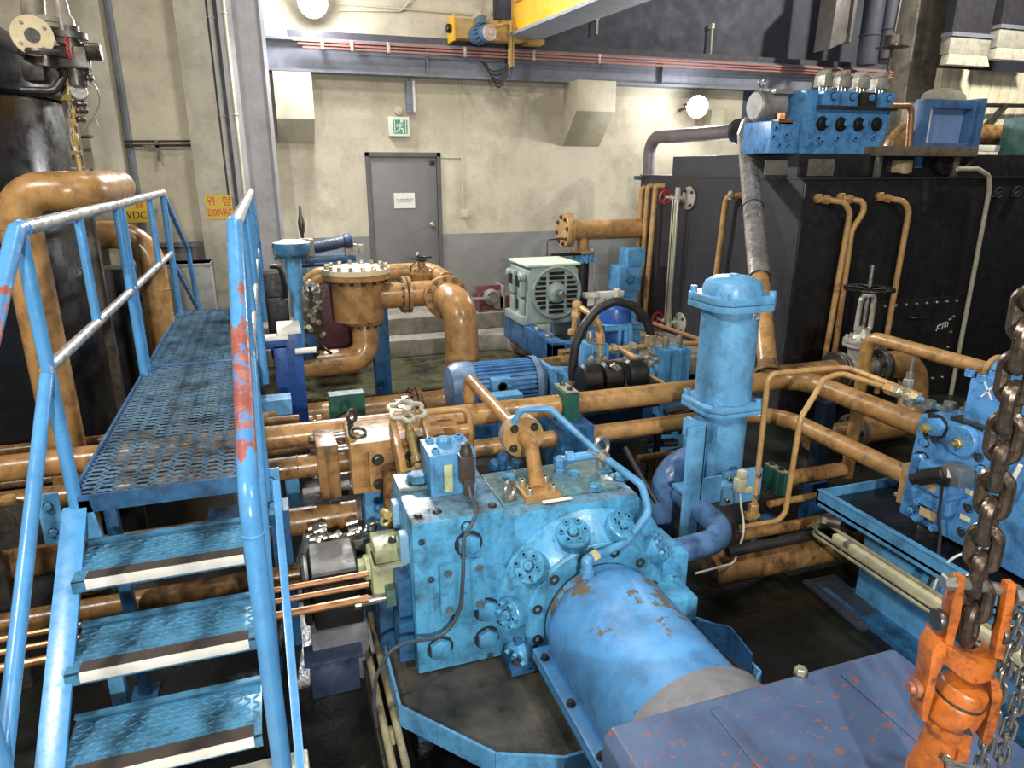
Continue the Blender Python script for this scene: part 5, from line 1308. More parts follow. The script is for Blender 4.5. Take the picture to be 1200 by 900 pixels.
bm = BM(); w0 = k1-V((0, 0, .06)); tube(bm, [w0, w0-V((.0, .01, .15)), ob(1120, 625)+L_*.1, S(1098, 665, X=2.86), S(1085, 690, X=2.84), S(1096, 710, X=2.84)], .008, bend=.1, seg=8); P(up, 'cable', bm, RUBBER)
bm = BM(); tube(bm, [S(1160, 640, X=2.95), S(1118, 652, X=2.86), S(1102, 668, X=2.85), S(1094, 690, X=2.84)], .006, bend=.1, seg=6); M1('signal_cable', 'thin white cable draped across the right tray rim', 'cable', bm, WHITEP)
# blocks standing on top
a = S(1127, 492, X=3.1)
tb = P(t, 'top_block', box(BM(), (3.1, a.y-.32, bz1-.02), (3.42, a.y, bz1+.22), .01), BLOCKBLUE)
P(t, 'top_block', box(BM(), (3.12, a.y-.56, bz1-.02), (3.4, a.y-.33, bz1+.16), .01), BLOCKBLUE)
P(t, 'top_plate', box(BM(), (3.06, a.y-.6, bz1-.005), (3.46, a.y+.03, bz1+.02), .004), DSTEEL)
mk = S(1158, 458, X=3.1); bm = BM()
for s in (1, -1): prism(bm, [(3.097, mk.y-.03, mk.z-.035*s), (3.097, mk.y-.024, mk.z-.04*s), (3.097, mk.y+.03, mk.z+.035*s), (3.097, mk.y+.024, mk.z+.04*s)], (.003, 0, 0))
P(tb, 'chalk_cross', bm, WHITEP); bolts(tb, [S(1144, 462, X=3.1)], L_, .022, .008, BLOCKBLUE, 'recess', name='plug')
bolts(t, [S(1136, 440, Z=bz1+.22), S(1150, 446, Z=bz1+.22), S(1164, 442, Z=bz1+.22), S(1180, 442, Z=bz1+.2)], (0, 0, 1), .022, .03, BLOCKBLUE, 'cap', name='cap_screw')
bm = BM(); a2 = S(1110, 478, Z=bz1); 
for k in range(4): cyl(bm, (3.06+.08*k, a2.y-.05*k+.1, bz1), (3.06+.08*k, a2.y-.05*k+.1, bz1+.03), .03, seg=14); box(bm, (3.05+.08*k, a2.y-.05*k, bz1), (3.1+.08*k, a2.y-.05*k+.04, bz1+.025), .004)
P(t, 'top_fittings', bm, STEEL)
# second, nearer block half hidden behind the chain
t = T('valve_block', 'second blue valve body partly hidden behind the hoist chain at the right edge', 'valve', (3.2, .9, .55))
bm = BM(); box(bm, (2.98, .55, .6), (3.5, 1.08, 1.25), .02); box(bm, (3.1, .7, .53), (3.4, 1.0, .6)); P(t, 'body', bm, BLOCKBLUE)
bm = BM(); c_ = V((2.98, .98, .82)); lathe(bm, c_, L_, [(0, 0), (.08, 0), (.08, .06), (.06, .08), (0, .08)], 8); P(t, 'hex_cap', bm, DARKBLUE)
bm = BM(); tube(bm, [S(1196, 545, X=2.9), S(1180, 575, X=2.9), S(1166, 590, X=2.95)], .01, bend=.03, seg=8); P(t, 'white_lead', bm, WHITEP)
# ================================================================== HOIST HOOK AND CHAINS (foreground right)
vr_ = lambda a, b: V((cos(YAW), -sin(YAW), 0))*a + V((sin(YAW), cos(YAW), 0))*b     # across / into the view
HX = S(1122, 800, Y=.86)
t = T('chain_hook', 'orange swivel hook block hanging on the heavy chain in the right foreground', 'hook', HX-V((0, 0, .25)))
def hp(px, py, dz=0.0):
    """point on the hook's hanging plane, square to the line of sight"""
    u = px-600; v = py-450
    r = V((u*cos(YAW)+(F_PX*cos(PITCH)-v*sin(PITCH))*sin(YAW), -u*sin(YAW)+(F_PX*cos(PITCH)-v*sin(PITCH))*cos(YAW), -(v*cos(PITCH)+F_PX*sin(PITCH))))
    b = HX.x*sin(YAW)+HX.y*cos(YAW)+dz
    k = b/(F_PX*cos(PITCH)-v*sin(PITCH))
    return r*k+V((0, 0, EYE))
RT_ = vr_(1, 0); FW = vr_(0, 1)
u_ = (hp(1160, 800)-hp(1080, 800)).length/80          # about one millimetre and a half
axis = (V((0, 0, 1))+RT_*.24-FW*.05).normalized()
sw = hp(1116, 829)
bm = BM(); lathe(bm, sw-axis*17*u_, axis, [(0, 0), (25*u_, 0), (29*u_, 4*u_), (30*u_, 8*u_), (30*u_, 30*u_), (28.5*u_, 33*u_), (26*u_, 33*u_), (25*u_, 28*u_), (0, 28*u_)], 40); P(t, 'swivel_housing', bm, ORANGE)
bm = BM(); lathe(bm, sw+axis*11*u_, axis, [(27.2*u_, 0), (27.2*u_, 8*u_), (0, 9*u_)], 36); P(t, 'dark_seal', bm, DSTEEL)
bm = BM(); lathe(bm, sw+axis*16*u_, axis, [(26*u_, 0), (26*u_, 16*u_), (24*u_, 19*u_), (12*u_, 21*u_), (0, 21*u_)], 36); P(t, 'swivel_cap', bm, ORANGE)
def plate(pts, th, nm, par, m, back=0.0, bev=.002):
    q = [hp(*p)+FW*back for p in pts]
    bm = BM(); prism(bm, q, FW*th, bev); return P(par, nm, bm, m)
# arched yoke: a band bent round the swivel, joining the two arms
def band(px_top, px_bot, depth, th, nm):
    bm = BM(); secs = []
    n = len(px_top)
    for k in range(n):
        s = k/(n-1)*2-1; dz = -depth*(1-s*s)
        a = hp(*px_top[k])+FW*dz; b = hp(*px_bot[k])+FW*dz
        secs.append([a, b, b+FW*th, a+FW*th])
    loft(bm, secs); return P(t, nm, bm, ORANGE)
band([(1101, 746), (1107, 751), (1117, 757), (1128, 763), (1140, 768), (1152, 769), (1162, 769), (1169, 766)],
     [(1098, 772), (1106, 776), (1114, 781), (1122, 786), (1131, 790), (1144, 791), (1156, 792), (1166, 791)], .03, .05, 'yoke_bridge')
plate([(1096, 743), (1104, 750), (1101, 768), (1093, 784), (1087, 812), (1080, 839), (1074, 836), (1076, 815), (1083, 784), (1086, 757)], .05, 'yoke_arm', t, ORANGE, -.02)
plate([(1154, 790), (1164, 791), (1168, 808), (1165, 828), (1156, 861), (1150, 866), (1144, 860), (1153, 827), (1156, 808)], .05, 'yoke_arm', t, ORANGE, -.02)
plate([(1119, 672), (1127, 672), (1121, 717), (1112, 753), (1103, 749), (1109, 708)], .022, 'upper_cheek', t, ORANGE, -.015)
plate([(1176, 680), (1186, 680), (1180, 725), (1170, 768), (1160, 766), (1168, 722)], .022, 'upper_cheek', t, ORANGE, -.015)
plate([(1120, 716), (1134, 690), (1164, 696), (1160, 764), (1116, 754)], .014, 'back_plate', t, paint('worn_orange_bronze', (170, 110, 82), .4, metal=.2, dirt=.6), .035)
bm = BM(); c = hp(1076, 806); lathe(bm, c, -RT_, [(8*u_, -8*u_), (8*u_, 0), (11*u_, u_), (11*u_, 6*u_), (7*u_, 7*u_), (6*u_, 11*u_), (0, 11*u_)], 18); P(t, 'side_pin', bm, paint('rusty_pin', (150, 92, 66), .45, dirt=.4))
for (x, y) in ((1100, 726), (1174, 742)):
    c = hp(x, y); bm = BM(); lathe(bm, c-RT_*4*u_, RT_, [(0, 0), (12*u_, 0), (13*u_, 3*u_), (12*u_, 7*u_), (0, 7*u_)], 20); P(t, 'rivet', bm, DSTEEL)
bm = BM(); hexa(bm, hp(1117, 682), -RT_, 10*u_, 12*u_); P(t, 'bolt_head', bm, STEEL)
bm = BM(); cyl(bm, hp(1117, 684)+FW*.01, hp(1190, 696)+FW*.01, 7*u_); P(t, 'cross_bolt', bm, STEEL)
bm = BM(); hexa(bm, hp(1186, 697), RT_, 12*u_, 10*u_); hexa(bm, hp(1193, 699), RT_, 10*u_, 8*u_); P(t, 'bolt_nut', bm, STEEL)
bm = BM(); n0 = sw-axis*15*u_
pts = [n0, hp(1112, 856), hp(1100, 880), hp(1084, 905), hp(1072, 950), hp(1078, 1000), hp(1110, 1025), hp(1145, 1000)]
P_ = fillet(pts, .05, 5); rs = []
for i in range(len(P_)):
    q = i/(len(P_)-1); rs.append((25-5*min(1, q*2.2)+2*sin(q*3))*u_)
tube(bm, P_, rs, bend=0, seg=22); P(t, 'hook', bm, ORANGE)
bm = BM(); c = hp(1112, 864)-FW*23*u_; box(bm, c-V((7*u_, 6*u_, 9*u_)), c+V((7*u_, 6*u_, 9*u_)), .002, M=Matrix.Translation(c) @ Matrix.Rotation(-YAW, 4, 'Z') @ Matrix.Translation(-c)); P(t, 'latch_mount', bm, ORANGE)
plate([(1094, 873), (1123, 881), (1118, 928), (1088, 922)], .005, 'safety_latch', t, STEEL, -28*u_, .001)
bm = BM(); cyl(bm, hp(1090, 868)-FW*27*u_, hp(1129, 879)-FW*27*u_, 2.6*u_, seg=10)
for k in range(4): torus(bm, hp(1095+.6*k, 866+2.5*k)-FW*28*u_, axis, 4*u_, 1.2*u_, 12, 5)
P(t, 'latch_pin', bm, STEEL)
bm = BM(); prism(bm, [hp(1109, 836)-FW*30.3*u_, hp(1122, 840)-FW*30.3*u_, hp(1117, 829)-FW*30.3*u_], FW*.002); P(t, 'triangle_mark', bm, DSTEEL)

def link_mesh(w, h, r, m, nm='link'):
    bm = BM(); pts = []
    for k in range(24):
        a = 2*pi*k/24
        pts.append(V((cos(a)*w, 0, sin(a)*w+(h if sin(a) >= 0 else -h))))
    tube(bm, pts, r, bend=0, seg=10, closed=True)
    return _mesh(nm, bm, m, V((0, 0, 0)))
def chain(pts, w, h, r, m, lab, pitch, name, roll=.4):
    t = T(name, lab, 'chain', pts[-1])
    me = link_mesh(w, h, r, m)
    # walk the polyline
    segs = [(pts[i], pts[i+1]) for i in range(len(pts)-1)]
    tot = sum((b-a).length for a, b in segs); n = int(tot/pitch)
    for k in range(n+1):
        s = k*pitch; acc = 0
        for a, b in segs:
            L = (b-a).length
            if acc+L >= s or (a, b) == segs[-1]:
                p = a.lerp(b, min(1, (s-acc)/L)); d = (b-a).normalized(); break
            acc += L
        q = V((0, 0, -1)).rotation_difference(d)
        yaw = Quaternion((0, 0, 1), -YAW+roll+(pi/2 if k % 2 else 0)+random.uniform(-.12, .12))
        o = bpy.data.objects.new('link', me); COL.objects.link(o); o.parent = t
        o.rotation_mode = 'QUATERNION'; o.rotation_quaternion = q @ yaw; o.location = p-ORG[t.name]
        ORG[o.name] = ORG[t.name]
pit = (hp(1170, 480)-hp(1160, 522)).length
ck = u_
chain([hp(1215, 330, .02), hp(1190, 450, .02), hp(1150, 655, .02), hp(1134, 752, .02)], 12*ck, 12*ck, 7.2*ck, CHAIN, 'heavy oily load chain hanging in front of the blue valve block', 33*ck, 'load_chain', .75)
chain([hp(1205, 700, .04), hp(1180, 770, .04), hp(1166, 830, .04), hp(1148, 905, .04)], 6.6*ck, 8*ck, 2.6*ck, CHAIN2, 'thin hand chain hanging next to the orange hook, nearest to it', 19*ck, 'hand_chain', .6)
chain([hp(1212, 750, .06), hp(1195, 815, .06), hp(1180, 860, .06), hp(1168, 910, .06)], 6.6*ck, 8*ck, 2.6*ck, CHAIN2, 'thin hand chain furthest right beside the orange hook', 19*ck, 'hand_chain', .9)
# ================================================================== BACK LEFT: STRAINER AND ITS PIPEWORK
sy = 6.4
sx = S(419, 340, Y=sy).x; px_ = (S(440, 340, Y=sy).x-S(420, 340, Y=sy).x)/20
zt = S(417, 314, Y=sy).z; zb_ = S(419, 374, Y=sy).z
t = T('basket_strainer', 'upright ochre strainer vessel with a round bolted lid in front of the grey door', 'strainer', (sx, sy, 0))
bm = BM(); lathe(bm, (sx, sy, 0), (0, 0, 1), [(29*px_, zb_), (30*px_, zt-.08)], 40); P(t, 'body', bm, OCHRE)
bm = BM(); flange(bm, (sx, sy, zt-.07), (0, 0, 1), 39*px_, .045); f2 = P(t, 'body_flange', bm, OCHRE)
bolts(f2, ring_pts((sx, sy, zt-.095), (0, 0, 1), 34*px_, 16, .1), (0, 0, -1), .02, .03, DSTEEL)
bm = BM(); lathe(bm, (sx, sy, zt-.045), (0, 0, 1), [(0, 0), (39*px_, 0), (39.5*px_, .006), (39*px_, .05), (0, .052)], 40); lid = P(t, 'lid', bm, paint('pale_lid', (206, 190, 152), .5, dirt=.25, dirtcol=(160, 120, 70)))  # lid paler than the ochre body
bolts(lid, ring_pts((sx, sy, zt+.006), (0, 0, 1), 34.5*px_, 16, .1), (0, 0, 1), .02, .03, GALV)
bm = BM(); flange(bm, (sx+.04, sy, zb_-.02), (0, 0, 1), 23*px_, .04); lathe(bm, (sx, sy, zb_-.02), (0, 0, 1), [(20*px_, 0), (29*px_, .03)], 40); f3 = P(t, 'bottom_flange', bm, OCHRE)
bolts(f3, ring_pts((sx+.04, sy, zb_-.045), (0, 0, 1), 20*px_, 12, .1), (0, 0, -1), .014, .02, DSTEEL)
ze = S(360, 428, Y=sy-.1).z
bm = BM(); tube(bm, [(sx+.04, sy, zb_-.03), (sx+.04, sy-.05, ze), (S(340, 432, Y=sy-.1).x, sy-.1, ze)], 15.5*px_, bend=.32, seg=28, n=14); P(t, 'outlet_bend', bm, OCHRE)
bx_ = S(444, 400, Y=6.8).x
bm = BM(); box(bm, (bx_-.075, 6.6, .12), (bx_+.075, 6.75, zb_+.1), .006); prism(bm, [(bx_-.12, 6.5, .0), (bx_+.12, 6.5, 0), (bx_+.12, 6.85, 0), (bx_-.12, 6.85, 0)], (0, 0, .12), .01); P(t, 'support_leg', bm, DARKBLUE)
# side branch and big elbow
zb2 = S(465, 346, Y=sy).z
xe = S(507, 340, Y=sy).x; fy_ = 6.15; fc = S(523, 343, Y=fy_)
t2 = T('elbow_pipe', 'big ochre elbow pipe with a round flange bending down right of the strainer', 'pipe', (fc.x, fy_, .2))
bm = BM(); tube(bm, [(sx+25*px_, sy, zb2), (fc.x, sy+.02, zb2), (fc.x, fy_, zb2)], 15.5*px_, bend=.17, seg=28, n=10); P(t2, 'branch', bm, OCHRE)
xf_ = S(476, 346, Y=sy).x
bm = BM(); flange(bm, (xf_-.022, sy, zb2), (1, 0, 0), 22*px_, .035); flange(bm, (xf_+.022, sy, zb2), (1, 0, 0), 22*px_, .035); f4 = P(t2, 'joint_flange', bm, OCHRE)
bolts(f4, ring_pts((xf_-.04, sy, zb2), (-1, 0, 0), 19*px_, 12, .1), (-1, 0, 0), .014, .02, DSTEEL)
bm = BM(); flange(bm, (fc.x, fy_+.02, zb2), (0, 1, 0), 26*px_, .035); flange(bm, (fc.x, fy_-.02, zb2), (0, 1, 0), 26*px_, .035); f5 = P(t2, 'front_flange', bm, OCHRE)
bolts(f5, ring_pts((fc.x, fy_-.038, zb2), (0, -1, 0), 22.5*px_, 12, .1), (0, -1, 0), .016, .016, DOCHRE)
yv = 5.78; zl = .3
bm = BM(); tube(bm, [(fc.x, fy_-.03, zb2), (fc.x+.03, yv, zb2-.02), (fc.x+.05, yv, zl), (fc.x-.6, yv, zl-.0), (fc.x-1.8, yv, zl)], .148, bend=[0, .3, .22, 0, 0], seg=30, n=12); P(t2, 'down_pipe', bm, OCHRE)
bm = BM(); torus(bm, (fc.x+.04, yv, .62), (0, 0, 1), .149, .005, 30, 6); P(t2, 'weld_bead', bm, OCHRE)
bm = BM(); flange(bm, (fc.x-.42, yv, zl), (1, 0, 0), .2, .04); flange(bm, (fc.x-.37, yv, zl), (1, 0, 0), .2, .04); f6 = P(t2, 'low_flange', bm, DOCHRE)
bolts(f6, ring_pts((fc.x-.44, yv, zl), (-1, 0, 0), .175, 12), (-1, 0, 0), .016, .016, DSTEEL)
# pipe running behind with a small handwheel valve
t3 = T('rear_pipe', 'ochre pipe passing behind the strainer with a small black valve wheel', 'pipe', (sx, 7.1, 1.1))
pz = S(480, 318, Y=7.1).z
bm = BM(); tube(bm, [(S(356, 332, Y=7.1).x, 7.1, pz-.12), (S(372, 322, Y=7.1).x, 7.1, pz), (S(505, 318, Y=7.1).x, 7.1, pz), (S(512, 318, Y=7.1).x, 6.7, pz-.05)], .085, bend=.12, seg=22); P(t3, 'pipe', bm, OCHRE)
bm = BM(); v_ = S(494, 318, Y=6.95); lathe(bm, v_, (0, 0, 1), [(.12, -.14), (.13, -.02), (.1, .03), (.04, .05), (.035, .1), (0, .1)], 24); P(t3, 'valve_bonnet', bm, DOCHRE)
bm = BM(); wz = v_+V((0, 0, .13)); torus(bm, wz, (.1, -.2, 1), .06, .012, 22, 8); tube(bm, [wz-V((.11, 0, 0)), wz+V((.11, 0, .01))], .01, seg=6); tube(bm, [wz-V((.05, 0, -.02)), wz+V((-.02, .05, .05))], .012, seg=6); cyl(bm, wz-V((0, 0, .05)), wz+V((0, 0, .02)), .022, seg=10); P(t3, 'handwheel', bm, BLACK)
bm = BM(); tube(bm, [S(479, 330, Y=6.9), S(482, 312, Y=6.9), S(488, 306, Y=6.9)], .006, bend=.02, seg=6); P(t3, 'chain_wire', bm, BLACK)

# blue bell-topped column
cy_ = 6.0; cx_ = S(343, 300, Y=cy_).x; pk = (S(363, 300, Y=cy_).x-S(343, 300, Y=cy_).x)/20
t = T('pump_column', 'blue upright column with a wide round white-dusted cap left of the strainer', 'column', (cx_, cy_, .3))
z1 = S(343, 284, Y=cy_).z; z2 = S(343, 300, Y=cy_).z; z3 = S(347, 408, Y=cy_).z
bm = BM(); lathe(bm, (cx_, cy_, 0), (0, 0, 1), [(0, z2-.01), (18*pk, z2-.01), (22*pk, z2+.02), (23*pk, z1-.02), (22*pk, z1)], 36); P(t, 'cap', bm, paint('dark_cap_blue', (52, 108, 142), .4))
bm = BM(); lathe(bm, (cx_, cy_, 0), (0, 0, 1), [(22*pk, z1-.001), (12*pk, z1+.02), (0, z1+.025)], 36); P(t, 'cap_top', bm, paint('pale_cap_top', (200, 204, 200), .6))  # cap top much paler than its sides
bm = BM(); lathe(bm, (cx_, cy_, 0), (0, 0, 1), [(5.5*pk, z3), (6*pk, z2-.3), (9.5*pk, z2-.24), (10*pk, z2-.02), (12*pk, z2-.01)], 28); P(t, 'stem', bm, BLUE)
bolts(t, ring_pts((cx_, cy_, z2-.012), (0, 0, 1), 19*pk, 8), (0, 0, -1), .016, .02, STEEL)
# blue panel box beneath it
a = S(318, 385, Y=5.7); c = S(357, 440, Y=5.7)
t = T('blue_stand', 'cobalt blue bracket box with a white top below the bell-topped column', 'stand', ((a.x+c.x)/2, 5.75, .2))
bm = BM(); box(bm, (a.x+.06, 5.6, .2), (c.x, 5.95, a.z-.03), .006); box(bm, (a.x, 5.5, .2), (a.x+.1, 5.62, a.z-.1), .004); box(bm, (a.x-.1, 5.5, a.z-.12), (a.x+.1, 5.62, a.z-.05), .004); P(t, 'panel', bm, COBALT)
bm = BM(); box(bm, (a.x+.04, 5.58, a.z-.03), (c.x+.0, 5.97, a.z), .004); box(bm, (a.x-.1, 5.48, a.z-.05), (a.x+.12, 5.64, a.z-.03), .003); P(t, 'white_top', bm, WHITEP)
bm = BM(); b_ = S(346, 412, Y=5.58); cyl(bm, b_, b_+V((.16, 0, .0)), .024, seg=14); P(t, 'latch', bm, WHITEP)
# instruments behind
random.seed(11)
t = T('instrument_rack', 'cluster of small gauges, valves and wiring between the blue column and the strainer', 'instrument', (S(368, 360, Y=6.3).x, 6.3, .5))
bm = BM(); a = S(356, 395, Y=6.4); c = S(375, 335, Y=6.4); box(bm, (a.x, 6.38, a.z), (c.x, 6.55, c.z), .01); P(t, 'panel', bm, DSTEEL)
bm = BM()
for k in range(22):
    p = S(random.uniform(354, 376), random.uniform(340, 394), Y=6.33); cyl(bm, p, p+V((random.uniform(-.04, .04), -.04, .03)), random.uniform(.012, .024), seg=8)
    if k % 2: hexa(bm, p, (random.uniform(-1, 1), -1, 0), .026, .03)
P(t, 'fittings', bm, GALV)
bm = BM(); g = S(363, 335, Y=6.3); lathe(bm, g, (0, -1, .15), [(0, -.03), (.05, -.03), (.055, 0), (.05, .01), (0, .01)], 22); cyl(bm, g-V((0, 0, .2)), g, .02, seg=10); P(t, 'gauge', bm, DSTEEL)
bm = BM(); p = S(358, 400, Y=6.2); lathe(bm, p-V((0, 0, .15)), (0, 0, 1), [(0, 0), (.09, 0), (.1, .06), (.09, .2), (0, .2)], 20); P(t, 'base_pot', bm, DARKBLUE)
bm = BM(); tube(bm, [S(372, 397, Y=6.1), S(380, 408, Y=6.1), S(388, 414, Y=6.0)], .014, bend=.04, seg=8); tube(bm, [S(358, 405, Y=6.1), S(366, 410, Y=6.1), S(374, 415, Y=6.1)], .022, bend=.04, seg=8); P(t, 'hoses', bm, RUBBER)
a = S(368, 330, Y=7.6); c = S(400, 395, Y=7.6)
M1('maroon_cabinet', 'dark maroon cabinet standing behind the strainer at the left', 'cabinet', box(BM(), (a.x, 7.4, .2), (c.x+.12, 7.75, a.z), .012), paint('deep_maroon', (84, 34, 44), .45))
# gear motor in front of the dado
a = S(352, 300, Y=8.2); g0 = S(368, 290, Y=8.15); g1 = S(404, 283, Y=8.15)
t = T('gear_motor', 'small dark blue gear motor on a stand by the wall left of the door', 'motor', (g0.x, 8.2, .6))
bm = BM(); cyl(bm, g0, g1, .065, seg=22, ch=.01)
for k in range(10): torus(bm, g0.lerp(g1, .1+.07*k), g1-g0, .066, .006, 22, 5)
P(t, 'motor', bm, paint('navy_motor', (58, 74, 100), .45)); bm = BM(); lathe(bm, g1, g1-g0, [(0, 0), (.08, 0), (.085, .05), (.07, .08), (0, .08)], 24); P(t, 'fan_cover', bm, paint('navy_fan', (52, 72, 100), .45))
bm = BM(); box(bm, g0-V((.16, .09, .1)), g0+V((.0, .09, .1)), .02); box(bm, g0-V((.16, .13, .1)), g0+V((-.06, -.09, .11)), .01); P(t, 'gearbox', bm, paint('beige_gearbox', (150, 150, 130), .5))
bm = BM(); box(bm, (g0.x-.3, 8.05, g0.z-.16), (g1.x+.1, 8.35, g0.z-.1), .006); box(bm, (g0.x-.25, 8.1, .6), (g0.x-.18, 8.3, g0.z-.16)); box(bm, (g1.x-.05, 8.1, .6), (g1.x+.02, 8.3, g0.z-.16)); box(bm, (g0.x-.3, 8.0, g0.z-.4), (g1.x+.0, 8.3, g0.z-.2), .01); P(t, 'stand', bm, DARKBLUE)
bm = BM(); a = S(412, 290, Y=8.2); box(bm, a-V((.08, .06, .1)), a+V((.06, .06, .04)), .01); box(bm, a+V((.08, -.05, -.06)), a+V((.13, .05, .03)), .006); P(t, 'limit_switch', bm, paint('pale_switch', (170, 166, 150), .5))
bm = BM(); a = S(352, 250, Y=8.9); lathe(bm, (a.x, 8.9, 1.5), (0, 0, 1), [(.02, 0), (.02, a.z-1.75), (.035, a.z-1.7), (.04, a.z-1.6), (.02, a.z-1.52), (.012, a.z-1.42), (0, a.z-1.4)], 14); box(bm, (a.x-.1, 8.7, .6), (a.x+.1, 9.0, 1.5), .01)
M1('indicator_pole', 'slim dark pole with a slotted head against the wall left of the door', 'pole', bm, DSTEEL)
bm = BM(); a = S(322, 340, Y=7.6); tube(bm, [S(316, 312, Y=7.4), S(328, 312, Y=7.4), S(334, 335, Y=7.4), S(335, 360, Y=7.4)], .025, bend=.1, seg=10); box(bm, (a.x-.1, 7.5, .4), (a.x+.12, 7.7, S(322, 318, Y=7.6).z), .03); box(bm, S(318, 396, Y=7.3)-V((0, 0, .3)), S(336, 345, Y=7.6), .01)
M1('pump_unit', 'dark pump unit with a curved pipe in the shade left of the blue column', 'pump', bm, BLACK)

# green pillow clamp with a pipe stub, and the small blue brackets near the deck
gy_ = 4.55; a = S(385, 462, Y=gy_); c = S(428, 490, Y=gy_)
t = T('saddle_clamp', 'dark green saddle clamp holding a grey-brown pipe end behind the upper header', 'clamp', ((a.x+c.x)/2, gy_, .6))
bm = BM(); zc = c.z-.03; xm = (a.x+c.x)/2; arc = [(xm+.11*cos(an), gy_-.05, zc+.11*sin(an)) for an in [pi*k/12 for k in range(13)]]
prism(bm, [(c.x, gy_-.05, a.z), (c.x, gy_-.05, zc)] + arc + [(a.x, gy_-.05, zc), (a.x, gy_-.05, a.z)], (0, .1, 0)); P(t, 'body', bm, DKGREEN)
bm = BM(); tube(bm, [(xm, gy_+.2, zc), (xm, gy_-.3, zc-.02)], .1, seg=24); P(t, 'pipe_end', bm, paint('grey_brown_pipe', (140, 122, 100), .4, dirt=.4))
bm = BM(); box(bm, (a.x-.06, gy_-.1, .2), (c.x+.06, gy_+.1, zc-.1), .01); P(t, 'pedestal', bm, OILC)
bm = BM(); lathe(bm, (a.x-.06, gy_, zc+.02), (-1, 0, 0), [(0, 0), (.07, 0), (.07, .03), (.04, .035), (.04, .05), (.07, .055), (.07, .08), (0, .08)], 20); tube(bm, [(a.x-.12, gy_, zc+.02), (-1.45, gy_, zc+.02)], .025, seg=12); P(t, 'side_pipe', bm, DOCHRE)
for k, (x0, y0, x1, y1, yy) in enumerate(((318, 470, 345, 505, 4.4), (322, 600, 344, 650, 3.2))):
    a = S(x0, y0, Y=yy); c = S(x1, y1, Y=yy)
    bm = BM(); box(bm, (a.x-.3, yy, a.z-.07), (c.x, yy+.14, a.z)); box(bm, (c.x-.09, yy+.003, .0), (c.x-.003, yy+.137, a.z-.003), .002)
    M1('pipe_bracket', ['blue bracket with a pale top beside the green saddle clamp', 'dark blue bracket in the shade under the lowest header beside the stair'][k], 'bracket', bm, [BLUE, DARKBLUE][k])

# ================================================================== BLUE FAN-COOLED MOTOR
my_ = 5.0; m0 = S(523, 448, Y=my_); m1 = S(634, 446, Y=my_); mz_ = m1.z-.0
t = T('electric_motor', 'sky-blue finned electric motor lying behind the sloping ochre pipe', 'motor', ((m0.x+m1.x)/2, my_, .4))
R = .19; L0, L1 = m0.x+.02, m1.x
bm = BM(); cyl(bm, (L0+.16, my_, mz_), (L1-.09, my_, mz_), R-.015, seg=40)
for k in range(34):
    an = 360*k/34
    if 250 < an < 290: continue
    box(bm, (L0+.17, my_-.005, mz_+R-.03), (L1-.1, my_+.005, mz_+R+.008), M=rot_about((0, my_, mz_), 'X', an))
P(t, 'finned_frame', bm, paint('finned_blue', (78, 132, 186), .4, dirt=.7, dirtcol=(44, 60, 78)))
bm = BM(); lathe(bm, (L0+.18, my_, mz_), (-1, 0, 0), [(R+.016, 0), (R+.02, .02), (R+.02, .12), (R-.01, .18), (R*.5, .2), (0, .2)], 40); P(t, 'fan_cover', bm, paint('grey_blue_cowl', (104, 134, 168), .4, dirt=.5))
bm = BM(); lathe(bm, (L1-.1, my_, mz_), (1, 0, 0), [(R+.02, 0), (R+.02, .05), (R-.02, .09), (.1, .12), (0, .12)], 40); P(t, 'end_shield', bm, paint('grey_blue_shield', (110, 138, 168), .4, dirt=.4))
tb = S(588, 436, Y=my_-R)
bm = BM(); box(bm, (tb.x-.09, my_-R-.05, mz_-.0), (tb.x+.07, my_-R+.08, mz_+.12), .01); tb_ = P(t, 'terminal_box', bm, BLUE)
bm = BM(); lathe(bm, (tb.x-.01, my_-R-.05, mz_+.06), (0, -1, 0), [(.038, -.01), (.038, .004), (.028, .004), (.026, -.0), (0, 0)], 18); P(tb_, 'knockout', bm, BLACK)
bm = BM(); box(bm, (L0+.2, my_-.2, mz_-R-.04), (L1-.12, my_+.2, mz_-R+.02), .008); box(bm, (L0+.1, my_-.25, .2), (L1+.9, my_+.25, mz_-R-.04), .01); P(t, 'base', bm, DARKBLUE)
bm = BM(); cyl(bm, (L1+.02, my_, mz_), (L1+.28, my_, mz_-.01), .12, .1, seg=24); box(bm, (L1+.02, my_-.15, mz_-.16), (L1+.06, my_+.15, mz_+.14), .01); P(t, 'bell_housing', bm, BLUE)
bm = BM(); box(bm, (L1+.1, my_-.16, mz_-.2), (L1+.13, my_+.1, mz_+.09), .006); box(bm, (L1+.28, my_-.13, mz_-.16), (L1+.75, my_+.1, mz_+.02), .03); P(t, 'pump_end', bm, DARKBLUE)
bm = BM(); tube(bm, [S(632, 428, Y=5.35), S(705, 418, Y=5.35)], .06, seg=18); box(bm, S(656, 425, Y=5.6)-V((.0, .06, .06)), S(690, 408, Y=5.6)+V((0, .06, .0)), .01); box(bm, (S(665, 425, Y=5.4).x, 5.3, 0), (S(672, 425, Y=5.4).x, 5.62, S(665, 425, Y=5.4).z-.04)); M1('back_pipe', 'ochre pipe with a dull block behind the right end of the finned motor', 'pipe', bm, DOCHRE)
bm = BM(); a = S(590, 470, Y=4.2); box(bm, S(570, 475, Y=4.3)-V((0, .02, .02)), S(612, 461, Y=4.3)+V((0, .1, 0)), .004); box(bm, (S(588, 470, Y=4.3).x, 4.32, 0), (S(598, 470, Y=4.3).x, 4.38, S(590, 470, Y=4.3).z)); M1('small_plate', 'pale blue plate lying in front of the blue finned motor', 'plate', bm, BLUE)
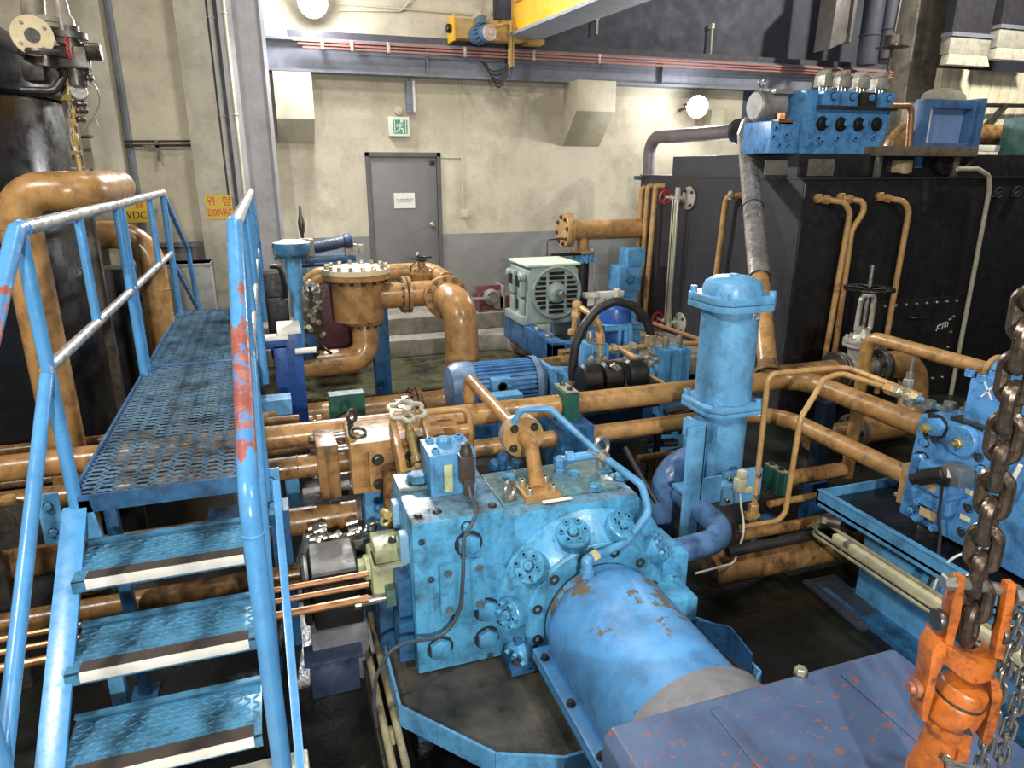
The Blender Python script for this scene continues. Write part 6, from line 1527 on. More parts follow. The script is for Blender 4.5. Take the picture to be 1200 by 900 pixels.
for k in range(3):
    bm = BM(); z = .62-.07*k; tube(bm, [S(575+8*k, 472, Z=z), S(720, 456+4*k, Z=z)], .016, seg=8); 
    M1('rod', ['uppermost slim rod below the blue finned motor', 'middle slim rod below the blue finned motor', 'lowest slim rod below the blue finned motor'][k], 'rod', bm, DSTEEL)
# ================================================================== GREEN MOTOR AND THE CLUTTER BEFORE THE TANK
gy = 7.1
a = S(619, 313, Y=gy); c = S(676, 383, Y=gy); gb = S(598, 306, X=a.x).y
gb = min(gb, 8.0)
t = T('electric_motor', 'pale green boxy electric motor with a round slotted end on a blue skid', 'motor', ((a.x+c.x)/2, gy+.4, .4))
zt = a.z; z0 = c.z+.06
bm = BM()
prism(bm, [(a.x, gy, z0+.02), (c.x, gy, z0+.02), (c.x, gy, zt-.05), (c.x-.06, gy, zt), (a.x+.06, gy, zt), (a.x, gy, zt-.05)], (0, gb-gy, 0), .015)
for s in (0.12, .62):
    y0 = gy+(gb-gy)*s; y1 = gy+(gb-gy)*(s+.26)
    box(bm, (a.x-.05, y0, z0+.3), (a.x, y1, zt-.08), .02); box(bm, (a.x-.035, y0+.02, z0+.05), (a.x, y1, z0+.28), .02)
box(bm, (a.x-.07, gy+.02, z0), (c.x+.05, gb, z0+.09), .01)
mot = P(t, 'frame', bm, GREENM)
P(t, 'top_cover', box(BM(), (a.x-.02, gy-.02, zt-.004), (c.x+.02, gb+.02, zt+.025), .012), paint('pale_green_top', (206, 218, 196), .5, dirt=.15))
bm = BM()
for s in (.16, .56): y0 = gy+(gb-gy)*s; box(bm, (a.x-.053, y0+.05, zt-.24), (a.x-.049, y0+.18, zt-.12))
box(bm, (a.x-.004, gy+.15, z0+.12), (a.x-.002, gb-.1, z0+.24)); P(mot, 'side_vents', bm, BLACK)
bm = BM()
for y in (gy+.02, gb-.15): lathe(bm, (a.x-.02, y+.06, zt-.12), (-1, 0, 0), [(0, 0), (.05, 0), (.05, .04), (.03, .06), (0, .06)], 16)
P(mot, 'lifting_lug', bm, GREENM)
rc = V(((a.x+c.x)/2+.03, gy, (z0+zt)/2+.03)); R = min((c.x-a.x)*.5, (zt-z0)*.47)
bm = BM(); lathe(bm, rc, (0, -1, 0), [(R, 0), (R, .03), (R*.94, .045), (R*.9, .04), (R*.9, .015), (0, .015)], 48); es = P(t, 'end_shield', bm, GREENM)
bm = BM(); bb = BM()
for j in range(-4, 5):
    z = rc.z+j*R*.18; h = R*.055; w = sqrt(max(0, (R*.84)**2-(z-rc.z)**2))
    if w < .05: continue
    for (u0, u1) in ((-w, -R*.42), (-R*.3, R*.3), (R*.42, w)):
        if u1-u0 < .03: continue
        if abs(j) <= 1 and u0 == -R*.3: continue
        if u0 == -R*.3:
            ww = min(R*.3, w); u0, u1 = -ww, ww
        box(bb, (rc.x+u0, gy-.026, z-h), (rc.x+u1, gy-.0155, z+h))
bm.free(); P(es, 'slots', bb, BLACK)
bm = BM(); lathe(bm, rc-V((0, .02, 0)), (0, -1, 0), [(R*.4, 0), (R*.36, .03), (R*.22, .04), (.05, .05), (.05, .06), (0, .06)], 30); P(es, 'bearing_cap', bm, GREENM)
bm = BM(); cyl(bm, rc-V((0, .07, 0)), rc-V((0, .22, 0)), .04, seg=18, ch=.005); box(bm, rc-V((.012, .22, -.03)), rc+V((.012, -.1, .045))); P(t, 'shaft', bm, STEEL)
sk = T('motor_skid', 'blue steel skid beam running under the pale green motor towards the pit', 'skid', (a.x, 6.7, .4))
bm = BM()
for x in (a.x-.05, c.x-.05): box(bm, (x, 6.25, .4), (x+.14, gb+.1, z0), .006)
box(bm, (a.x-.05, 6.25, .4), (c.x+.09, 6.4, z0-.02), .006); P(sk, 'beam', bm, DARKBLUE)
bolts(sk, [(a.x+.0, 6.5, z0), (a.x+.02, 6.85, z0)], (0, 0, 1), .03, .03, GALV)
# maroon boxes on the kerb
p0 = S(562, 372, Y=8.35); p1 = S(602, 374, Y=8.35)
t = T('fan_box', 'small maroon open fan box with pale hoses sitting on the concrete kerb', 'box', ((p0.x+p1.x)/2, 8.4, .6))
bm = BM(); zt_ = S(580, 334, Y=8.4).z
xx0, xx1 = p0.x-.02, p0.x+.3
for (lo, hi) in (((xx0, 8.4, .6), (xx1, 8.42, zt_)), ((xx0, 8.3, .6), (xx0+.02, 8.6, zt_-.1)), ((xx1, 8.3, .62), (xx1+.36, 8.62, zt_-.14))): box(bm, lo, hi, .004)
P(t, 'casing', bm, MAROON)
bm = BM(); lathe(bm, (xx0+.18, 8.38, .78), (0, -1, 0), [(.1, 0), (.1, .06), (.07, .08), (.06, .03), (0, .03)], 22); prism(bm, [(xx0+.08, 8.36, .85), (xx0+.3, 8.36, .85), (xx0+.3, 8.36, .62), (xx0+.24, 8.36, .62)], (0, .02, 0)); box(bm, (xx0-.14, 8.2, .78), (xx0+.12, 8.22, .81), .004); box(bm, (xx1-.0, 8.28, .6), (xx1+.02, 8.64, zt_-.0), .003); P(t, 'fan', bm, paint('grey_fan', (150, 146, 142), .5))
bm = BM(); 
for k in range(4): tube(bm, [(xx1+.02, 8.3, zt_-.12+.03*k), (xx1+.2, 8.28, zt_-.1+.02*k), (xx1+.4, 8.3, zt_-.03)], .01, bend=.1, seg=6)
torus(bm, (xx1+.18, 8.29, .75), (0, 1, .1), .06, .014, 20, 8); tube(bm, [(xx1+.1, 8.28, .66), (xx1+.3, 8.27, .86)], .012, seg=6); P(t, 'hoses', bm, paint('pale_hose', (176, 168, 160), .5))

# blind flanged pipe from the tank with blue butterfly valve on a black riser
py = 8.05; pzz = S(700, 269, Y=py).z; fx_ = S(661, 273, Y=py).x
kp = (S(690, 270, Y=py).x-S(670, 270, Y=py).x)/20
t = T('flanged_pipe', 'level ochre pipe with a bolted blind flange coming out of the black tank', 'pipe', (fx_, py, pzz))
bm = BM(); tube(bm, [(fx_, py, pzz), (4.6, py, pzz)], 10.5*kp, seg=26); P(t, 'pipe', bm, OCHRE)
bm = BM(); flange(bm, (fx_+.05, py, pzz), (1, 0, 0), 18*kp, .05); P(t, 'flange', bm, OCHRE)
bm = BM(); flange(bm, (fx_, py, pzz), (1, 0, 0), 18*kp, .045); bf = P(t, 'blind_flange', bm, OCHRE2)
bolts(bf, ring_pts((fx_-.022, py, pzz), (-1, 0, 0), 14*kp, 8, .2), (-1, 0, 0), .022, .025, DSTEEL)
bm = BM(); for_x = S(683, 290, Y=py).x; tube(bm, [(for_x, py, pzz), (for_x, py, pzz-.3)], .075, seg=20); P(t, 'tee_branch', bm, OCHRE)
bm = BM(); tube(bm, [(fx_-.02, py-.05, pzz-.09), (fx_-.22, py-.05, pzz-.1), (fx_-.24, py-.05, pzz-.14), (fx_-.24, py-.05, pzz-.45)], .008, bend=.01, seg=6); cyl(bm, (fx_-.03, py-.05, pzz-.09), (fx_-.12, py-.05, pzz-.095), .016, seg=10); P(t, 'drain_cock', bm, DSTEEL)
t = T('butterfly_valve', 'blue butterfly valve with black lever on the black riser below the ochre tee', 'valve', (for_x, py, .4))
zf_ = S(683, 302, Y=py).z
bm = BM()
for k in range(12):
    q = ring_pts((for_x, py, zf_), (0, 0, 1), .12, 12)[k]; cyl(bm, q-V((0, 0, .05)), q+V((0, 0, .05)), .028, seg=10)
flange(bm, (for_x, py, zf_), (0, 0, 1), .13, .07); vb = P(t, 'valve_body', bm, BLUE)
bm = BM(); flange(bm, (for_x, py, zf_+.075), (0, 0, 1), .15, .03); vf = P(t, 'upper_flange', bm, OCHRE2); bolts(vf, ring_pts((for_x, py, zf_+.09), (0, 0, 1), .125, 8), (0, 0, 1), .014, .02, GALV)
bm = BM(); a_ = S(646, 294, Y=py-.15); box(bm, (a_.x, py-.18, zf_+.05), (for_x-.1, py-.13, zf_+.09), .01); P(t, 'lever', bm, BLACK)
bm = BM(); tube(bm, [(for_x, py, zf_-.05), (for_x-.01, py, .4)], .085, seg=22); P(t, 'riser', bm, BLACKT)
bm = BM(); tube(bm, [(for_x+.15, py-.05, zf_-.0), (for_x+.13, py-.08, .9), (for_x+.2, py-.1, .72), (for_x+.3, py-.1, .74)], .006, bend=.1, seg=6); P(t, 'hanging_wire', bm, STEEL)

# blue boxes behind and white pipe
a = S(722, 312, Y=7.6); c = S(746, 340, Y=7.6)
t = T('blue_unit', 'two stacked small blue boxes behind the three thin pipes beside the tank', 'box', ((a.x+c.x)/2, 7.6, .6))
bm = BM(); box(bm, (a.x, 7.5, c.z), (c.x, 7.8, a.z), .012); box(bm, (a.x+.06, 7.5, .4), (c.x-.04, 7.7, c.z), .008); P(t, 'lower_box', bm, BLUE)
a2 = S(732, 291, Y=7.6); P(t, 'upper_box', box(BM(), (a2.x, 7.5, a.z), (c.x+.04, 7.75, a2.z), .012), BLUE)
bm = BM(); torus(bm, ((a.x+c.x)/2, 7.495, (a.z+c.z)/2), (0, 1, 0), .05, .006, 20, 6); P(t, 'emblem_ring', bm, DARKBLUE)
bm = BM(); box(bm, (S(686, 350, Y=7.3).x, 7.3, S(686, 350, Y=7.3).z), (S(732, 336, Y=7.3).x, 7.4, S(686, 344, Y=7.3).z), .008); box(bm, (S(700, 350, Y=7.3).x, 7.32, .4), (S(704, 350, Y=7.3).x, 7.38, S(686, 349, Y=7.3).z)); M1('white_channel', 'short white channel bar behind the blue dome', 'channel', bm, WHITEP)

# cobalt dome on blue stand
dy = 5.75; dc = S(721, 372, Y=dy); kk = (S(731, 370, Y=dy).x-S(721, 370, Y=dy).x)/10
t = T('bladder_accumulator', 'shiny cobalt blue dome-topped accumulator on a sky-blue bracket under the hose arch', 'accumulator', (dc.x, dy, .4))
zt = S(721, 354, Y=dy).z
bm = BM(); r = 17*kk; lathe(bm, (dc.x, dy, 0), (0, 0, 1), [(r*.9, 0), (r*.9, zt-.28), (r, zt-.22), (r, zt-.12), (r*.9, zt-.05), (r*.6, zt-.01), (0, zt)], 36); P(t, 'dome', bm, COBALT)
zs = S(721, 377, Y=dy).z
bm = BM(); box(bm, (dc.x-r*1.1, dy-.16, zs-.05), (dc.x+r*1.35, dy-.12, zs+.005), .003); box(bm, (dc.x-r*1.1, dy-.16, zs-.01), (dc.x+r*1.35, dy+.2, zs), .003)
box(bm, (dc.x+r*.15, dy-.15, .0), (dc.x+r*1.25, dy-.13, zs), .003); box(bm, (dc.x-r*.3, dy-.17, .0), (dc.x-r*.1, dy-.05, zs), .003); box(bm, (dc.x+r*.35, dy-.2, .0), (dc.x+r*.5, dy-.12, zs), .003); P(t, 'bracket', bm, BLUE)
bm = BM(); cyl(bm, S(722, 354, Y=dy), S(723, 338, Y=dy), .022, seg=12); hexa(bm, S(723, 342, Y=dy), (0, 0, 1), .032, .03); P(t, 'charge_valve', bm, paint('cream_valve', (210, 204, 180), .4))
# hose arch
hy = 4.9
bm = BM()
hp_ = [(671, 452), (671, 430), (674, 405), (684, 382), (700, 362), (722, 352), (742, 358), (756, 372), (763, 392)]
tube(bm, [S(x, y, Y=hy) for x, y in hp_], .036, bend=.18, seg=16, n=6)
t = T('hydraulic_hose', 'thick black hydraulic hose arching over the cobalt blue dome', 'hose', (S(700, 380, Y=hy).x, hy, .5))
P(t, 'hose', bm, RUBBER)
bm = BM(); a = S(763, 392, Y=hy); b = S(762, 404, Y=hy); cyl(bm, a, b, .045, seg=18, ch=.006); tube(bm, [b, S(761, 413, Y=hy), S(770, 416, Y=hy), S(782, 413, Y=hy)], .02, bend=.05, seg=12); cyl(bm, S(671, 445, Y=hy), S(671, 458, Y=hy), .045, seg=18); P(t, 'end_ferrule', bm, paint('tan_ferrule', (190, 172, 130), .4, metal=.4))
# ochre loop tube left
oy = 5.0
t = T('ochre_loop', 'ochre tube bent like a crook with unions just left of the blue dome', 'tube', (S(700, 400, Y=oy).x, oy, .5))
bm = BM(); tube(bm, [S(672, 398, Y=5.3), S(675, 363, Y=5.3), S(678, 359, Y=5.3), S(700, 374, Y=oy), S(704, 388, Y=oy), S(701, 452, Y=oy)], .026, bend=[0, .04, .03, .1, .05, 0], seg=14); P(t, 'tube', bm, OCHRE2)
bm = BM()
for (x, y, yy) in ((675, 372, 5.3), (676, 360, 5.3), (703, 397, oy), (703, 402, oy), (701, 448, oy), (671, 392, 5.3)): hexa(bm, S(x, y, Y=yy), (0, 0, 1), .04, .05)
P(t, 'unions', bm, OCHRE2)
t = T('ochre_bend', 'ochre tube bending down in front of the cobalt dome bracket', 'tube', (S(740, 420, Y=4.7).x, 4.7, .5))
bm = BM(); tube(bm, [S(712, 409, Y=5.0), S(724, 407, Y=5.0), S(748, 422, Y=4.7), S(755, 432, Y=4.7), S(754, 455, Y=4.7)], .026, bend=[0, .05, .1, .06, 0], seg=14); tube(bm, [S(728, 408, Y=5.05), S(835, 401, Y=5.05)], .022, seg=12); tube(bm, [S(714, 424, Y=5.1), S(772, 418, Y=5.1), S(770, 446, Y=5.1)], .016, bend=.05, seg=10); tube(bm, [S(757, 438, Y=4.6), S(778, 449, Y=4.4)], .014, seg=10); P(t, 'tube', bm, OCHRE2)
bm = BM()
for (x, y) in ((738, 407), (716, 409), (745, 440)): hexa(bm, S(x, y, Y=4.98), (1, 0, 0), .045, .05)
P(t, 'unions', bm, GALV)
# black pump bodies at the bottom
t = T('vane_pump', 'pair of black pump bodies low down behind the upper header pipe', 'pump', (S(720, 450, Y=4.6).x, 4.6, .3))
bm = BM(); zc = S(720, 442, Y=4.6).z
for x in (690, 714, 742): cyl(bm, (S(x, 440, Y=4.6).x-.07, 4.6, zc), (S(x, 440, Y=4.6).x+.08, 4.6, zc), .13, seg=24, ch=.02)
box(bm, (S(680, 440, Y=4.6).x, 4.5, zc-.25), (S(768, 440, Y=4.6).x, 4.75, zc-.05), .02); P(t, 'body', bm, BLACK)
bm = BM(); random.seed(5)
for k in range(14):
    p = S(random.uniform(690, 778), random.uniform(418, 440), Y=random.uniform(4.65, 4.9)); hexa(bm, p, (random.uniform(-.5, .5), -.4, 1), .022, .04)
for (x0, y0, x1, y1) in ((716, 428, 724, 434), (719, 426, 727, 432)): tube(bm, [S(x0, y0, Y=4.5), S(x1, y1, Y=4.5)], .012, seg=8)
P(t, 'fittings', bm, GALV)
for k, (x0, y0, x1, y1, yy) in enumerate(((690, 402, 712, 435, 5.0), (778, 408, 806, 450, 4.75))):
    a = S(x0, y0, Y=yy); c = S(x1, y1, Y=yy)
    t = T('manifold_block', ['small sky-blue block behind the ochre crook tube', 'upright blue channel-shaped block left of the tall filter'][k], 'manifold', ((a.x+c.x)/2, yy, .4))
    bm = BM(); box(bm, (a.x, yy, 0), (c.x, yy+.2, a.z-.02), .01)
    for s in (.1, .55, .85): box(bm, (a.x+(c.x-a.x)*s, yy-.03, c.z-.1), (a.x+(c.x-a.x)*(s+.1), yy, a.z-.02), .006)
    P(t, 'block', bm, BLUE)
    bm = BM(); 
    for s in (.2, .7): q = V((a.x+(c.x-a.x)*s, yy+.06, a.z-.02)); lathe(bm, q, (0, 0, 1), [(.02, 0), (.03, .03), (.03, .06), (.02, .1), (0, .1)], 14)
    P(t, 'fittings', bm, GALV)
for k, (p0, p1, r) in enumerate((((766, 379), (838, 404), .022), ((760, 388), (800, 414), .018), ((740, 378), (770, 392), .02))):
    bm = BM(); tube(bm, [S(*p0, Y=6.4), S(*p1, Y=4.86 if k == 1 else 5.2)], r, seg=10)
    M1('slanted_pipe', ['long thin pipe slanting down from the tank gauge towards the filter', 'short thin pipe slanting beneath the long one near the red gauge wheel', 'thin pipe slanting out from behind the cobalt dome'][k], 'pipe', bm, COPPER)
bm = BM(); random.seed(9)
for k in range(18):
    x = random.uniform(745, 800); y = random.uniform(480, 545); p = S(x, y, Y=4.2); cyl(bm, p, p+V((random.uniform(.1, .3), 0, random.uniform(-.03, .03))), random.uniform(.012, .03), seg=8)
p = S(770, 515, Y=4.2); cyl(bm, (p.x, 4.2, 0), (p.x, 4.2, p.z+.1), .03, seg=8)
M1('dark_pipework', 'tangle of dark small pipes in the shade between the blue post and the filter', 'pipe', bm, DSTEEL)
bm = BM(); tube(bm, [S(733, 525, Y=3.4), S(752, 560, Y=3.2), S(770, 590, Y=3.1)], .016, bend=.1, seg=8); M1('black_lead', 'black cable slanting down left of the blue inlet elbow', 'cable', bm, RUBBER)
bm = BM(); tube(bm, [S(748, 538, Y=4.0), S(790, 532, Y=4.0)], .03, seg=12); box(bm, (S(768, 535, Y=4.0).x-.03, 3.97, 0), (S(768, 535, Y=4.0).x+.03, 4.03, S(768, 535, Y=4.0).z)); M1('pit_pipe', 'short ochre pipe low in the shade left of the inlet elbow', 'pipe', bm, DOCHRE)
# ================================================================== BLACK OIL TANK
TX, TY0, TY1, TZ = 4.6, 5.28, 8.3, 2.255
t = T('oil_tank', 'huge black steel oil tank filling the right background', 'tank', (6.8, 6.8, 0))
P(t, 'shell', box(BM(), (TX, TY0, 0), (9.6, TY1, TZ), .004), BLACKT)
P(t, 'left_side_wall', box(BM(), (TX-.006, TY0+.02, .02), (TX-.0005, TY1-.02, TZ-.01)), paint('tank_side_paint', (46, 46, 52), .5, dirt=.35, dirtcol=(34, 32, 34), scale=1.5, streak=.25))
P(t, 'top_curb', box(BM(), (TX+.03, TY0+.14, TZ), (9.6, 7.6, 2.47), .004), BLACKT)
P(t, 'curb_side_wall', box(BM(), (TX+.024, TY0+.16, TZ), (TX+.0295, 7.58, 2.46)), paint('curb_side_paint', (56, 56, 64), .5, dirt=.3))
P(t, 'top_rim', box(BM(), (TX-.015, TY0-.015, TZ-.012), (9.6, TY1, TZ+.003)), DSTEEL)
P(t, 'end_bracket', box(BM(), (TX-.1, TY1-.1, TZ-.06), (TX, TY1, TZ-.01), .004), paint('bracket_teal', (60, 84, 92), .5))
for x0, x1, y0, y1 in ((897, 921, 188, 205), (948, 976, 186, 206)):
    a = S(x0, y0, Y=TY0+.135); c = S(x1, y1, Y=TY0+.135); P(t, 'curb_patch', box(BM(), (a.x, TY0+.13, max(c.z, TZ)), (c.x, TY0+.14, a.z), .002), paint('grey_patch', (104, 102, 96), .6, dirt=.6))
a = S(1087, 207, Y=TY0); c = S(1078, 250, Y=TY0); bm = BM(); prism(bm, [S(1083, 207, Y=TY0-.005), S(1090, 207, Y=TY0-.005), S(1085, 250, Y=TY0-.005), S(1080, 250, Y=TY0-.005)], (0, .006, 0)); P(t, 'worn_strip', bm, DSTEEL)
# manhole cover
m0 = S(1024, 360, Y=TY0-.012); m1 = S(1122, 352, Y=TY0-.012); mb = S(1100, 442, Y=TY0-.012)
xa_, xb_, za_, zb_ = m0.x, m1.x-.02, (m0.z+m1.z)/2, mb.z
mc = P(t, 'manhole_cover', box(BM(), (xa_-.04, TY0-.016, zb_-.05), (xb_+.04, TY0, za_+.05), .012), BLACKT)
pts = []
n1 = 9
for k in range(n1): u = k/(n1-1); pts += [(xa_+(xb_-xa_)*u, TY0-.016, za_), (xa_+(xb_-xa_)*u, TY0-.016, zb_)]
for k in range(1, 5): u = k/5; pts += [(xa_, TY0-.016, za_+(zb_-za_)*u), (xb_, TY0-.016, za_+(zb_-za_)*u)]
bolts(mc, pts, (0, -1, 0), .014, .022, GALV, 'nut')
h_ = S(1075, 370, Y=TY0); bm = BM(); tube(bm, [(h_.x-.12, TY0-.01, h_.z), (h_.x-.1, TY0-.05, h_.z-.01), (h_.x+.1, TY0-.05, h_.z-.01), (h_.x+.12, TY0-.01, h_.z)], .009, bend=.02, seg=8); P(mc, 'handle', bm, BLACK)
bm = BM()
for st in ([(1097, 388), (1099, 382), (1103, 380)], [(1099, 384), (1102, 386)], [(1104, 386), (1105, 379), (1107, 378), (1107, 384)], [(1108, 383), (1109, 377), (1111, 378), (1110, 383)], [(1112, 375), (1115, 373)]):
    tube(bm, [S(x, y, Y=TY0-.018) for x, y in st], .005, bend=0, seg=5)
P(mc, 'chalk_mark', bm, WHITEP, 'white chalk scribble')
# ochre tubes on the front face
for k, (pts, lab) in enumerate(((((969, 233), (990, 237), (996, 250), (968, 412)), 'leftmost of the three ochre tubes running down the front of the black tank'),
                                (((996, 232), (1012, 236), (1012, 248), (998, 270), (978, 412)), 'middle ochre tube with a kink on the front of the black tank'),
                                (((1042, 231), (1060, 236), (1065, 248), (1037, 405)), 'rightmost ochre tube running down the front of the black tank'))):
    q = [S(x, y, Y=TY0-.12) for x, y in pts]; q[0] = V((q[0].x, TY0, q[0].z))
    end = q[-1]+(q[-1]-q[-2]).normalized()*.5
    tt = T('tank_tube', lab, 'tube', (q[1].x, TY0-.1, end.z))
    bm = BM(); tube(bm, q[:-1]+[end], .027, bend=.09, seg=14, n=8); P(tt, 'tube', bm, OCHRE2)
    bm = BM(); d = (q[1]-q[0]).normalized(); hexa(bm, q[0], (0, -1, 0), .045, .04); hexa(bm, q[0]+d*.05, d, .042, .06); P(tt, 'union_nut', bm, OCHRE)
# pale conduit on the front face
bm = BM(); q = [S(1122, 198, Y=TY0-.06), S(1146, 198, Y=TY0-.06), S(1159, 206, Y=TY0-.06), S(1159, 225, Y=TY0-.06), S(1113, 468, Y=TY0-.06)]
tube(bm, q, .022, bend=.08, seg=12); M1('conduit_pipe', 'pale flexible conduit curving down the front of the black tank at the right', 'conduit', bm, paint('pale_conduit', (176, 172, 148), .5, dirt=.3))
# spot on the tank at right edge : small pale fittings
bm = BM()
for (x, y) in ((1170, 226), (1192, 225)): p = S(x, y, Y=TY0-.03); torus(bm, p, (0, 1, 0), .05, .012, 16, 6); tube(bm, [p-V((.07, 0, .04)), p+V((.07, 0, .03))], .01, seg=6)
M1('tank_fittings', 'pair of small grey ring fittings on the tank face at the right edge', 'fitting', bm, DSTEEL)
# handle-like tube on the left side wall
yy_ = S(848, 300, X=TX-.1).y
tt = T('tank_tube', 'single ochre tube dropping down the left side of the black tank behind the filter', 'tube', (TX-.1, yy_, .8))
b0 = S(862, 229, X=TX-.1); b1 = S(850, 233, X=TX-.1); b2 = S(838, 330, X=TX-.1)
bm = BM(); tube(bm, [V((TX, b0.y, b0.z)), b0, S(851, 231, X=TX-.1), b2, V((b2.x, b2.y, .6))], .03, bend=.08, seg=14); P(tt, 'tube', bm, OCHRE2)
bm = BM(); hexa(bm, b0+V((-.0, .02, 0)), (0, 1, 0), .05, .06); hexa(bm, b0-V((.03, -.05, 0)), (1, 0, 0), .05, .04); P(tt, 'union_nut', bm, GALV)
# three thin pipes near the far end
for k, (x0, y0, x1, y1, lab) in enumerate(((752, 226, 741, 377, 'leftmost of three thin ochre pipes standing beside the far end of the black tank'), (759, 224, 748, 378, 'middle of three thin ochre pipes standing beside the far end of the black tank'), (768, 224, 756, 362, 'rightmost of three thin ochre pipes standing beside the far end of the black tank'))):
    xk = 4.5; q0 = S(x0, y0, X=xk); q1 = S(x1, y1, Y=q0.y)
    bm = BM(); tube(bm, [(TX+.0, q0.y-.04, q0.z+.06), (q0.x, q0.y, q0.z+.06), q0, q1, V((q1.x, q1.y, .5))], .032, bend=.06, seg=12); M1('standing_pipe', lab, 'pipe', bm, OCHRE2)
# level gauge with red valve wheels
gx_ = TX-.12; g0 = S(794, 232, X=gx_); g1 = S(782, 378, Y=g0.y); g1 = V((gx_, g0.y, g1.z))
t = T('level_gauge', 'tall tube level gauge with red hand wheels on the side of the black tank', 'gauge', g1)
bm = BM(); cyl(bm, g1, g0, .02, seg=12); P(t, 'glass_tube', bm, GLASS)
bm = BM()
for dx, dy in ((0, .05), (0, -.05), (.0, .0)): tube(bm, [g1+V((dx-.03, dy, 0)), g0+V((dx-.03, dy, 0))], .009, seg=6)
P(t, 'guard_rods', bm, GALV)
for q in (g0, g1):
    bm = BM(); cyl(bm, q-V((0, 0, .05)), q+V((0, 0, .08)), .032, seg=12); cyl(bm, q, V((TX, q.y, q.z)), .025, seg=10); cyl(bm, q+V((0, 0, 0)), q+V((-.02, .22, 0)), .016, seg=10); hexa(bm, q+V((0, .08, 0)), (0, 1, 0), .034, .04); hexa(bm, q+V((0, .0, .08)), (0, 0, 1), .03, .04); P(t, 'cock', bm, SILVER)
    bm = BM(); flange(bm, V((TX-.02, q.y-.08, q.z)), (1, 0, 0), .13, .025); fl_ = P(t, 'tank_flange', bm, SILVER); bolts(fl_, ring_pts((TX-.033, q.y-.08, q.z), (-1, 0, 0), .1, 4, .7), (-1, 0, 0), .016, .02, DSTEEL)
    bm = BM(); w = q+V((-.02, .23, 0)); torus(bm, w, (0, 1, 0), .075, .014, 22, 8)
    for k in range(3): a = 2*pi*k/3; tube(bm, [w, w+V((cos(a)*.07, 0, sin(a)*.07))], .01, seg=6)
    P(t, 'red_wheel', bm, RED)
# return pipe over the tank and the leaning pipe to the header
rx = 4.9
t = T('return_pipe', 'steel grey pipe rising from the far end of the tank and running along it', 'pipe', (rx, 8.4, TZ))
bm = BM(); ya = S(766, 165, X=rx).y; tube(bm, [(rx-.05, ya, 2.2), (rx-.05, ya, 2.72), (rx, 6.75, 2.72)], .08, bend=.2, seg=22, n=10); P(t, 'pipe', bm, paint('mauve_grey_pipe', (132, 122, 128), .4, metal=.3, dirt=.3))
bm = BM(); flange(bm, (rx, 6.75, 2.72), (0, 1, 0), .13, .04); P(t, 'flange', bm, DSTEEL)
lo = S(903, 432, Y=yA); mid_t = V((4.72, 6.45, 2.62)); hi = S(874, 158, Y=6.3)
t = T('leaning_pipe', 'long pipe leaning from the ochre header up to the tank top, steel above', 'pipe', (lo.x, yA, .9))
dvec = (hi-V((lo.x, yA, zA))).normalized(); base = V((lo.x, yA, zA))
Ltot = (hi-base).length; joint = .33
bm = BM(); tube(bm, [base, base+dvec*(Ltot*joint)], [.066, .075], bend=0, seg=24); P(t, 'ochre_section', bm, OCHRE)
bm = BM(); lathe(bm, base, dvec, [(.12, .02), (.085, .1), (.076, .16)], 24); P(t, 'weld_saddle', bm, DOCHRE)
bm = BM(); tube(bm, [base+dvec*(Ltot*joint), hi, hi+V((.25, .3, .12))], .086, bend=.25, seg=24, n=10); P(t, 'steel_section', bm, paint('streaked_steel', (200, 196, 190), .26, metal=.7, dirt=.5, dirtcol=(40, 38, 38), streak=.5))
bm = BM(); torus(bm, base+dvec*(Ltot*joint), dvec, .084, .007, 24, 6); torus(bm, base+dvec*(Ltot*.62), dvec, .088, .007, 24, 6); P(t, 'weld_ring', bm, DSTEEL)
bm = BM(); tube(bm, [hi+V((.3, -.1, .1)), hi+V((.75, -.1, .1))], .06, seg=18); flange(bm, hi+V((.3, -.1, .1)), (1, 0, 0), .09, .03); P(t, 'side_branch', bm, DOCHRE)

# ---- valve manifold on the tank top
my = 5.5
def mp(px, py, y=my): return S(px, py, Y=y)
a = mp(936, 178); c = mp(1034, 176); up = mp(1044, 128); zt_ = mp(940, 113).z; zb_ = 2.47
t = T('valve_manifold', 'sky-blue valve manifold with four upright pilot valves on top of the black tank', 'manifold', ((a.x+c.x)/2, my, zb_))
bm = BM(); prism(bm, [(a.x+.01, my, zb_+.002), (c.x-.05, my, zb_+.002), (up.x, my, zb_+.28), (up.x, my, zt_-.1), (a.x+.01, my, zt_-.1)], (0, .58, 0)); mb = P(t, 'body', bm, BLOCKBLUE)
P(t, 'ledge_plate', box(BM(), (a.x+.12, my-.06, zt_-.1), (up.x+.02, my+.62, zt_-.07), .004), DSTEEL)
P(t, 'end_column', box(BM(), (a.x, my-.02, zb_), (a.x+.13, my+.6, zt_+.06), .01), BLOCKBLUE)
bolts(mb, [mp(963, 145), mp(985, 146), mp(1006, 146), mp(1027, 146)], (0, -1, 0), .055, .03, BLACK, name='hex_plug')
bolts(mb, [mp(968, 144), mp(990, 145), mp(1011, 145)], (0, -1, 0), .036, .035, BLOCKBLUE, name='hex_plug')
bolts(mb, [mp(x, y) for x, y in ((980, 162), (1001, 162), (1022, 161), (958, 162), (947, 160), (950, 168), (962, 166), (944, 170))], (0, -1, 0), .024, .02, BLOCKBLUE, 'cap', name='cap_screw')
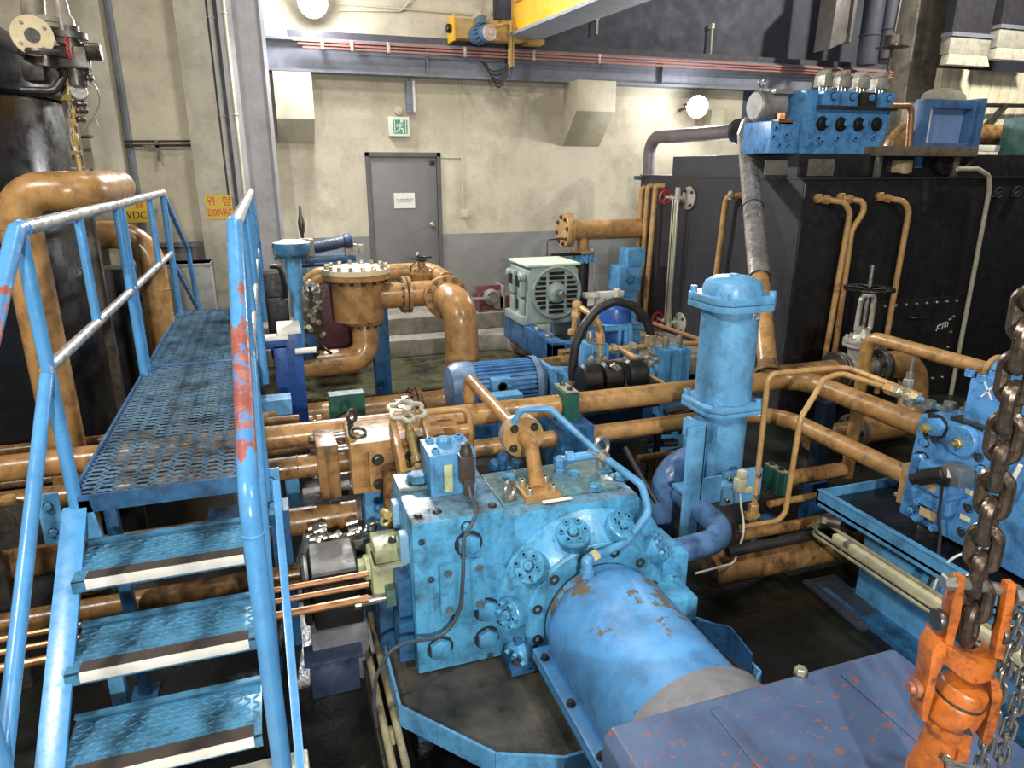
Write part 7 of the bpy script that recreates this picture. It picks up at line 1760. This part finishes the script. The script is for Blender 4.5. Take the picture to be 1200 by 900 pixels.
for k, x in enumerate((974, 996, 1018, 1040)):
    p = mp(x, 122); zt2 = zt_-.07
    pv = P(t, 'pilot_valve', box(BM(), (p.x-.09, my+.0, zt2), (p.x+.09, my+.3, zt2+.13), .01), BLOCKBLUE if k != 2 else DSTEEL)
    bm = BM(); box(bm, (p.x-.05, my+.06, zt2+.17), (p.x+.03, my+.2, zt2+.27), .008); prism(bm, [(p.x-.05, my+.06, zt2+.27), (p.x+.03, my+.06, zt2+.27), (p.x+.01, my+.06, zt2+.32), (p.x-.02, my+.06, zt2+.32)], (0, .14, 0), .006); cyl(bm, (p.x+.03, my+.1, zt2+.27), (p.x+.07, my+.1, zt2+.27), .028, seg=10); box(bm, (p.x+.03, my+.08, zt2+.17), (p.x+.07, my+.18, zt2+.22), .006); P(pv, 'plug_connector', bm, SILVER)
    bm = BM()
    for dx in (-.05, -.01, .03): cyl(bm, (p.x+dx, my+.1, zt2+.12), (p.x+dx, my+.1, zt2+.18), .015, seg=8)
    P(pv, 'conduit_stubs', bm, STEEL)
    bolts(pv, [(p.x+.02, my, zt2+.08)], (0, -1, 0), .03, .02, BLOCKBLUE, name='hex_plug')
# motor and small block to its left
a2 = mp(901, 178); c2 = mp(928, 142)
P(t, 'side_block', box(BM(), (a2.x, my, zb_), (a.x-.02, my+.4, c2.z), .012), BLOCKBLUE)
bolts(t, [mp(905, 160), mp(912, 170), mp(920, 158), mp(922, 170), mp(908, 150)], (0, -1, 0), .02, .02, BLOCKBLUE, 'cap', name='cap_screw')
c3 = mp(918, 122)
bm = BM(); cyl(bm, (c3.x-.12, my+.25, c3.z), (c3.x+.17, my+.25, c3.z), .13, seg=26, ch=.015); box(bm, (c3.x+.0, my+.12, c3.z+.1), (c3.x+.2, my+.38, c3.z+.14), .006); P(t, 'cylinder', bm, paint('beige_cylinder', (158, 156, 150), .4, metal=.3))
bm = BM(); e = V((c3.x-.06, my+.25, c3.z+.2)); torus(bm, e, (.2, -1, 0), .04, .012, 20, 8); cyl(bm, e-V((0, 0, .1)), e-V((0, 0, .04)), .014, seg=8); P(t, 'eye_bolt', bm, STEEL)
bm = BM(); p = mp(916, 140); hexa(bm, p, (0, 0, 1), .04, .06); box(bm, mp(912, 146), mp(930, 140)+V((0, .1, 0)), .006); P(t, 'fitting', bm, COPPER)
bm = BM(); tube(bm, [mp(1044, 124), mp(1066, 124), mp(1068, 132), mp(1063, 200)], .03, bend=.08, seg=14); M1('copper_line', 'copper coloured line bending down right of the valve manifold', 'pipe', bm, COPPER)
# blue open frame and shelf
fa = S(1083, 116, Y=5.4); fb = S(1150, 190, Y=5.4)
t = T('cooler_frame', 'blue open-fronted steel frame box standing on a brown shelf on the tank top', 'frame', ((fa.x+fb.x)/2, 5.5, fb.z))
x0, x1 = S(1077, 170, Y=5.4).x, S(1140, 170, Y=5.4).x; z0, z1 = S(1100, 172, Y=5.4).z, S(1100, 116, Y=5.4).z
bm = BM(); w = .08; yd = 5.52
box(bm, (x0, 5.4, z0-.2), (x0+w, yd, z1), .004); box(bm, (x1-w, 5.4, z0-.0), (x1, yd, z1), .004); box(bm, (x0+w, 5.4, z1-w), (x1-w, yd, z1), .004); box(bm, (x0+w, 5.4, z0), (x1-w, yd, z0+.04), .004); box(bm, (x1, 5.38, z0-.05), (x1+.06, 5.62, z1+.02), .004); P(t, 'frame', bm, paint('steel_blue_frame', (70, 106, 150), .4, dirt=.4))
P(t, 'back_panel', box(BM(), (x0+w, 5.5, z0), (x1-w, 5.52, z1-w)), paint('pale_blue_panel', (128, 158, 204), .45, dirt=.1))
bm = BM(); cyl(bm, (x0+w+.05, 5.45, z0+.02), (x0+w+.05, 5.45, z1-w), .016, seg=10); P(t, 'inner_rod', bm, WHITEP)
bm = BM(); r0 = V(((x0+x1)/2+.02, 5.55, z1)); loft(bm, [[r0+V((cos(2*pi*k/10)*.26*s*(1+.15*sin(k*3)), sin(2*pi*k/10)*.12*s, h)) for k in range(10)] for s, h in ((1, 0), (.9, .06), (.6, .1), (.1, .12))]); M1('rag_bundle', 'crumpled grey rag lying on top of the blue open frame', 'rag', bm, paint('grey_rag', (146, 142, 122), .9, dirt=.4))
sa = S(1034, 168, Y=5.3); sb = S(1140, 176, Y=5.3)
t = T('tank_shelf', 'dirty brown steel shelf on legs on the tank edge under the blue frame', 'shelf', (sa.x, 5.35, TZ))
bm = BM(); box(bm, (sa.x, 5.25, z0-.09), (S(1142, 172, Y=5.3).x, 5.8, z0-.002), .004); P(t, 'shelf_plate', bm, paint('brown_shelf', (112, 100, 84), .5, dirt=.6))
bm = BM(); 
for x in (sa.x+.02, S(1118, 190, Y=5.35).x): box(bm, (x, 5.33, TZ), (x+.05, 5.38, z0-.09), .003)
P(t, 'legs', bm, STEEL)
bm = BM(); q = S(1104, 190, Y=5.4); lathe(bm, q, (0, -1, 0), [(.0, 0), (.12, 0), (.12, .05), (.07, .06), (.06, .02), (0, .02)], 24); tube(bm, [S(1130, 176, Y=5.35), S(1142, 178, Y=5.35), S(1140, 190, Y=5.35), S(1130, 196, Y=5.35), S(1122, 198, Y=5.35)], .012, bend=.05, seg=8); tube(bm, [S(1084, 182, Y=5.35), S(1094, 186, Y=5.35), S(1098, 178, Y=5.35)], .008, bend=.05, seg=6); P(t, 'horn_and_leads', bm, BLACK)
bm = BM(); q = S(1058, 196, Y=5.38); box(bm, q-V((.1, .02, .05)), q+V((.1, .05, .06)), .006); box(bm, q+V((-.02, -.04, -.06)), q+V((.04, .02, .04)), .006); P(t, 'small_valve', bm, paint('cream_brass', (196, 180, 140), .4, metal=.3))
# ochre pipe behind, cream wall lining, overhead cabinets
bm = BM(); p0 = S(1050, 156, Y=6.3); p1 = S(1200, 158, Y=6.3); tube(bm, [(p0.x, 6.3, p0.z-.5), (p0.x, 6.3, p0.z), (p1.x+1, 6.3, p0.z)], .115, bend=.2, seg=24); M1('large_pipe', 'thick ochre pipe running level behind the blue frame above the tank', 'pipe', bm, DOCHRE)
bm = BM(); p = S(1192, 165, Y=5.8); box(bm, (p.x, 5.75, 2.47), (p.x+.4, 6.0, S(1195, 137, Y=5.8).z), .01); M1('clamp_stand', 'green pipe stand at the right edge on top of the tank', 'support', bm, paint('teal_stand', (58, 104, 96), .5))
M1('white_bar', 'white bar lying on the tank top below the ochre pipe at the right', 'bar', box(BM(), (S(1143, 172, Y=6.0).x, 5.98, S(1150, 174, Y=6.0).z-.03), (S(1186, 172, Y=6.0).x, 6.1, S(1150, 170, Y=6.0).z), .006), WHITEP)
cy = 8.4
bm = BM(); c0 = S(1105, 82, Y=cy); c1 = S(1230, 66, Y=cy); zb = 0
n = 9; dx = (c1.x+1.2-c0.x)/ (n+2); step = S(1118, 80, Y=cy).x-c0.x
x = c0.x-.02
while x < c1.x+1:
    box(bm, (x+.012, cy, zb), (x+step-.012, cy+.05, c0.z+.02), .012); x += step
box(bm, (c0.x-.03, cy+.03, zb), (c1.x+1, cy+.08, c0.z+.03)); M1('cream_lining', 'cream ribbed metal lining high on the wall at the right', 'cladding', bm, paint('cream_lining', (226, 218, 190), .5, dirt=.1))
bm = BM(); tube(bm, [S(1150, 123, Y=8.2), S(1215, 124, Y=8.2)], .03, seg=8); tube(bm, [S(1178, 124, Y=8.2), S(1155, 148, Y=8.2)], .05, seg=8); M1('rail_brace', 'dark handrail with a slanted brace in front of the cream lining', 'rail', bm, DSTEEL)
for k, (x0, y0, x1, y1) in enumerate(((1115, 42, 1156, 78), (1172, 33, 1215, 72))):
    a = S(x0, y0, Y=7.9); c = S(x1, y1, Y=7.9)
    t = T('vent_cabinet', ['grey vent cabinet with a peeling panel above the cream lining, the left one', 'grey vent cabinet cut by the right edge above the cream lining'][k], 'cabinet', ((a.x+c.x)/2, 7.9, c.z))
    zm_ = a.z+(c.z-a.z)*.62
    P(t, 'casing', box(BM(), (a.x, 7.9, zm_), (c.x, 8.05, a.z), .01), paint('peeling_grey', (170, 166, 150), .6, dirt=.4, chips=.35, chipcol=(30, 28, 28), chipscale=3))
    bm = BM(); prism(bm, [(a.x+.02, 7.9, zm_), (c.x-.02, 7.9, zm_), (c.x+.06, 7.9, c.z), (a.x+.0, 7.9, c.z)], (0, .12, 0), .006); P(t, 'flared_hood', bm, paint('pale_hood', (204, 200, 180), .5))
    bm = BM(); box(bm, (a.x-.02, 7.87, a.z), (c.x+.03, 8.05, a.z+.05)); P(t, 'top_ledge', bm, BEAMG)
    bm = BM(); box(bm, (a.x+.02, 7.92, a.z+.05), (c.x-.02, 8.06, 6.4)); P(t, 'duct', bm, paint('dark_grey_duct', (52, 52, 56), .5))  # duct in a darker grey than the cabinet
# concrete column, dark ducts and lamp pendant high on the right
bm = BM(); a = S(1062, 100, Y=8.6); c = S(1106, 100, Y=8.6); box(bm, (a.x, 8.6, 0), (c.x, 9.2, 6.5), .02); ST('wall_column_4', bm, paint('stained_column', (136, 130, 116), .7, dirt=.9, dirtcol=(28, 28, 30), scale=.8, streak=.5, bump=.3))
for k, (x0, x1, y, m, lab) in enumerate(((1008, 1026, 62, DARKW, 'left dark round duct hanging in the upper right shade'), (1030, 1044, 55, DARKW, 'right dark round duct hanging in the upper right shade'))):
    a = S(x0, y, Y=8.3); c = S(x1, y, Y=8.3); bm = BM(); r = (c.x-a.x)/2; lathe(bm, (a.x+r, 8.3, a.z-.15), (0, 0, 1), [(0, 0), (r*.9, 0), (r, .05), (r, 3)], 24); torus(bm, (a.x+r, 8.3, a.z+.22), (0, 0, 1), r, .015, 24, 6); M1('hanging_duct', lab, 'duct', bm, m)
bm = BM(); prism(bm, [S(972, 58, Y=8.2), S(992, 48, Y=8.2), S(1002, -30, Y=8.2), S(982, -10, Y=8.2)], (0, .3, 0), .005); box(bm, (S(993, 40, Y=8.2).x, 8.15, S(990, 50, Y=8.2).z), (S(997, 40, Y=8.2).x, 8.5, 6.0)); M1('hanging_baffle', 'dull slanted steel panel hanging above the valve manifold', 'panel', bm, paint('dim_panel', (104, 100, 96), .5))  # plain slanted steel panel on a hanger
bm = BM(); p = S(1046, 52, Y=7.6); tube(bm, [p+V((.1, 0, 2)), p+V((.0, 0, .1)), p-V((.02, 0, .8))], .02, bend=0, seg=8); lathe(bm, p, (0, 0, 1), [(0, -.06), (.2, -.04), (.1, .0), (.1, .1), (0, .12)], 22); M1('pendant_fixture', 'dark pendant fixture on a thin rod above the four pilot valves', 'fixture', bm, DSTEEL)
for k, (x, y0, y1) in enumerate(((701, 22, 40), (836, 32, 66))):
    bm = BM(); a = S(x, y0, Y=9.1); c = S(x+.5, y1, Y=9.1); tube(bm, [V((a.x, 9.12, a.z)), V((a.x, 9.12, c.z))], .016, seg=8); box(bm, (a.x-.02, 9.1, a.z-.01), (a.x+.02, WY, a.z+.05)); M1('wall_bracket', ['thin pale bracket hanging on the dark wall right of the crane girder', 'thin pale bracket hanging on the dark wall above the right flood light'][k], 'bracket', bm, SILVER)
# ------------------------------------------------------------------ groups of look-alikes
GR = {'header_pipe': 'ochre header pipes across the pit', 'arched_tube': 'thin ochre tubes arching to the valve block', 'tank_tube': 'ochre tubes on the black tank',
      'standing_pipe': 'thin pipes standing beside the tank end', 'copper_pipe': 'copper pipes running to the small pump', 'flood_light': 'flood lights on the back wall',
      'duct_hood': 'duct outlets under the beam', 'warning_sign': 'yellow voltage signs on the columns', 'hand_chain': 'hand chains beside the hook', 'hanging_duct': 'hanging round ducts',
      'vent_cabinet': 'vent cabinets above the lining', 'rod': 'rods below the blue finned motor', 'slanted_pipe': 'slanted thin pipes by the tank', 'pipe_clamp': 'green pipe clamps',
      'side_pipe': 'side pipes low in the pit on the left', 'pipe_support': 'low pipe support posts', 'manifold_block': 'small blue blocks by the accumulator', 'pipe_bracket': 'blue brackets beside the deck',
      'small_tube': 'short vertical tubes by the lower flange', 'junction_box': 'round junction boxes on the wall', 'floor_pipe': 'ochre pipes low beside the filter',
      'wall_bracket': 'thin brackets on the dark wall', 'valve_block': 'blue valve blocks on the right tray', 'drip_tray': 'blue rimmed drip trays', 'cable_run': 'cable runs on the wall'}
for o in list(SC.objects):
    if o.parent is None and 'label' in o.keys():
        k = o.name.split('.')[0]
        if k in GR: o['group'] = GR[k]
        n = len(o['label'].split())
        if n > 16 or n < 4: print('LABEL LENGTH', n, o.name, o['label'])
# ================================================================== LIGHT
def area(name, loc, tgt, size, watts, col):
    l = bpy.data.lights.new(name, 'AREA'); l.shape = 'DISK'; l.size = size; l.energy = watts; l.color = col
    o = bpy.data.objects.new(name, l); COL.objects.link(o); o.location = loc
    o.rotation_euler = (V(tgt)-V(loc)).to_track_quat('-Z', 'Y').to_euler()
    return o
area('high_bay_lamp', (-2.6, .8, 5.4), (1.2, 3.4, .5), .3, 250, (1.0, .95, .87))
area('high_bay_lamp_two', (3.0, -1.0, 6.3), (2.5, 3.5, .5), .4, 200, (1.0, .96, .9))
area('back_fill_lamp', (1.0, 5.2, 6.4), (1.5, 6.5, 1.0), .45, 105, (1.0, .96, .88))  # unseen overhead fill lamp, added to lift the back of the hall
area('work_lamp', (.05, -2.2, 2.7), (.5, 4.0, 1.5), .16, 235, (1.0, .96, .9))
area('high_bay_lamp_four', (8.5, 4.6, 5.8), (11, 8.4, 3.2), .4, 420, (1.0, .95, .86))
for (px, py, y, w, tgt, wa) in ((817, 125, 8.5, 45, (2.2, 2.5, .4), 150), (366, 2, 8.6, 90, (.6, 2.6, .5), 260)):
    p = S(px, py, Y=y); l = bpy.data.lights.new('flood_bulb', 'POINT'); l.energy = w; l.shadow_soft_size = .12; l.color = (.95, .97, 1.0)
    o = bpy.data.objects.new('flood_bulb', l); COL.objects.link(o); o.location = p
    area('flood_beam', p+V((0, -.12, 0)), tgt, .3, wa, (.96, .97, 1.0))
W = bpy.data.worlds.new('hall'); SC.world = W; W.use_nodes = True
W.node_tree.nodes['Background'].inputs[0].default_value = (.80, .86, 1.0, 1); W.node_tree.nodes['Background'].inputs[1].default_value = .09
SC.view_settings.view_transform = 'Standard'; SC.view_settings.look = 'None'
SC.view_settings.gamma = 1; SC.view_settings.use_curve_mapping = False
SC.view_settings.exposure = -0.12
